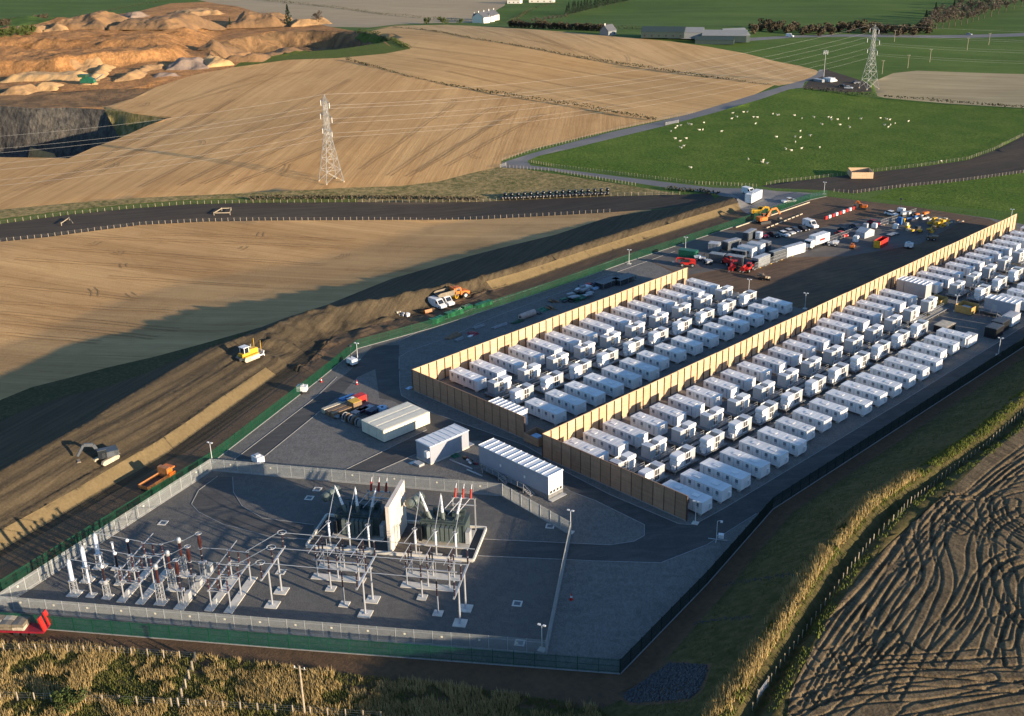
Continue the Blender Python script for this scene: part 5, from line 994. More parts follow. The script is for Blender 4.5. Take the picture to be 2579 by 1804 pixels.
def excavator(c, label, px, rz, boom, stick, bucket, swing=0, trackc='dark', group=None, bw=1.3):
    x, y, z = at3(px); t = thing('excavator', label, 'excavator', (x, y, z), rz, group); tracks(t, 4.2, 1.15, c=trackc); cs, sn = math.cos(swing), math.sin(swing)
    rp = lambda a, b, c_: (a*cs-b*sn, a*sn+b*cs, c_)
    MB().cyl((0, 0, .9), (0, 0, 1.15), .8, .8, 14).build('turntable', MT['dark'], t)
    MB().obox(rp(-.7, 0, 1.75), (3.0, 2.5, 1.15), swing).obox(rp(-1.9, 0, 1.85), (.8, 2.5, .9), swing).build('body', P_(c), t)
    MB().obox(rp(.75, .75, 2.05), (1.6, 1.0, 1.75), swing).build('cab', MT['glass'], t); MB().obox(rp(.75, .75, 2.97), (1.65, 1.05, .1), swing).build('cab_roof', P_(c), t)
    pts = [rp(.9, -.3, 1.7)]+[rp(a, -.3, b) for a, b in boom]; b = MB()
    for k, (u, v) in enumerate(zip(pts[:-1], pts[1:])): b.bar(u, v, .42, .6)
    b.build('boom', P_(c), t); e = pts[-1]; s_ = rp(stick[0], -.3, stick[1]); MB().bar(e, s_, .36, .45).build('stick', P_(c), t)
    bk = MB(); a, zb = bucket; pr = [(a-.5, zb), (a+.5, zb+.1), (a+.65, zb+.8), (a+.2, zb+1.2), (a-.35, zb+1.1)]; n0 = len(pr)
    v = [rp(u, -.3-bw/2, w_) for u, w_ in pr]+[rp(u, -.3+bw/2, w_) for u, w_ in pr]; bk.add(v, [(k, (k+1) % n0, n0+(k+1) % n0, n0+k) for k in range(n0)]+[tuple(range(n0-1, -1, -1)), tuple(range(n0, 2*n0))]); bk.build('bucket', P_('mud'), t)
    MB().bar(rp(1.2, -.3, 1.5), rp(boom[0][0]*.8, -.3, boom[0][1]*.75), .16).build('ram', MT['galv'], t)
    return t
excavator('orange', 'orange excavator with arched boom digging inside the compound fence', cB(405, 405), ang(cB(380, 400), cB(560, 372)), [(2.6, 4.4), (4.6, 4.6)], (6.3, 2.4), (6.2, .2))
excavator('slate', 'dark muddy excavator on the bund reaching its bucket down onto loose soil', cE(415, 370), ang(cE(345, 395), cE(545, 292)), [(1.9, 3.9), (3.6, 4.3)], (5.0, 2.3), (5.0, .3), R(150), 'beige', bw=1.6)
excavator('yellow', 'yellow excavator parked behind the green fence near the orange one', cB(345, 325), R(40), [(2.0, 3.2), (3.4, 3.0)], (3.8, 1.2), (3.8, .2)); excavator('orange', 'small orange excavator at the far edge of the compound', cC(397, 92), R(200), [(1.6, 3.4), (2.6, 3.9)], (3.4, 2.4), (3.3, 1.0)).scale = (.72,)*3
# bulldozer
x, y, z = at3(cF(620, 590)); t = thing('bulldozer', 'yellow bulldozer with white blade and canopy on top of the bund', 'bulldozer', (x, y, z), ang(cF(480, 620), cF(800, 520))); tracks(t, 4.6, 1.25, .7, 1.1, 'beige')
MB().prism([(-.4, 1.0), (2.4, 1.0), (2.5, 1.7), (2.3, 2.35), (-.2, 2.5)], -.75, .75).bx(-2.2, -.401, -.8, .8, 1.0, 1.9).bx(-2.0, 1.9, -1.55, -.95, 1.15, 1.3).bx(-2.0, 1.9, .95, 1.55, 1.15, 1.3).build('body', P_('yellow'), t)
MB().bx(-1.5, -.3, -.7, .7, 1.9, 3.2).build('cab', MT['glass'], t); MB().bx(-1.8, 0, -.95, .95, 3.25, 3.4).build('canopy', P_('white'), t)
for xx in (-1.55, -.3):
    for yy in (-.8, .8): MB().bar((xx, yy, 1.9), (xx, yy, 3.25), .12).build('canopy_post', P_('white'), t)
MB().prism([(3.2, .15), (3.35, .2), (3.1, .8), (3.3, 1.5), (3.15, 1.5), (2.92, .8)], -1.9, 1.9).build('blade', P_('white'), t)
for yy in (-1.65, 1.65): MB().bar((-.6, yy, .7), (3.0, yy, .6), .22, .3).build('push_arm', P_('white'), t); MB().cyl((2.9, yy*.75, 1.4), (2.9, yy*.75, 4.0), .06, .06).build('mast', P_('yellow'), t)
MB().cyl((1.2, .3, 2.4), (1.2, .3, 3.2), .09).build('exhaust', MT['galv'], t); MB().bx(-3.2, -2.25, -.8, .8, .5, 1.2).build('ripper', MT['dark'], t)
# articulated dump truck
x, y, z = at3(cG(330, 175)); t = thing('dump_truck', 'orange articulated dump truck with empty grey bed on the bund', 'dump truck', (x, y, z), ang(cG(250, 160), cG(430, 190)))
bd_ = MB(); bd_.prism([(-5.2, 2.3), (-4.6, 1.5), (-.2, 1.6), (.1, 2.9), (-.1, 2.9), (-.35, 1.8), (-4.5, 1.75), (-5.1, 2.45)], -1.45, 1.45)
for s in (-1, 1): bd_.prism([(-5.2, 2.3), (-4.6, 1.5), (-.2, 1.6), (.1, 3.0), (-4.4, 2.7)], s*1.45-.06, s*1.45+.06)
bd_.build('bed', P_('mud'), t); MB().bx(-.3, .2, -1.5, 1.5, 2.4, 3.3).build('headboard', P_('orange'), t)
MB().bx(-4.8, 3.0, -.6, .6, .9, 1.4).build('chassis', MT['dark'], t); MB().prism([(1.9, 1.1), (4.6, 1.0), (4.7, 1.7), (3.2, 2.1), (1.9, 2.1)], -1.15, 1.15).build('bonnet', P_('orange'), t); MB().prism([(.5, 1.4), (2.2, 1.4), (2.4, 2.2), (2.1, 3.2), (.6, 3.2)], -.9, .9).build('cab', P_('orange'), t); MB().bx(2.15, 2.3, -.75, .75, 2.25, 3.0).build('windscreen', MT['glass'], t)
for s in (-1, 1): MB().bx(.8, 1.9, s*.905-.01, s*.905+.01, 2.2, 3.0).build('window', MT['glass'], t)
wheels(t, (-4.0, -2.4, 3.2), 1.25, .85, .6)
# orange tipper behind the fence
p = atp(cE(800, 760)); q = atp(cE(965, 660)); a = math.atan2(q[1]-p[1], q[0]-p[0]); t = thing('tipper_truck', 'orange tipper truck with empty open bed parked behind the fence corner', 'tipper', (p[0], p[1], 0), a)
L = 5.2
for a_ in ((0, L, -.08, .0), (0, L, -2.4, -2.32), (0, .08, -2.319, -.081)): MB().bx(*a_, 1.1, 1.75).build('bed_side', P_('rust'), t)
MB().bx(.081, L, -2.319, -.081, 1.0, 1.1).build('bed_floor', MT['dark'], t); MB().bx(L, L+.15, -2.4, 0, 1.0, 3.0).bx(L+.15, L+.9, -2.4, 0, 2.9, 3.05).build('headboard', P_('rust'), t); MB().bx(L+.3, L+2.2, -2.3, -.1, .8, 2.7).build('cab', P_('orange'), t); MB().bx(L+1.5, L+2.21, -2.31, -.09, 1.7, 2.45).build('window', MT['glass'], t); MB().bx(.2, L+2, -1.7, -.7, .6, .98).build('chassis', MT['dark'], t)
for xx in (1.0, 2.1, L+1.2):
    for yy in (-2.1, -.3): MB().cyl((xx, yy-.15, .5), (xx, yy+.15, .5), .5, .5, 12).build('wheel', MT['rubber'], t)
# low loader with bagged load
p = atp(s5(520, 705)); q = atp(s5(0, 690)); a = math.atan2(p[1]-q[1], p[0]-q[0]); t = thing('low_loader', 'red low loader trailer with two raised ramps and a pale bagged load', 'trailer', (p[0], p[1], float(hz(*p))), a); gx = 0
MB().bx(-14, 0, 0, 2.6, .80, .98).bx(-14, -.1, -.04, -.001, .66, .97).build('deck', P_('maroon'), t)
for s in (.1, 1.72):
    rp_b = MB().prism([(-.25, .98), (.05, .98), (-.55, 3.25), (-.80, 3.2)], s, s+.8)
    for k in range(5): rp_b.bx(-.2-.115*k, .0-.115*k, s+.05, s+.75, 1.1+k*.43, 1.2+k*.43)
    rp_b.build('ramp', P_('red'), t)
for xx in (-2, -3.3, -4.6):
    for yy in (.25, 2.35): MB().cyl((xx, yy-.14, .42), (xx, yy+.14, .42), .42, .42, 12).build('wheel', MT['rubber'], t)
ld_ = thing('bagged_load', 'beige tarpaulin covered load of blocks on the red trailer', 'load', (p[0], p[1], float(hz(*p))), a)
for k in range(5):
    for r in range(2):
        for z_ in range(2): MB().prism([(-3.2-k*1.9, .99+z_*.55), (-5.0-k*1.9, .99+z_*.55), (-5.02-k*1.9, 1.45+z_*.55), (-4.1-k*1.9, 1.52+z_*.55), (-3.25-k*1.9, 1.45+z_*.55)], .12+r*1.2, 1.27+r*1.2).build('block', P_('mud' if (k+r+z_) % 3 else 'beige'), ld_)
# telehandlers
def tele(px, rz, label, lift):
    x, y, z = at3(px); t = thing('telehandler', label, 'telehandler', (x, y, z), rz, 'red telehandlers and loaders'); MB().prism([(-2.3, .7), (2.0, .7), (2.2, 1.2), (1.2, 1.5), (-1.0, 1.7), (-2.4, 1.6)], -.9, .9).build('body', P_('red'), t)
    MB().bx(-.6, .8, .25, 1.05, 1.5, 2.5).build('cab', MT['glass'], t); MB().bx(-.65, .85, .2, 1.1, 2.5, 2.6).build('cab_roof', P_('red'), t); MB().bar((-2.2, -.35, 1.9), (3.2, -.35, lift), .4, .5).build('boom', P_('red'), t); MB().bx(3.2, 3.4, -1.0, .4, lift-1.1, lift).build('carriage', P_('red'), t)
    for yy in (-.75, .15): MB().bx(3.4, 4.5, yy-.07, yy+.07, lift-1.1, lift-1.02).build('fork', MT['galv'], t)
    wheels(t, (-1.5, 1.5), .95, .6, .45)
tele(cA(235, 365), R(215), 'red telehandler beside the far end of the shorter timber wall', 2.3); tele(cA(565, 350), R(-20), 'red loader in front of the dark slate cabins', 1.6); tele(cA(612, 385), R(-60), 'red forklift loader with silver forks, nearer of two before the cabins', 1.5)
tele(cA(730, 405), R(-75), 'red telehandler standing at the near right corner of the cabins', 2.0)
def dumper(px, rz, c, label):
    x, y, z = at3(px); t = thing('site_dumper', label, 'dumper', (x, y, z), rz); MB().bx(-1.4, .3, -.6, .6, .6, 1.2).build('body', P_(c), t); MB().prism([(.2, .8), (1.5, .7), (2.0, 1.5), (.1, 1.5)], -.85, .85).build('skip', P_(c), t); MB().bar((-.9, -.6, 1.2), (-.9, -.6, 2.4), .08).bar((-.9, .6, 1.2), (-.9, .6, 2.4), .08).bar((-.9, -.6, 2.4), (-.9, .6, 2.4), .08).build('roll_bar', MT['dark'], t); wheels(t, (-.9, .9), .75, .5, .4)
dumper(cA(345, 318), R(200), 'white', 'white dumper beside the green container'); dumper(cA(400, 345), R(-30), 'silver', 'pale dumper between the white dumper and red loaders'); dumper(cC(150, 392), R(30), 'white', 'small white dumper behind the box lorry')
dumper(cC(972, 345), R(20), 'brown', 'brown dumper alone on the track by the longer timber wall')
# ------------------------------------------------------------------ skip, towers, stacks and loose materials
def XY(p): x, y, z = at3(p); return (x, y, z)
p = atp(cC(490, 408)); q = atp(cC(545, 418)); t = thing('skip', 'open skip with yellow front and red sides standing on brown earth', 'skip', (p[0], p[1], 0), math.atan2(q[1]-p[1], q[0]-p[0])); Ls = float(np.hypot(q[0]-p[0], q[1]-p[1])); Ws = 6.0
MB().bx(0, Ls, 0, .12, .1, 2.3).build('front', P_('yellow'), t); MB().bx(0, Ls, Ws-.12, Ws, .1, 2.3).build('back', P_('red'), t)
for x in (0, Ls-.12): MB().bx(x, x+.12, .121, Ws-.121, .1, 2.3).build('side', P_('red'), t)
MB().bx(.12, Ls-.12, .12, Ws-.12, .1, .5).build('floor', MT['dark'], t)
def tower(px, label, mast=True, rz=0):
    x, y, z = XY(px); t = thing('mobile_tower', label, 'mobile unit', (x, y, z), rz); MB().bx(-1.1, 1.1, -.8, .8, .5, 1.7).build('body', P_('white'), t); MB().bx(-1.3, 1.3, -.9, .9, .3, .499).build('trailer_base', MT['dark'], t)
    for yy in (-.95, .95): MB().cyl((0, yy-.12, .35), (0, yy+.12, .35), .35, .35, 12).build('wheel', MT['rubber'], t)
    if mast: MB().cyl((-.4, 0, 1.7), (-.4, 0, 4.6), .09).build('mast', MT['dark'], t); MB().bx(-.75, -.05, -.3, .3, 4.601, 4.95).build('lamp_head', MT['dark'], t)
    else: MB().bx(-.5, .3, -.5, .5, 1.701, 2.0).build('lid', P_('silver'), t)
tower(z5(95, 815), 'black and white mobile camera tower beside the gravel bend'); tower(c300(1610, 1320), 'white mobile generator on the road behind the palisade gate', False); tower(c300(2120, 500), 'white water bowser beside the green fence', False, R(40)); tower(cC(785, 412), 'white mobile generator with red top on the track by the longer timber wall', False, R(10)); tower(z6(1505, 145), 'white mobile tower next to the white car', True)
def pile(px, label, cat, n, sz, cols, spread, rz=0, name='material_stack', piece='bundle', hh=1):
    x, y, z = XY(px); t = thing(name, label, cat, (x, y, z), rz); rg = random.Random(int(px[0]*7+px[1]))
    for k in range(n):
        l, w_, h = [s*rg.uniform(.75, 1.2) for s in sz]; b = MB().obox((rg.uniform(-1, 1)*spread[0], rg.uniform(-1, 1)*spread[1], h/2+.02+(k % hh)*sz[2]*.95), (l, w_, h), rg.uniform(-.25, .25)); b.build(piece, P_(cols[k % len(cols)]), t)
    return t
def planks(px, label, rz, n=5, L=4, c='beige'):
    x, y, z = XY(px); t = thing('plank_stack', label, 'plank stack', (x, y, z), rz)
    for k in range(n): MB().obox(((k % 2)*.2, -.6+k*.3, .12+.1*(k % 3)), (L*(.85+.1*(k % 3)), .26, .16), .03*(k-2)).build('plank', P_(c), t)
rY = R(90)
for p, lab in ((cD(195, 265), 'left'), (cD(250, 290), 'middle'), (cD(295, 312), 'right')):
    x, y, z = XY(p); t = thing('timber_bundle', f'square timber beam bundle, {lab} of three beside the cable drums', 'timber bundle', (x, y, 0), rY); MB().bx(-3.2, 3.2, -.5, .5, .12, 1.1).build('beam', P_('brown' if lab != 'left' else 'beige'), t); MB().bx(-2.5, -2.3, -.5, .5, 0, .119).bx(2.3, 2.5, -.5, .5, 0, .119).build('bearer', P_('brown'), t)
def crate(px, label, c, sz, top=None):
    x, y, z = XY(px); t = thing('crate', label, 'crate', (x, y, z), rY, 'coloured crates by the gravel'); MB().bx(-sz[0]/2, sz[0]/2, -sz[1]/2, sz[1]/2, .12, sz[2]).build('body', P_(c), t); MB().bx(-sz[0]/2-.02, sz[0]/2+.02, -sz[1]/2-.02, sz[1]/2+.02, sz[2]+.001, sz[2]+.07).build('lid', P_(top or c), t); MB().bx(-sz[0]/2, sz[0]/2, -sz[1]/2, sz[1]/2, 0, .119).build('pallet', P_('brown'), t)
crate(cD(330, 200), 'bright blue crate behind the timber bundles', 'blue', (3.6, 1.3, 1.5)); crate(cD(385, 200), 'blue crate with white lid between the blue and orange crates', 'blue', (3.0, 1.1, 1.5), 'white'); crate(cD(415, 265), 'ochre crate with yellow lid at the end of the timber bundles', 'brown', (2.2, 2.2, 2.0), 'yellow'); crate(cD(470, 185), 'bright red crate beyond the blue crates', 'red', (2.4, 1.8, 1.6))
for k, px in enumerate(((320, 395), (355, 410), (390, 425), (430, 440), (462, 458))):
    x, y, z = XY(cD(*px)); t = thing('cable_drum', f'dark cable drum, {["first", "second", "third", "fourth", "fifth"][k]} from the left in the row against the cream containers', 'cable drum', (x, y, .95), R(8), 'cable drums')
    for xx in (-.42, .36): MB().cyl((xx, 0, 0), (xx+.07, 0, 0), .95, .95, 18).build('flange', P_('brown' if k % 2 else 'steel'), t)
    MB().cyl((-.35, 0, 0), (.36, 0, 0), .68, .68, 16).build('cable', MT['dark'], t)
x, y, z = XY(cD(715, 285)); t = thing('cable_drum', 'pale blue drum lying behind the cream containers', 'cable drum', (x, y, 0), 0); MB().cyl((0, 0, 0), (0, 0, .9), 1.1, 1.1, 20).build('flange', P_('ltblue'), t); MB().cyl((0, 0, .9), (0, 0, 1.0), .3, .3, 12).build('hub', MT['dark'], t)
for k, px in enumerate(((440, 330), (500, 305), (560, 290), (610, 315))):
    x, y, z = XY(cD(*px)); t = thing('steel_frame_stack', f'dark blue steel frame stack, {["first", "second", "third", "fourth"][k]} from the timber bundles', 'frame stack', (x, y, 0), rY, 'steel frame stacks by the cream containers')
    for j in range(3): MB().obox((0, 0, .2+j*.38), (2.6, 1.5, .12), .1*j).build('frame', P_('darkblue' if k % 2 else 'steel'), t)
pile(cD(265, 370), 'pale scrap heap of offcuts beside the cable drums', 'scrap heap', 7, (1.4, .5, .35), ('steel', 'midgrey', 'black'), (1.4, .8), 0, 'scrap_heap', 'offcut', 2)
# behind the shorter wall
for px, lab, rz, n, L, c in ((c3(1110, 1235), 'loose plank stack, largest on the dark gravel behind the shorter wall', R(95), 6, 5, 'brown'), (c3(1170, 1268), 'short grey plank stack next to the largest plank stack', R(100), 4, 3, 'midgrey'), (c3(1640, 1112), 'plank stack with rusty end midway along the shorter wall', R(90), 4, 5, 'steel'), (c3(1395, 1120), 'grey barrier frames lying flat on the dark gravel', R(90), 4, 4, 'midgrey'), (c3(1850, 1065), 'mossy plank stack touching the pink roll', R(90), 5, 4, 'dkgreen')): planks(px, lab, rz, n, L, c)
x, y, z = XY(c3(1965, 1010)); t = thing('membrane_roll', 'large pale pink roll lying behind the shorter timber wall', 'roll', (x, y, .8), rY); MB().cyl((-2.6, 0, 0), (2.6, 0, 0), .8, .8, 16).build('roll', P_('pink'), t); MB().cyl((-2.7, 0, 0), (-2.6, 0, 0), .3, .3, 10).build('core', MT['dark'], t)
def sheet(px, label, c, l, w_, name='tarpaulin'):
    x, y, z = XY(px); b = MB(); nx, ny = 7, 5; rg = random.Random(int(px[0])); vv = [((i/(nx-1)-.5)*l*rg.uniform(.85, 1.1), (j/(ny-1)-.5)*w_*rg.uniform(.8, 1.15), .06+rg.random()*.4*(0 < i < nx-1)*(0 < j < ny-1)) for j in range(ny) for i in range(nx)]
    b.add(vv, [(j*nx+i, j*nx+i+1, (j+1)*nx+i+1, (j+1)*nx+i) for j in range(ny-1) for i in range(nx-1)]); vb = [(a, b_, 0.0) for a, b_, c_ in vv]; b.add(vb, [(j*nx+i, (j+1)*nx+i, (j+1)*nx+i+1, j*nx+i+1) for j in range(ny-1) for i in range(nx-1)])
    return tag(b.build(name, P_(c), None, False, (x, y, z), rY), label, 'tarpaulin')
for px, lab, c, l, w_ in ((c3(1335, 1195), 'dark red tarpaulin heap beside the plank stacks', 'maroon', 2.5, 3), (c3(2010, 950), 'dark red tarpaulin beyond the pink roll', 'maroon', 2.5, 2.5), (c3(2150, 920), 'green netting heap behind the shorter timber wall', 'green', 3, 3), (c3(1310, 1225), 'white sack heap beside the red tarpaulin', 'white', 1.6, 1), (c3(2105, 970), 'small black sack heap near the green netting', 'black', 1.5, 1.2), (c9(430, 200), 'lime green hose coil at the foot of the small grey building', 'green', 1.6, 1.6), (cD(1015, 35), 'blue grey sheet by the corner of the shorter timber wall', 'ltblue', 1.6, 1.2)): sheet(px, lab, c, l, w_)
pile(c7(310, 290), 'large heap of dark and green pallets behind the shorter timber wall', 'pallet heap', 26, (2.4, 1.3, .22), ('dkgreen', 'black', 'green', 'black', 'steel'), (4.8, 2.2), rY, 'pallet_heap', 'pallet', 5); pile(c7(450, 170), 'heap of pale sheeting with one red piece behind the shorter wall', 'scrap heap', 16, (2.0, 1.2, .45), ('silver', 'white', 'midgrey', 'ltblue', 'red', 'darkblue'), (4.2, 1.6), rY, 'scrap_heap', 'sheet', 3)
for k, (a, lab) in enumerate((((740, 110), 'nearer of two'), ((985, 60), 'further of two'))):
    x, y, z = XY(c7(*a)); t = thing('cage_stack', f'dark blue grey steel cage stack, {lab} behind the shorter timber wall', 'cage stack', (x, y, 0), rY, 'steel cage stacks')
    for j in range(4): MB().bx(-3.6, 3.6, -1.7, 1.7, .1+j*.45, .2+j*.45).build('frame', P_('slate'), t)
    for xx in (-3.5, 0, 3.4):
        for yy in (-1.6, 1.5): MB().bx(xx, xx+.1, yy, yy+.1, 0, 1.75).build('upright', P_('steel'), t)
for px, lab in ((crop, l_) for crop, l_ in ((c3(2260, 830), 'rusty brushwood heap, nearer of two behind the shorter wall'), (c3(2240, 910), 'small rusty brushwood heap by the green netting'))):
    pile(px, lab, 'brushwood', 16, (1.6, .2, .12), ('brown', 'rust', 'black'), (1.3, .9), 0, 'brushwood_heap', 'branch', 5)
for px, lab in ((c9(470, 265), 'long pale strip'), (c9(570, 328), 'short pale strip')):
    x, y, z = XY(px); a = ang(c9(390, 232), c9(555, 300)); tag(MB().bx(-3 if 'long' in lab else -2, 3 if 'long' in lab else 2, -.12, .12, .02, .2).bx(-.1, .1, -.2, .2, 0, .22).build('steel_rail', MT['galv'], None, False, (x, y, z), a), f'{lab} of steel lying between the two grey buildings', 'steel rail')
pile(c9(530, 245), 'dark clutter of tools and offcuts between the two grey buildings', 'scrap heap', 9, (.7, .4, .3), ('black', 'brown', 'maroon', 'white'), (1.8, .7), 0, 'scrap_heap', 'offcut', 2)
# on the earth track outside the fence
x, y, z = XY(cG(335, 215)); a = ang(cG(310, 195), cG(352, 214)); t = thing('drainage_pipe', 'short yellow pipe with open end lying beside the white vans', 'pipe', (x, y, z+.75), a); b = MB(); n = 16
for r0, r1, xa, xb in ((.8, .8, -1.8, 1.2), (.62, .62, 1.2, -1.8)):
    b.add([(xx, r0*math.cos(k*2*math.pi/n), r0*math.sin(k*2*math.pi/n)) for xx in (xa, xb) for k in range(n)], [(k, (k+1) % n, n+(k+1) % n, n+k) for k in range(n)])
b.add([(1.2, r*math.cos(k*2*math.pi/n), r*math.sin(k*2*math.pi/n)) for r in (.62, .8) for k in range(n)], [(k, (k+1) % n, n+(k+1) % n, n+k) for k in range(n)]); b.build('pipe', P_('yellow'), t); MB().ring((1.2, 0, 0), .72, .1, 16, 5, 0, 'x').build('collar', P_('yellow'), t)
x, y, z = XY(cG(105, 320)); t = thing('excavator_bucket', 'orange excavator bucket lying on the ground near the white vans', 'bucket', (x, y, z), R(-10)); MB().prism([(-1.5, .05), (1.2, .0), (1.9, .5), (1.5, 1.3), (1.3, .6), (-1.2, .25)], -1.1, 1.1).build('shell', P_('rust'), t)
for s in (-1.1, 1.05): MB().prism([(-1.5, .05), (1.2, .0), (1.9, .5), (1.5, 1.3)], s, s+.06).build('side', P_('rust'), t)
pile(c3(530, 985), 'small heap of pale rubble beside the earth track', 'rubble heap', 9, (.7, .5, .5), ('silver', 'beige', 'white'), (1.6, .8), 0, 'rubble_heap', 'lump', 2)
MT['gnet'] = mat('bright_green_plastic', (.012, .17, .055), rough=.4, var=.4, sc=1.2, spec=.5)
for k, (px, l, h) in enumerate(((cG(232, 415), 4.2, 1.5), (cG(372, 355), 5.6, 1.5), (cG(480, 300), 3.0, 1.0), (cG(620, 275), 5.4, 1.1))):
    x, y, z = XY(px); t = thing('wrapped_stack', f'bright green plastic wrapped stack against the mesh fence, {["nearest", "second", "third", "fourth"][k]} along the fence', 'wrapped stack', (x-1.6, y, 0), rY, 'green wrapped stacks'); rg = random.Random(k)
    for j in range(4): MB().obox((-l/2+l*(j+.5)/4, 0, h/2*(.75+.25*rg.random())), (l/4-.06, 1.6, h*(.75+.25*rg.random())), .08*rg.uniform(-1, 1)).build('bale', MT['gnet'], t)
# compound clutter
x, y, z = XY(cC(420, 312)); t = thing('storage_tent', 'pale grey ridge tent beside the red skip', 'tent', (x, y, 0), R(85)); MB().prism([(-2.6, 0), (2.6, 0), (2.6, 1.8), (0, 2.8), (-2.6, 1.8)], -1.7, 1.7).build('canopy', P_('silver'), t); MB().bx(2.601, 2.63, -.7, .7, 0, 1.7).build('door', P_('midgrey'), t)
for px, lab, n, sz, cs, sp in ((cC(1030, 225), 'large heap of yellow pipe fittings near the compound edge', 34, (1.3, .9, .6), ('yellow', 'yellow', 'beige'), (3.8, 2.6)), (cC(980, 278), 'small heap of yellow fittings before the large yellow heap', 8, (1.1, .8, .5), ('yellow', 'brown'), (1.8, .6)), (cC(790, 175), 'dark blue stack of materials behind the mesh barriers', 14, (1.6, 1.1, .7), ('darkblue', 'blue', 'black', 'silver'), (3.0, 1.2)), (cC(885, 168), 'white and black bagged materials between blue stack and yellow heap', 12, (1.3, 1.0, .6), ('white', 'black', 'silver', 'orange'), (2.6, 1.2)), (cC(1190, 205), 'low scatter of timber offcuts beyond the yellow heap', 10, (1.4, .4, .2), ('beige', 'brown', 'rust'), (3.0, 1.6)),
    (cC(850, 290), 'row of dark crates on brown earth', 6, (1.5, 1.1, .6), ('black', 'darkblue', 'yellow'), (2.4, .5)), (cC(765, 268), 'ochre crates left of the dark crates', 3, (1.2, 1.0, .9), ('beige', 'yellow'), (.7, .4)), (cC(650, 300), 'flat dark steel sheets on brown earth beyond the skip', 4, (3.2, 1.6, .12), ('slate', 'steel'), (1.0, .5))):
    pile(px, lab, 'material heap', n, sz, cs, sp, R(80), 'material_heap', 'piece', 4)
for px, lab, c, h in ((cC(675, 252), 'white water tank behind the mesh barriers', 'white', 1.5), (cC(345, 360), 'white upright tank behind the orange digging boom', 'white', 1.9), (cC(720, 120), 'white tank beside the white car', 'white', 1.6), (cC(500, 245), 'white tank in front of the dark red car', 'white', 1.5), (cC(735, 195), 'yellow drum beside the blue stack', 'yellow', 1.1), (cC(708, 215), 'blue portable toilet beside the yellow drum', 'blue', 2.3), (cC(425, 245), 'white tank touching the pale tent', 'silver', 1.4)):
    x, y, z = XY(px); t = thing('storage_tank', lab, 'tank', (x, y, 0), R(10)); MB().bx(-.75, .75, -.75, .75, .15, h).build('body', P_(c), t); MB().bx(-.6, .6, -.6, .6, h+.001, h+.12).build('lid', P_(c), t); MB().bx(-.8, .8, -.8, .8, 0, .149).build('pallet', MT['dark'], t)
excavator('orange', 'small orange excavator boom beside the white upright tank', cC(318, 415), R(110), [(1.2, 2.2), (2.0, 2.6)], (2.6, 1.4), (2.6, .3)).scale = (.5,)*3
def barrier(p, q, label, n):
    a = np.array(atp(p)); b = np.array(atp(q)); d = b-a; ln = float(np.hypot(*d)); t = thing('mesh_barrier', label, 'barrier', (a[0], a[1], 0), math.atan2(d[1], d[0]), 'temporary mesh barriers')
    for k in range(n):
        m_ = MB(); x0 = k*ln/n; x1 = (k+1)*ln/n-.05
        for z in (.15, 1.1, 2.0): m_.bx(x0, x1, -.02, .02, z, z+.05)
        j = x0
        while j < x1: m_.bx(j, j+.025, -.012, .012, .2, 2.0); j += .28
        m_.build('panel', MT['galv'], t); MB().bx(x0-.3, x0+.3, -.15, .15, 0, .14).build('foot', P_('yellow' if k % 2 else 'midgrey'), t)
barrier(cC(120, 372), cC(345, 290), 'mesh barrier run between the box lorry and the pale tent', 7); barrier(cC(550, 230), cC(720, 175), 'mesh barrier run behind the white water tank', 6); barrier(cC(745, 165), cC(845, 130), 'mesh barrier run behind the blue stack', 4); barrier(cA(790, 395), cA(1230, 235), 'mesh barrier run with yellow feet in front of the right hand cabins', 10)
for k, (a, b, lab) in enumerate(((cB(100, 455), cB(915, 178), 'long pale timber kerb line inside the green fence of the compound'), (cB(440, 462), cB(850, 300), 'broken pale kerb edge behind the row of cars'), (cC(90, 175), cC(345, 85), 'row of red and white barriers at the far side of the car park'))):
    p = np.array(atp(a)); q = np.array(atp(b)); ln = float(np.hypot(*(q-p))); t = thing('kerb_boards' if k < 2 else 'plastic_barriers', lab, 'edging' if k < 2 else 'barrier', (p[0], p[1], 0), math.atan2(q[1]-p[1], q[0]-p[0])); n = 9
    for j in range(n): MB().bx(j*ln/n, (j+1)*ln/n-(.05 if k == 0 else .8), -.15 if k < 2 else -.3, .15 if k < 2 else .3, 0, .3 if k < 2 else 1.0).build('board' if k < 2 else 'block', P_('beige') if k < 2 else P_('white' if j % 2 else 'red'), t)
def cone(px, label, s=1):
    x, y, z = XY(px); t = thing('traffic_cone', label, 'traffic cone', (x, y, z)); MB().bx(-.22*s, .22*s, -.22*s, .22*s, 0, .06).build('base', P_('red'), t); MB().lathe((0, 0, 0), [(.18*s, .06), (.1*s, .5*s), (.03*s, .95*s)], 10).build('cone', P_('red'), t); MB().lathe((0, 0, 0), [(.145*s, .34*s), (.105*s, .56*s)], 10).build('reflective_band', P_('white'), t)
cone(z8(1814, 885), 'red and white cone alone on the shaded gravel beside the palisade fence', 1.3); cone(z4(2065, 1052), 'orange cone on the gravel strip inside the green fence', 1.2); cone(z5(125, 940), 'white topped cone near the light gravel patch', 1.2)
x, y, z = XY(z6(600, 575)); pile(z6(615, 570), 'dark plant wreckage lying on the bare earth beyond the battery bank', 'scrap heap', 10, (1.8, .7, .5), ('black', 'beige', 'brown'), (1.6, .9), 0, 'scrap_heap', 'piece', 3)
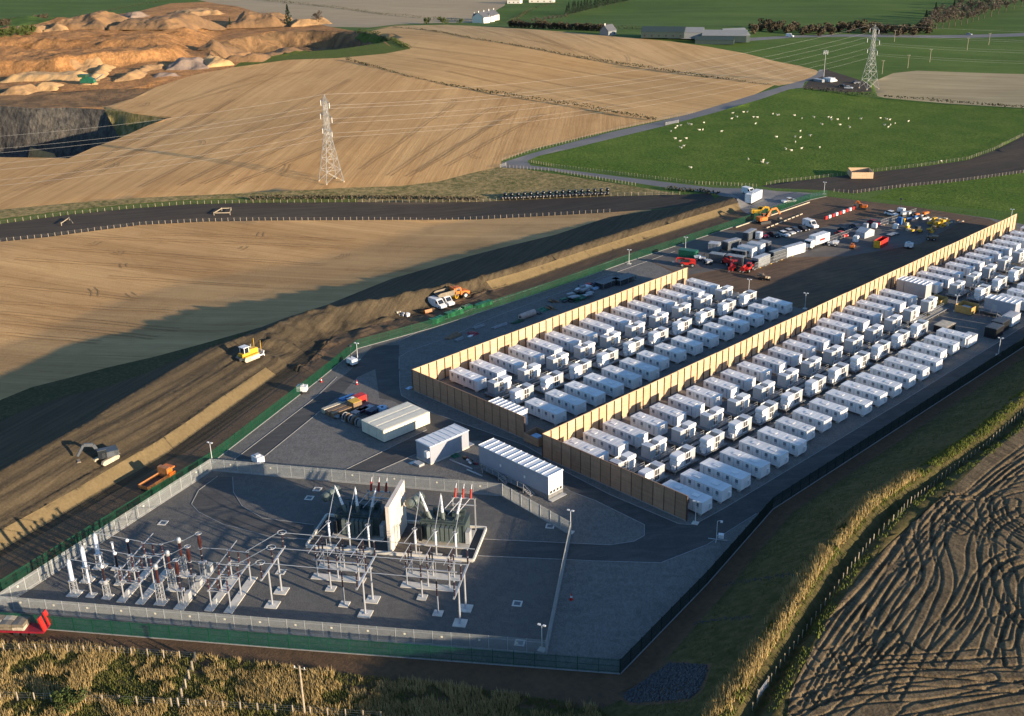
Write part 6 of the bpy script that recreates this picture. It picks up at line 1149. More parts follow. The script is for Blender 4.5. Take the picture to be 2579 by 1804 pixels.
# ochre boards box beside the eastern track and timber markers in the western one
p = atp(z3(1185, 1150)); q = atp(z3(1325, 1150)); t = thing('timber_pen', 'square pen of bright new timber boards standing on the dark eastern track', 'timber pen', (p[0], p[1], float(hz(*p))), math.atan2(q[1]-p[1], q[0]-p[0])); Lp = float(np.hypot(q[0]-p[0], q[1]-p[1]))
for a in ((0, Lp, 0, .15), (0, Lp, 8, 8.15), (0, .15, .151, 7.99), (Lp-.15, Lp, .151, 7.99)): MB().bx(*a, 0, 2.4).build('side', MT['timber'], t)
for pts, lab in (([z1(395, 1448), z1(445, 1412), z1(470, 1446)], 'open triangle of pale timber rails on the dark western track, left one'), ([z1(1375, 1382), z1(1425, 1352), z1(1485, 1350), z1(1478, 1380), z1(1385, 1382)], 'open square of pale timber rails on the dark western track, right one')):
    q = [np.array(at3(p)) for p in pts]; t = thing('timber_rails', lab, 'timber rails', tuple(q[0]))
    for a, b in zip(q[:-1], q[1:]): MB().bar(tuple(a-q[0]+np.array([0, 0, .9])), tuple(b-q[0]+np.array([0, 0, .9])), .14, .3).build('rail', MT['post'], t); MB().bar(tuple(a-q[0]), tuple(a-q[0]+np.array([0, 0, 1.2])), .18).build('post', MT['post'], t)

x, y, z = XY(k2(2130, 1420)); t = thing('camera_pole', 'slim camera pole with white control box on the shaded road near the dark fence', 'camera pole', (x, y, 0), R(30)); MB().cyl((0, 0, 0), (0, 0, 3.6), .06, .05).bar((0, 0, 3.6), (.6, 0, 3.8), .06).build('pole', MT['pole'], t); MB().bx(.5, .9, -.12, .12, 3.45, 3.75).build('camera', P_('white'), t); MB().bx(.3, 1.2, -.35, .35, .5, 1.2).build('control_box', P_('white'), t); MB().bx(-1.4, 1.8, -.08, .08, .0, .12).bx(-.08, .08, -1.3, 1.3, .121, .2).build('base_frame', MT['galv'], t)
# ------------------------------------------------------------------ pylons and lines
def g3(x, y): return (x, y, hz(x, y))
PB = [atp((834.6, 456)), atp((2188, 222))]; PB = [pt(-620, 640)]+PB+[pt(3500, 215)]
PH_ = 33.8; ARMS = ((.60, 4.6), (.765, 5.6), (.925, 4.2))
MT['lat'] = mat('pylon_steel', (.36, .37, .37), rough=.5, metal=.3, var=.1)
def pylon(i, label):
    x, y = PB[i]; d = np.array(PB[i+1])-np.array(PB[i-1]); a = math.atan2(d[1], d[0])
    t = thing('pylon', label, 'pylon', (x, y, hz(x, y)), a, 'lattice pylons'); wid = lambda f: 7.4*(1-f/.56)+1.9*(f/.56) if f < .56 else 1.9-(f-.56)*1.6
    lv = [0, .14, .27, .38, .47, .55, .60, .68, .765, .85, .925]; b = MB(); c = lambda f: [(sx*wid(f)/2, sy*wid(f)/2, f*PH_) for sx, sy in ((-1, -1), (1, -1), (1, 1), (-1, 1))]
    for f0, f1 in zip(lv[:-1], lv[1:]):
        A, B = c(f0), c(f1)
        for k in range(4):
            b.bar(A[k], B[k], .19 if f0 < .5 else .15); b.bar(A[k], B[(k+1) % 4], .075); b.bar(A[(k+1) % 4], B[k], .075); b.bar(B[k], B[(k+1) % 4], .075)
    for k in range(4): b.bar(c(.925)[k], (0, 0, PH_), .14)
    b.build('lattice_tower', MT['lat'], t)
    for f, l in ARMS:
        for s in (-1, 1):
            q = MB(); w_ = wid(f)/2; z = f*PH_; e = (0, s*l, z)
            for sx in (-1, 1): q.bar((sx*w_, s*w_, z), e, .10); q.bar((sx*w_, s*w_, z+1.3), e, .08)
            q.bar((-w_, s*w_, z), (0, s*(w_+l)/2, z+.5), .09).build('cross_arm', MT['lat'], t); MB().lathe((0, s*l, z-2.2), [(.03, 0), (.13, .1), (.13, 2.0), (.03, 2.2)], 7).build('insulator_string', MT['white'], t)
    for k in range(4): MB().bx(c(0)[k][0]-.3, c(0)[k][0]+.3, c(0)[k][1]-.3, c(0)[k][1]+.3, -.3, .2).build('footing', MT['post'], t)
pylon(1, 'steel lattice pylon standing alone in the near straw coloured field'); pylon(2, 'steel lattice pylon beside the distant works yard')
for i, lab in ((0, 'overhead conductors running from the near pylon out of the left edge'), (1, 'overhead conductors spanning between the two pylons'), (2, 'overhead conductors running from the distant pylon to the right edge')):
    a = np.array(PB[i]); b_ = np.array(PB[i+1]); d = b_-a; ln = np.hypot(*d); n = np.array([-d[1], d[0]])/ln; za = hz(*a) if i else 0; zb = hz(*b_) if i < 2 else 0; t = thing('overhead_line', lab, 'power line', (0, 0, 0), 0, 'overhead lines')
    for off, f in [(s*l, f) for f, l in ARMS for s in (-1, 1)]+[(0, 1.07)]:
        pts = []
        for k in range(15):
            u = k/14; p = a+d*u+n*off; pts.append((p[0], p[1], za+(zb-za)*u+f*PH_-2.2-4*u*(1-u)*ln*.022))
        MB().tube(pts, .028, 4).build('conductor', MT['wire'], t)
# ------------------------------------------------------------------ stock fences
def stock(px, label, n, h=1.25, w_=.13, z=None, wires=True):
    P = [np.array(atp(p)) for p in px]; acc = [0]
    for a, b in zip(P[:-1], P[1:]): acc.append(acc[-1]+np.hypot(*(b-a)))
    q = []
    for s in np.linspace(0, acc[-1], n):
        i = min(np.searchsorted(acc, s, 'right')-1, len(P)-2); u = (s-acc[i])/(acc[i+1]-acc[i]); q.append(P[i]+(P[i+1]-P[i])*u)
    zz = H(np.array(q)); o = np.array([q[0][0], q[0][1], zz[0]]); t = thing('stock_fence', label, 'fence', tuple(o), 0, 'post and wire stock fences'); me = MB().bx(-w_/2, w_/2, -w_/2, w_/2, -.3, h).mesh('post', MT['post'])
    L = [np.array([a[0], a[1], b])-o for a, b in zip(q, zz)]
    for p in L: inst('post', me, t, tuple(p), random.random())
    if wires:
        for hh in (.5, .85, 1.15): MB().tube([tuple(p+np.array([0, 0, hh*h/1.25])) for p in L[::2]]+[tuple(L[-1]+np.array([0, 0, hh*h/1.25]))], .014, 3).build('wire', MT['wire'], t)
stock(STRIPU[1:11], 'post and wire fence along the upper edge of the dark western track', 99); stock(STRIPL[1:11], 'post and wire fence along the lower edge of the dark western track', 99)
stock([(1266, 404), (1340, 381), (1438, 358), (1536, 331), (1655, 303), (1750, 282)], 'post and wire fence on the straw field side of the lane', 70); stock([(1338, 409), (1399, 420), (1555, 438), (1750, 463), (1905, 470)], 'post and wire fence between the sheep pasture and the lower lane', 75)
stock([(1930, 466), (1993, 456), (2150, 438), (2306, 422), (2436, 406), (2502, 383), (2577, 344), (2650, 325)], 'post and wire fence between the sheep pasture and the eastern track', 90); stock([(2100, 484), (2150, 488), (2267, 473), (2424, 457), (2579, 436), (2660, 424)], 'post and wire fence below the eastern track', 60)
stock([c6(840, 1150), c6(870, 1100), c6(1000, 900), c6(1150, 700), c6(1340, 430), c6(1480, 250), c6(1640, 95), c19(1020, 1100), c19(1320, 850), c19(1700, 585), c19(2000, 310), c19(2150, 230)], 'timber post fence along the high edge of the rutted field', 75, 1.3, .10, None, False)
stock([(-40, 1762), (105, 1767), (330, 1775), (482, 1783), (700, 1796), (960, 1815)], 'post fence along the bottom edge of the picture through rough grass', 24, 1.5, .16); stock([(494, 1668), (478, 1712), (462, 1752), (450, 1783)], 'short leaning post fence crossing the tall grass', 6, 1.7, .2); stock([(-30, 1640), (90, 1643), (290, 1650), (494, 1664)], 'post fence half buried in tall grass below the red trailer', 14, 1.5, .14)
stock([(1275, 421), (1400, 432), (1477, 446), (1600, 467)], 'post and wire fence on the rough mound side of the lower lane', 40)
def gate(p, q, label, h=1.3):
    a = np.array(at3(p)); b = np.array(at3(q)); ln = float(np.hypot(*(b-a)[:2])); t = thing('field_gate', label, 'gate', tuple(a), math.atan2(b[1]-a[1], b[0]-a[0])); m_ = MB()
    for k in range(5): m_.bx(0, ln, -.03, .03, .2+k*h*.2, .26+k*h*.2)
    m_.bx(0, .06, -.031, .031, .2, h).bx(ln-.06, ln, -.031, .031, .2, h).build('bars', MT['galv'], t)
    for x in (-.15, ln+.15): MB().bx(x-.1, x+.1, -.1, .1, -.2, h+.3).build('gate_post', MT['post'], t)
gate(z2(2110, 800), z2(2188, 785), 'pale field gate into the sheep pasture from the upper lane'); gate(z2(1045, 1075), z2(1080, 1060), 'pale field gate at the bend of the lane'); gate(c6(870, 1090), c6(918, 1030), 'galvanised field gate in the high fence at the bottom right')
# ------------------------------------------------------------------ sheep and bales
MT['wool'] = mat('wool', (.62, .57, .46), rough=1, var=.15, sc=4); MT['bale'] = mat('black_wrap', (.012, .013, .018), rough=.3, spec=.6, var=.3); MT['face'] = mat('sheep_face', (.40, .36, .30), rough=.9)
sb = MB(); n = 9; prof = [(-.62, .02, .62), (-.58, .16, .60), (-.40, .27, .60), (0, .30, .58), (.35, .27, .60), (.52, .18, .66), (.62, .13, .78), (.74, .11, .90), (.84, .10, .92), (.98, .07, .82), (1.02, .02, .80)]
sb.add([(x, r*math.cos(k*2*math.pi/n), z+r*math.sin(k*2*math.pi/n)) for x, r, z in prof for k in range(n)], [(j*n+k, j*n+(k+1) % n, (j+1)*n+(k+1) % n, (j+1)*n+k) for j in range(len(prof)-1) for k in range(n)])
for x in (-.38, .34):
    for y in (-.14, .14): sb.cyl((x, y, .5), (x-.02, y, .22), .075, .05, 6).cyl((x-.02, y, .22), (x+.02, y, 0), .045, .04, 6)
for y in (-.09, .09): sb.cyl((.80, y, .95), (.76, y*2.1, .98), .04, .01, 5)
SHEEP = sb.mesh('sheep', MT['wool'], True)
for k, (x, y) in enumerate([(421, 728), (415, 765), (449, 753), (492, 722), (515, 720), (557, 757), (581, 758), (237, 791), (138, 800), (155, 802), (85, 808), (66, 813), (53, 826), (24, 846), (208, 839), (229, 838), (349, 849), (568, 801), (53, 893), (124, 893), (83, 910), (106, 940), (90, 952), (152, 1080), (523, 1026), (618, 1034), (614, 1046), (643, 1052), (680, 736), (708, 743), (718, 741), (820, 746), (867, 765), (945, 757), (1037, 757), (1054, 760), (1056, 773), (1097, 772), (1166, 765), (1245, 764), (996, 806), (1113, 809), (1174, 825), (856, 852), (704, 887), (822, 886), (856, 892), (918, 879), (825, 920), (764, 962), (800, 972), (864, 960), (981, 955), (1373, 759), (1412, 765), (1432, 770), (1398, 807), (1437, 808), (1466, 797), (1422, 824), (1552, 781), (1763, 1050)]):
    px = z3(x, y); q = at3(px); sh_ = inst('sheep', SHEEP, None, q, random.uniform(0, 6.28)); sh_.scale = (.92,)*3; tag(sh_, 'white sheep grazing alone beside the fence of the eastern track' if x == 1763 else 'white sheep grazing on the green pasture', 'sheep', 'sheep in the pasture')
bl = MB().cyl((0, -.6, .65), (0, .6, .65), .65, .65, 14).mesh('silage_bale', MT['bale'], True); a = np.array(atp((1264, 503))); b = np.array(atp((1530, 491))); r = math.atan2(*(b-a)[::-1])
for k in range(34):
    p = a+(b-a)*k/33; tag(inst('silage_bale', bl, None, (p[0], p[1], hz(*p)), r), 'black wrapped bale in the long single row beside the dark western track', 'bale', 'row of black bales')
    p2 = p+np.array([-math.sin(r), math.cos(r)])*1.5
    if k % 2: tag(inst('silage_bale', bl, None, (p2[0], p2[1], hz(*p2)+.9), r), 'black wrapped bale stacked behind the front row beside the dark western track', 'bale', 'row of black bales')
# ------------------------------------------------------------------ trees, hedges, scrub
MT['bark'] = mat('bark', (.10, .08, .06), rough=.95, var=.3); MT['twig'] = mat('bare_twigs', (.095, .078, .062), rough=.95, var=.35, sc=.35, rnd=.2); MT['needle'] = mat('dark_needles', (.018, .035, .018), rough=.9, var=.4, sc=.5, rnd=.2); MT['hedge'] = mat('hedge_leaf', (.055, .055, .028), rough=.95, var=.45, sc=.4, rnd=.15); MT['leafg'] = mat('bush_leaf', (.055, .075, .018), rough=.9, var=.45, sc=.8, rnd=.15); MT['scrub'] = mat('autumn_scrub', (.075, .060, .038), rough=.95, var=.35, sc=.4, rnd=.2)
rg = np.random.default_rng(11)
def leaves(n, shape, size):
    v = []; f = []
    for k in range(n):
        c = np.array(shape(rg)); a = rg.normal(size=3); a /= np.linalg.norm(a); b = np.cross(a, rg.normal(size=3)); b /= np.linalg.norm(b)+1e-9; s = size*rg.uniform(.5, 1.3); i = len(v)
        v += [tuple(c+a*s), tuple(c+b*s*.6), tuple(c-a*s*.8), tuple(c-b*s*.6)]; f.append((i, i+1, i+2, i+3))
    return MB().add(v, f)
def crownshape(h0, h1, r, lobes=9):
    L = [(rg.normal()*r*.42, rg.normal()*r*.42, rg.uniform(h0+.25*(h1-h0), h1-.2*(h1-h0)), r*rg.uniform(.32, .6)) for _ in range(lobes)]
    def s(g):
        x, y, z, q = L[g.integers(len(L))]; d = g.normal(size=3); d /= np.linalg.norm(d); q *= g.uniform(.55, 1.05); return x+d[0]*q, y+d[1]*q, z+d[2]*q*.9
    return s
def tree(kind):
    t = thing({'bare': 'bare_tree', 'conifer': 'conifer', 'bush': 'bush', 'scrub': 'scrub_bush'}[kind], '', 'tree' if kind in ('bare', 'conifer') else 'bush')
    b = MB()
    if kind == 'bare':
        b.cyl((0, 0, -.3), (.1, 0, 4), .32, .2, 7)
        for k in range(7): a = k*.9; b.cyl((.1, 0, 2.5+k*.4), (2.4*math.cos(a), 2.4*math.sin(a), 6+k*.55), .13, .03, 5)
        b.build('trunk', MT['bark'], t); leaves(520, crownshape(2.5, 11, 3.6), .42).build('crown', MT['twig'], t)
    elif kind == 'conifer':
        b.cyl((0, 0, -.3), (0, 0, 11), .25, .04, 6).build('trunk', MT['bark'], t)
        def s(g): u = g.uniform(.06, 1)**.8; a = g.uniform(0, 6.28); q = (1-u)*3.0*g.uniform(.3, 1.1)*(1+.25*math.sin(u*30)); return q*math.cos(a), q*math.sin(a), u*12
        leaves(520, s, .5).build('crown', MT['needle'], t)
    else:
        b.cyl((0, 0, -.2), (0, 0, .9), .1, .06, 5).cyl((0, 0, .4), (.5, .2, 1.3), .05, .02, 4).cyl((0, 0, .4), (-.4, .3, 1.3), .05, .02, 4).build('stem', MT['bark'], t)
        leaves(420, crownshape(0, 2.4, 1.5, 7), .24 if kind == 'bush' else .3).build('foliage', MT['leafg' if kind == 'bush' else 'scrub'], t)
    return t
TR = {k: tree(k) for k in ('bare', 'conifer', 'bush', 'scrub')}
def plant(kind, px, label, sc=1, group=None):
    x, y, z = at3(px); o = place(TR[kind], (x, y, z-.1), random.uniform(0, 6.28), label, group=group); s = sc*random.uniform(.88, 1.14); o.scale = (s*random.uniform(.92, 1.1), s, s*random.uniform(.9, 1.12)); return o
for x, y, s in ((1650, 195, 1), (1690, 190, 1.1), (1730, 185, 1.2), (1770, 180, 1.3), (1810, 178, 1.2), (1850, 172, 1.3), (1890, 165, 1.3), (1930, 155, 1.3), (1965, 145, 1.2), (2000, 130, 1.3), (2040, 115, 1.2), (2085, 100, 1.3), (2130, 85, 1.3), (2180, 70, 1.3), (2230, 55, 1.3), (2280, 42, 1.3), (1700, 150, 1.1), (1750, 140, 1.3), (1800, 130, 1.3), (1850, 120, 1.3), (1900, 110, 1.3), (1950, 95, 1.3), (2000, 80, 1.3), (2060, 62, 1.3), (2120, 45, 1.3), (2180, 30, 1.3), (2250, 15, 1.3), (1880, 60, 1.2), (1960, 40, 1.3), (2040, 25, 1.2)):
    plant('bare', z3(x, y), 'brown leafless tree in the dense wood at the far right', s, 'trees of the far wood')
for x, y in ((1660, 165), (1720, 120), (2010, 55), (2150, 20), (1840, 90)): plant('conifer', z3(x, y), 'dark evergreen among the leafless trees of the far wood', 1.1, 'evergreens of the far wood')
for k in range(20): plant('conifer', z2(1470+k*20+random.uniform(-6, 6), 96-k*4.4), 'dark evergreen in the long shelter belt between two green fields', 1.0, 'evergreen shelter belt')
for k in range(9): plant('bare', z2(1250+k*27, 150-k*4.5), 'small leafless tree at the low end of the shelter belt', .5, 'low trees of the shelter belt')
for k in range(34): plant('scrub', z3(560+k*34+random.uniform(-9, 9), 214-10*math.sin(k*.4)-(k % 3)*12), 'brown scrub bush in the band along the distant lane', 2.6, 'scrub along the distant lane')
for k in range(26): plant('scrub', z2(1110+k*25+random.uniform(-8, 8), 178+k*.9), 'brown scrub bush in the band behind the straw coloured crest', 2.0, 'scrub behind the crest')
plant('conifer', z1(1855, 165), 'tall dark conifer beside the brown quarry mound', 1.5); plant('bare', z1(2050, 160), 'dark leafless tree right of the tall conifer at the quarry', 1.25); plant('conifer', z1(1480, 180), 'dark narrow conifer on the quarry bench', .8)
plant('bush', z2(572, 165), 'round green bush, left one behind the crest field', 2.6); plant('bush', z2(680, 165), 'broad green bush, right one behind the crest field', 3.0); plant('bush', z2(790, 160), 'small dark bush behind the crest field near the white cottages', 1.6)
for k in range(8): plant('bush', z1(15+k*28, 262-k*6), 'dark bush in the clump at the left edge of the quarry', 2.6, 'bushes at the quarry edge')
for k in range(10): plant('scrub', z1(20+k*30, 165-k*3), 'leafless bush at the foot of the far left green field', 2.4, 'bushes below the far left field')
for p, s in (((700, 1490), .95), ((840, 1490), 1.0), ((1440, 1490), .7)): plant('bush', s5(*p), 'dense green gorse bush beside the bottom post fence', s, 'gorse bushes in the foreground')
def hedge(px, label, w_, h, mk='hedge', dens=6, name='hedge'):
    P = [np.array(atp(p)) for p in px]; v = []; f = []; o = np.array([*P[0], 0]); size = .38
    for a, b in zip(P[:-1], P[1:]):
        ln = np.hypot(*(b-a)); d = (b-a)/ln; nn = np.array([-d[1], d[0]]); m_ = int(ln*dens); tt = rg.uniform(0, ln, m_); oo = rg.normal(size=m_)*w_*.35; q = a+d*tt[:, None]+nn*oo[:, None]; zz = H(q, False)+rg.uniform(0, 1, m_)*h*np.exp(-(oo/w_)**2)*(.6+.6*vnoise(q, 5, 4))
        for k in range(m_):
            c = np.array([q[k, 0], q[k, 1], zz[k]])-o; u = rg.normal(size=3); u /= np.linalg.norm(u); e = np.cross(u, rg.normal(size=3)); e /= np.linalg.norm(e)+1e-9; s = size*rg.uniform(.6, 1.5); i = len(v); v += [tuple(c+u*s), tuple(c+e*s*.7), tuple(c-u*s), tuple(c-e*s*.7)]; f.append((i, i+1, i+2, i+3))
    return tag(MB().add(v, f).build(name, MT[mk], None, False, tuple(o)), label, 'hedge')
hedge(HEDGE1, 'thin dark hedge between the crest field and the middle straw field', 1.8, 1.6); hedge(HEDGE2, 'thin dark hedge between the middle and the near straw fields', 1.8, 1.7)
hedge([(2025, 226), (2111, 233), (2201, 243)], 'dark hedge between the works yard and the sheep pasture', 1.8, 2.0); hedge([(2226, 244), (2385, 257), (2579, 271), (2700, 280)], 'dark hedge between the sheep pasture and the dry field', 1.4, 1.5)
hedge([(654, 0), (840, 21), (979, 40), (1154, 53)], 'dark hedge crossing the pale fields behind the quarry', 3, 3, dens=4); hedge([(440, -2), (300, 22), (190, 46)], 'dark hedge along the far left green field', 2.5, 2, dens=3)
hedge([(900, 80), (950, 88), (1000, 108), (1030, 122)], 'dark green scrub hedge along the quarry notch', 3.5, 2.6, 'leafg', 9); hedge([(627, 503), (800, 500), (1000, 500), (1210, 503)], 'brown clipped hedge behind the dark western track fence', 1.3, 1.4, 'scrub', 16)
hedge([(1279, 60), (1330, 30), (1400, 8)], 'dark hedge leading up from the white cottages', 3, 3, dens=4); hedge([(1430, 66), (1560, 72), (1700, 78)], 'low hedge along the green field behind the barns', 3, 2.5, dens=4)
hedge([z3(0, 1215), z3(200, 1235), z3(330, 1250)], 'low dark scrub bank between the rough mound and the lower lane', 2.2, 1.2, 'hedge', 10)
# ------------------------------------------------------------------ far buildings
MT['render'] = mat('white_render', (.72, .68, .60), rough=.9, var=.06); MT['slate_r'] = mat('slate_roof', (.10, .105, .12), rough=.7, var=.2); MT['barn'] = mat('green_barn_sheet', (.035, .055, .055), rough=.6, var=.15); MT['barnr'] = mat('grey_fibre_roof', (.20, .215, .225), rough=.8, var=.12)
def gable(name, label, cat, px, L, W, e, r, wall_, roof_, rz, win=0, chim=0, group=None, dz=0):
    x, y, z = at3(px); t = thing(name, label, cat, (x, y, z-.3+dz), rz, group); MB().prism([(0, 0), (W, 0), (W, e), (W/2, r-.12), (0, e)], 0, L, 'x').build('wall', MT[wall_], t)
    rf = MB().add([(-.3, -.3, e-.1), (L+.3, -.3, e-.1), (L+.3, W/2, r), (-.3, W/2, r), (-.3, W+.3, e-.1), (L+.3, W+.3, e-.1), (-.3, -.3, e+.06), (L+.3, -.3, e+.06), (L+.3, W/2, r+.16), (-.3, W/2, r+.16), (-.3, W+.3, e+.06), (L+.3, W+.3, e+.06)], [(6, 7, 8, 9), (9, 8, 11, 10), (3, 2, 1, 0), (4, 5, 2, 3), (0, 1, 7, 6), (5, 4, 10, 11), (0, 6, 9, 3), (3, 9, 10, 4), (1, 2, 8, 7), (2, 5, 11, 8)]).build('roof', MT[roof_], t)
    for k in range(win): xx = L*(k+.5)/win; MB().bx(xx-.5, xx+.5, -.05, -.001, 1.0, 2.1).build('window', MT['glass'], t)
    for k in range(chim): xx = .6+(L-1.2)*k/max(1, chim-1); MB().bx(xx-.4, xx+.4, W/2-.4, W/2+.4, r-.4, r+1.2).build('chimney', MT['render'], rf)
    return t
ra = ang(z2(1955, 238), z2(2120, 243))
gable('barn', 'dark green barn with skylights behind the straw coloured crest', 'barn', z2(1950, 246), 30, 14, 4.2, 7, 'barn', 'barn', ra, 6, dz=1); gable('barn', 'grey roofed barn joined to the dark green barn', 'barn', z2(2122, 250), 24, 14, 4.2, 7, 'barnr', 'barnr', ra, 0, dz=1)
gable('barn', 'long low barn with pale roof left of the open barn', 'barn', z3(225, 262), 30, 14, 4.5, 7.5, 'barn', 'barnr', ra); gable('barn', 'open fronted barn with pale sloping roof beside the distant lane', 'barn', z3(390, 268), 16, 22, 4.8, 8.5, 'barn', 'barnr', ra+R(25)); gable('barn', 'low dark shed in front of the long barn', 'barn', z3(180, 275), 26, 8, 3, 4.8, 'barn', 'barn', ra)
gable('cottage', 'dark roofed cottage standing alone left of the barns', 'cottage', z2(1740, 228), 9, 8, 3.5, 7.5, 'barnr', 'slate_r', ra+R(60), 2, 1)
for k, (x, y) in enumerate(((940, 152), (972, 140), (1003, 128))): gable('cottage', f'white cottage in the row by the far road, {["nearest", "middle", "furthest"][k]} of three', 'cottage', z2(x, y), 9, 12, 5, 9, 'render', 'slate_r', ra+R(70), 2, 2, 'white cottages')
gable('cottage', 'grey cottage with dark roof left of the white cottages', 'cottage', z2(868, 148), 14, 9, 4, 7.5, 'barnr', 'slate_r', ra, 3, 1); gable('cottage', 'pale cottage at the very top among dark hedges', 'cottage', z2(1090, 24), 14, 9, 4, 8, 'render', 'slate_r', ra, 3, 2); gable('cottage', 'long white house at the very top beside the far road', 'cottage', z2(1230, 16), 26, 9, 4, 7.5, 'render', 'slate_r', ra, 4, 2)
def pole(px, h, label, arm=True, group='timber utility poles'):
    x, y, z = at3(px); t = thing('utility_pole', label, 'utility pole', (x, y, z), R(30), group); MB().cyl((0, 0, -.5), (0, 0, h), .17, .12, 8).build('pole', MT['post'], t)
    if arm: MB().bx(-.9, .9, -.06, .06, h-.5, h-.38).build('cross_arm', MT['post'], t)
    for s in (-.7, .7): MB().cyl((s, 0, h-.38), (s, 0, h-.1), .06).build('insulator', MT['white'], t)
pole((768, 1803), 8.2, 'pale timber pole rising from the foreground grass at the bottom edge')
for k, (x, y) in enumerate(((1384, 466), (1549, 430), (1690, 395), (1930, 320), (2070, 280), (1462, 265))): pole(z3(x, y), 8, f'distant timber pole in the green fields, {["first", "second", "third", "fourth", "fifth", "sixth"][k]} to the right of the far pylon' if k < 5 else 'distant timber pole below the far lane right of the pylon top')
x, y, z = at3(z3(1008, 492)); t = thing('telecom_mast', 'slim mast with white antenna panels in the distant works yard', 'mast', (x, y, z)); MB().cyl((0, 0, 0), (0, 0, 15), .15, .09, 8).build('mast', MT['lat'], t)
for k in range(3): MB().bx(math.cos(k*2.1)*1.2-.2, math.cos(k*2.1)*1.2+.2, math.sin(k*2.1)*1.2-.1, math.sin(k*2.1)*1.2+.1, 12.8, 15.0).build('antenna_panel', MT['white'], t); MB().bar((0, 0, 13.8), (math.cos(k*2.1)*1.2, math.sin(k*2.1)*1.2, 13.8), .1).build('bracket', MT['galv'], t)
# ------------------------------------------------------------------ quarry heaps
MT['cream_s'] = mat('pale_crushed_stone', (.56, .36, .17), rough=1, c2=(.44, .26, .11), sc=.12, bump=.35, bsc=.7); MT['grey_s'] = mat('grey_crushed_stone', (.27, .20, .155), rough=1, c2=(.20, .15, .115), sc=.15, bump=.35, bsc=.6); MT['brown_s'] = mat('brown_spoil', (.29, .165, .075), rough=1, c2=(.16, .10, .055), sc=.06, bump=.9, bsc=.25); MT['tan_s'] = mat('tan_spoil', (.45, .27, .125), rough=1, c2=(.30, .18, .085), sc=.1, bump=.6, bsc=.3)
def heap(pa, pb, W, h, mk, label, run=None, name='stockpile'):
    a = np.array(atp(pa)); b = np.array(atp(pb)); d = b-a; L = float(np.hypot(*d)); d /= L; nn = np.array([-d[1], d[0]]); st = max(.7, L/46); run = run or h*1.35
    us = np.arange(-run*.2, L+run*.2+st, st); ws = np.arange(0, W+st, st); G = np.array([a+d*u+nn*w_ for w_ in ws for u in us]); z0 = H(G, False)
    U_, W_ = np.meshgrid(us, ws); e = np.minimum(np.minimum(U_+run*.2, L+run*.2-U_), np.minimum(W_, W-W_)).ravel(); nz = vnoise(G, max(3, h*.9), 3)-.5; t = np.clip((e+nz*run*.5*np.clip(e/2, 0, 1))/run, 0, 1); h = h*(.72 if mk != 'brown_s' else .85); hh = h*t**.85*(.78+.34*vnoise(G, max(6, h*1.6), 21)+.2*nz)+((vnoise(G, 3.2, 8)-.5)*.11*h+(vnoise(G, 1.3, 9)-.5)*.05*h)*np.clip(e, 0, 1)
    o = np.array([*a, 0]); zz = np.where(e < st*.6, z0-.4, z0+hh); n = len(us); m_ = len(ws); f = [(j*n+i, j*n+i+1, (j+1)*n+i+1, (j+1)*n+i) for j in range(m_-1) for i in range(n-1)]
    return tag(MB().add([tuple(np.array([g[0], g[1], q])-o) for g, q in zip(G, zz)], f).build(name, MT[mk], None, True, tuple(o)), label, 'stockpile')
heap(z1(0, 530), z1(490, 530), 26, 5.5, 'cream_s', 'long pale stockpile below the orange quarry bench'); heap(z1(185, 592), z1(350, 585), 22, 6, 'cream_s', 'short bright stockpile in front of the long pale one'); heap(z1(0, 610), z1(165, 610), 22, 5, 'tan_s', 'dull brown heap left of the short bright stockpile')
heap(z1(1075, 468), z1(1330, 452), 34, 8, 'grey_s', 'large grey flat topped stockpile near the field edge'); heap(z1(1335, 446), z1(1500, 428), 36, 8, 'cream_s', 'orange heap standing in for the sunlit right end of the grey stockpile')  # orange heap: sunlight on the grey pile's right face put into colour
heap(z1(885, 530), z1(1075, 440), 16, 8, 'tan_s', 'curved sandy ridge left of the grey stockpile'); heap(z1(640, 550), z1(760, 440), 14, 7, 'cream_s', 'bright sandy ridge beside the green crusher'); heap(z1(985, 515), z1(1165, 500), 14, 4, 'grey_s', 'low purple grey heap beside the field edge')
for pa, pb, W, h, mk, lab in ((z1(330, 195), z1(640, 190), 60, 13, 'brown_s', 'big rounded brown mound at the far left of the quarry'), (z1(290, 206), z1(385, 204), 26, 8, 'tan_s', 'small tan cone in front of the big brown mound'), (z1(45, 214), z1(260, 208), 24, 5, 'tan_s', 'low tan ridge left of the small tan cone'), (z1(-60, 225), z1(30, 218), 24, 7, 'tan_s', 'tan heap cut by the left edge'), (z1(850, 122), z1(965, 110), 30, 7, 'grey_s', 'grey cone among the far quarry heaps'), (z1(700, 190), z1(1080, 188), 44, 7, 'brown_s', 'broad brown spoil bank behind the upper bench'), (z1(1090, 186), z1(1460, 184), 40, 8, 'brown_s', 'dark brown spoil bank in the middle of the far quarry'), (z1(1470, 182), z1(1815, 172), 50, 12, 'brown_s', 'steep brown mound left of the tall conifer'), (z1(1190, 120), z1(1465, 100), 50, 7, 'tan_s', 'pale tan heaps at the top of the quarry'), (z1(1700, 400), z1(2000, 345), 30, 8, 'brown_s', 'dark heap in the brown hollow near the field edge'), (z1(1450, 385), z1(1700, 370), 26, 7, 'brown_s', 'dark heap at the left of the brown hollow'), (z1(1880, 172), z1(2130, 160), 30, 7, 'tan_s', 'tan bank right of the tall conifer'), (z1(500, 470), z1(690, 450), 16, 6, 'tan_s', 'shaded sandy bank left of the bright ridge')): heap(pa, pb, W, h, mk, lab)
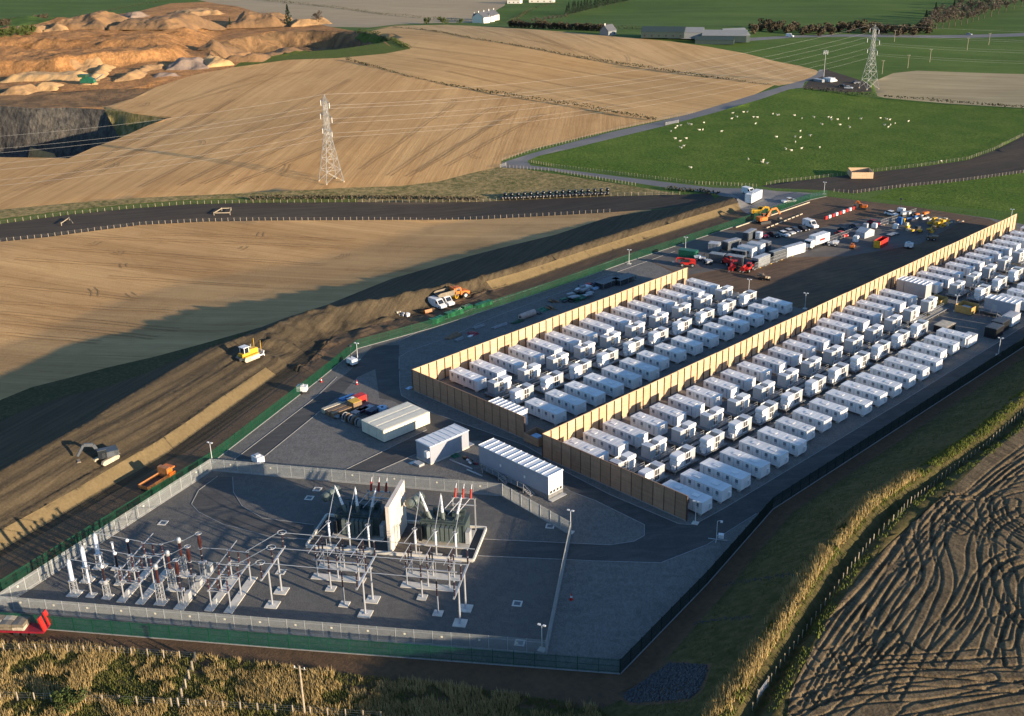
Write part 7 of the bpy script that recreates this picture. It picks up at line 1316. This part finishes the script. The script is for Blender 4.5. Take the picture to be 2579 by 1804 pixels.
x, y, z = at3(z1(575, 550)); t = thing('crusher', 'green mobile crusher with raised conveyor in the quarry', 'crusher', (x, y, z), R(35)); MB().prism([(-5, 1), (4, 1), (4, 3.2), (1, 4.4), (-3, 4.4), (-5, 2.6)], -1.6, 1.6).build('body', P_('green'), t); MB().bar((3, 0, 2), (10, 0, 6), 1.2, .5).build('conveyor', P_('midgrey'), t); MB().prism([(-5.5, 4.4), (-1, 4.4), (-.2, 6), (-6.2, 6)], -2, 2).build('hopper', P_('dkgreen'), t); tracks(t, 6, 1.6)
# ------------------------------------------------------------------ tall grass
def tall_grass(name, poly, dens, hmin, hmax, mk, seed, mask=None, wid=.16):
    q = np.random.default_rng(seed); poly = np.array(poly); lo_, hi_ = poly.min(0), poly.max(0); n = int((hi_-lo_).prod()*dens); P = q.uniform(lo_, hi_, (n, 2)); P = P[inpoly(P, poly)]
    k = vnoise(P, 3.2, seed)*.6+vnoise(P, 1.1, seed+1)*.4; P = P[k > (mask if mask is not None else .42)]; n = len(P); z = H(P, False); h = q.uniform(hmin, hmax, n)*(.7+.5*vnoise(P, 4, seed+2)); a = q.uniform(0, 6.283, n); l = q.normal(size=(n, 2))*.22*h[:, None]+np.array([-.10, .05])*h[:, None]; w_ = wid*q.uniform(.6, 1.4, n); dx = np.c_[np.cos(a), np.sin(a)]*w_[:, None]
    V = np.empty((n*3, 3)); V[0::3, :2] = P-dx; V[1::3, :2] = P+dx; V[0::3, 2] = V[1::3, 2] = z-.05; V[2::3, :2] = P+l; V[2::3, 2] = z+h
    me = bpy.data.meshes.new(name); me.vertices.add(n*3); me.vertices.foreach_set('co', V.ravel()); me.loops.add(n*3); me.loops.foreach_set('vertex_index', np.arange(n*3)); me.polygons.add(n); me.polygons.foreach_set('loop_start', np.arange(n)*3); me.update(); me.validate(); me.materials.append(MT[mk])
    o = bpy.data.objects.new(name, me); COL.objects.link(o); o['kind'] = 'stuff'; return n
def gmat(name, a, b):
    m_ = mat(name, a, rough=.95, c2=b, sc=.5, spec=.1); return m_
MT['straw'] = gmat('straw_grass', (.46, .34, .155), (.30, .215, .09)); MT['olive'] = gmat('olive_grass', (.17, .155, .05), (.085, .095, .025)); MT['lush'] = gmat('lush_grass', (.15, .165, .035), (.09, .115, .025))
fg = [atp(p) for p in [(-60, 1618), (200, 1630), (500, 1652), (800, 1690), (1100, 1722), (1500, 1780), (1700, 1850), (1700, 1900), (-60, 1900)]]
tall_grass('tall_grass', fg, 46, .45, 1.15, 'straw', 21, .45, .055); tall_grass('tall_grass', fg, 26, .25, .6, 'olive', 22, .30, .07); tall_grass('tall_grass', fg, 9, .2, .45, 'lush', 23, .55, .08)
yy = np.arange(52, 300, 6.0); cx = np.interp(yy, [40, 98, 108, 118, 130, 151, 192, 212, 420], [-48, -62, -64.5, -67, -70, -73.5, -73.6, -75.2, -76]); near = lambda y0, y1, a, b: [(x+a, y) for x, y in zip(cx, yy) if y0 <= y <= y1]+[(x+b, y) for x, y in zip(cx[::-1], yy[::-1]) if y0 <= y <= y1]
tall_grass('tall_grass', near(52, 168, -3.0, .6), 44, .5, 1.35, 'straw', 31, .36, .055); tall_grass('tall_grass', near(52, 300, -2.2, 1.0), 22, .25, .6, 'lush', 32, .36, .07); tall_grass('tall_grass', near(52, 300, -15, -3.2), 6, .10, .28, 'olive', 33, .40, .07); tall_grass('tall_grass', near(52, 300, 3.0, 5.4), 12, .2, .45, 'lush', 35, .40, .07)
# broken stone of the rip-rap
rp_ = np.random.default_rng(9); pr = np.array([atp(p) for p in [(1690, 1668), (1735, 1672), (1785, 1676), (1775, 1712), (1760, 1740), (1735, 1760), (1641, 1768), (1592, 1770), (1565, 1748), (1612, 1722), (1655, 1692)]]); Pq = rp_.uniform(pr.min(0), pr.max(0), (2600, 2)); Pq = Pq[inpoly(Pq, pr)]; zq = H(Pq, False); b = MB()
for (x, y), z in zip(Pq, zq):
    r = rp_.uniform(.14, .38); v = [(x+r*rp_.uniform(.6, 1.2)*sx, y+r*rp_.uniform(.6, 1.2)*sy, z+r*rp_.uniform(.3, 1.0)*sz) for sx, sy, sz in ((-1, 0, 0), (0, -1, 0), (1, 0, 0), (0, 1, 0), (0, 0, 1))]; b.add(v, [(0, 1, 4), (1, 2, 4), (2, 3, 4), (3, 0, 4)])
for ln_ in ([c6(700, 472), c6(860, 445), c6(1000, 425), c6(1110, 415)], [c6(540, 682), c6(650, 660), c6(820, 648)]):
    Q_ = [np.array(atp(p)) for p in ln_]
    for a, c in zip(Q_[:-1], Q_[1:]):
        for k in range(int(np.hypot(*(c-a))*9)):
            x, y = a+(c-a)*rp_.random()+rp_.normal(size=2)*.32; r = rp_.uniform(.08, .2); z = hz(x, y); b.add([(x-r, y, z), (x, y-r, z), (x+r, y, z), (x, y+r, z), (x, y, z+r)], [(0, 1, 4), (1, 2, 4), (2, 3, 4), (3, 0, 4)])
MT['rock'] = mat('blue_grey_stone', (.085, .09, .10), rough=.9, c2=(.035, .038, .045), sc=2.5); o = b.build('rip_rap_stones', MT['rock']); o['kind'] = 'stuff'
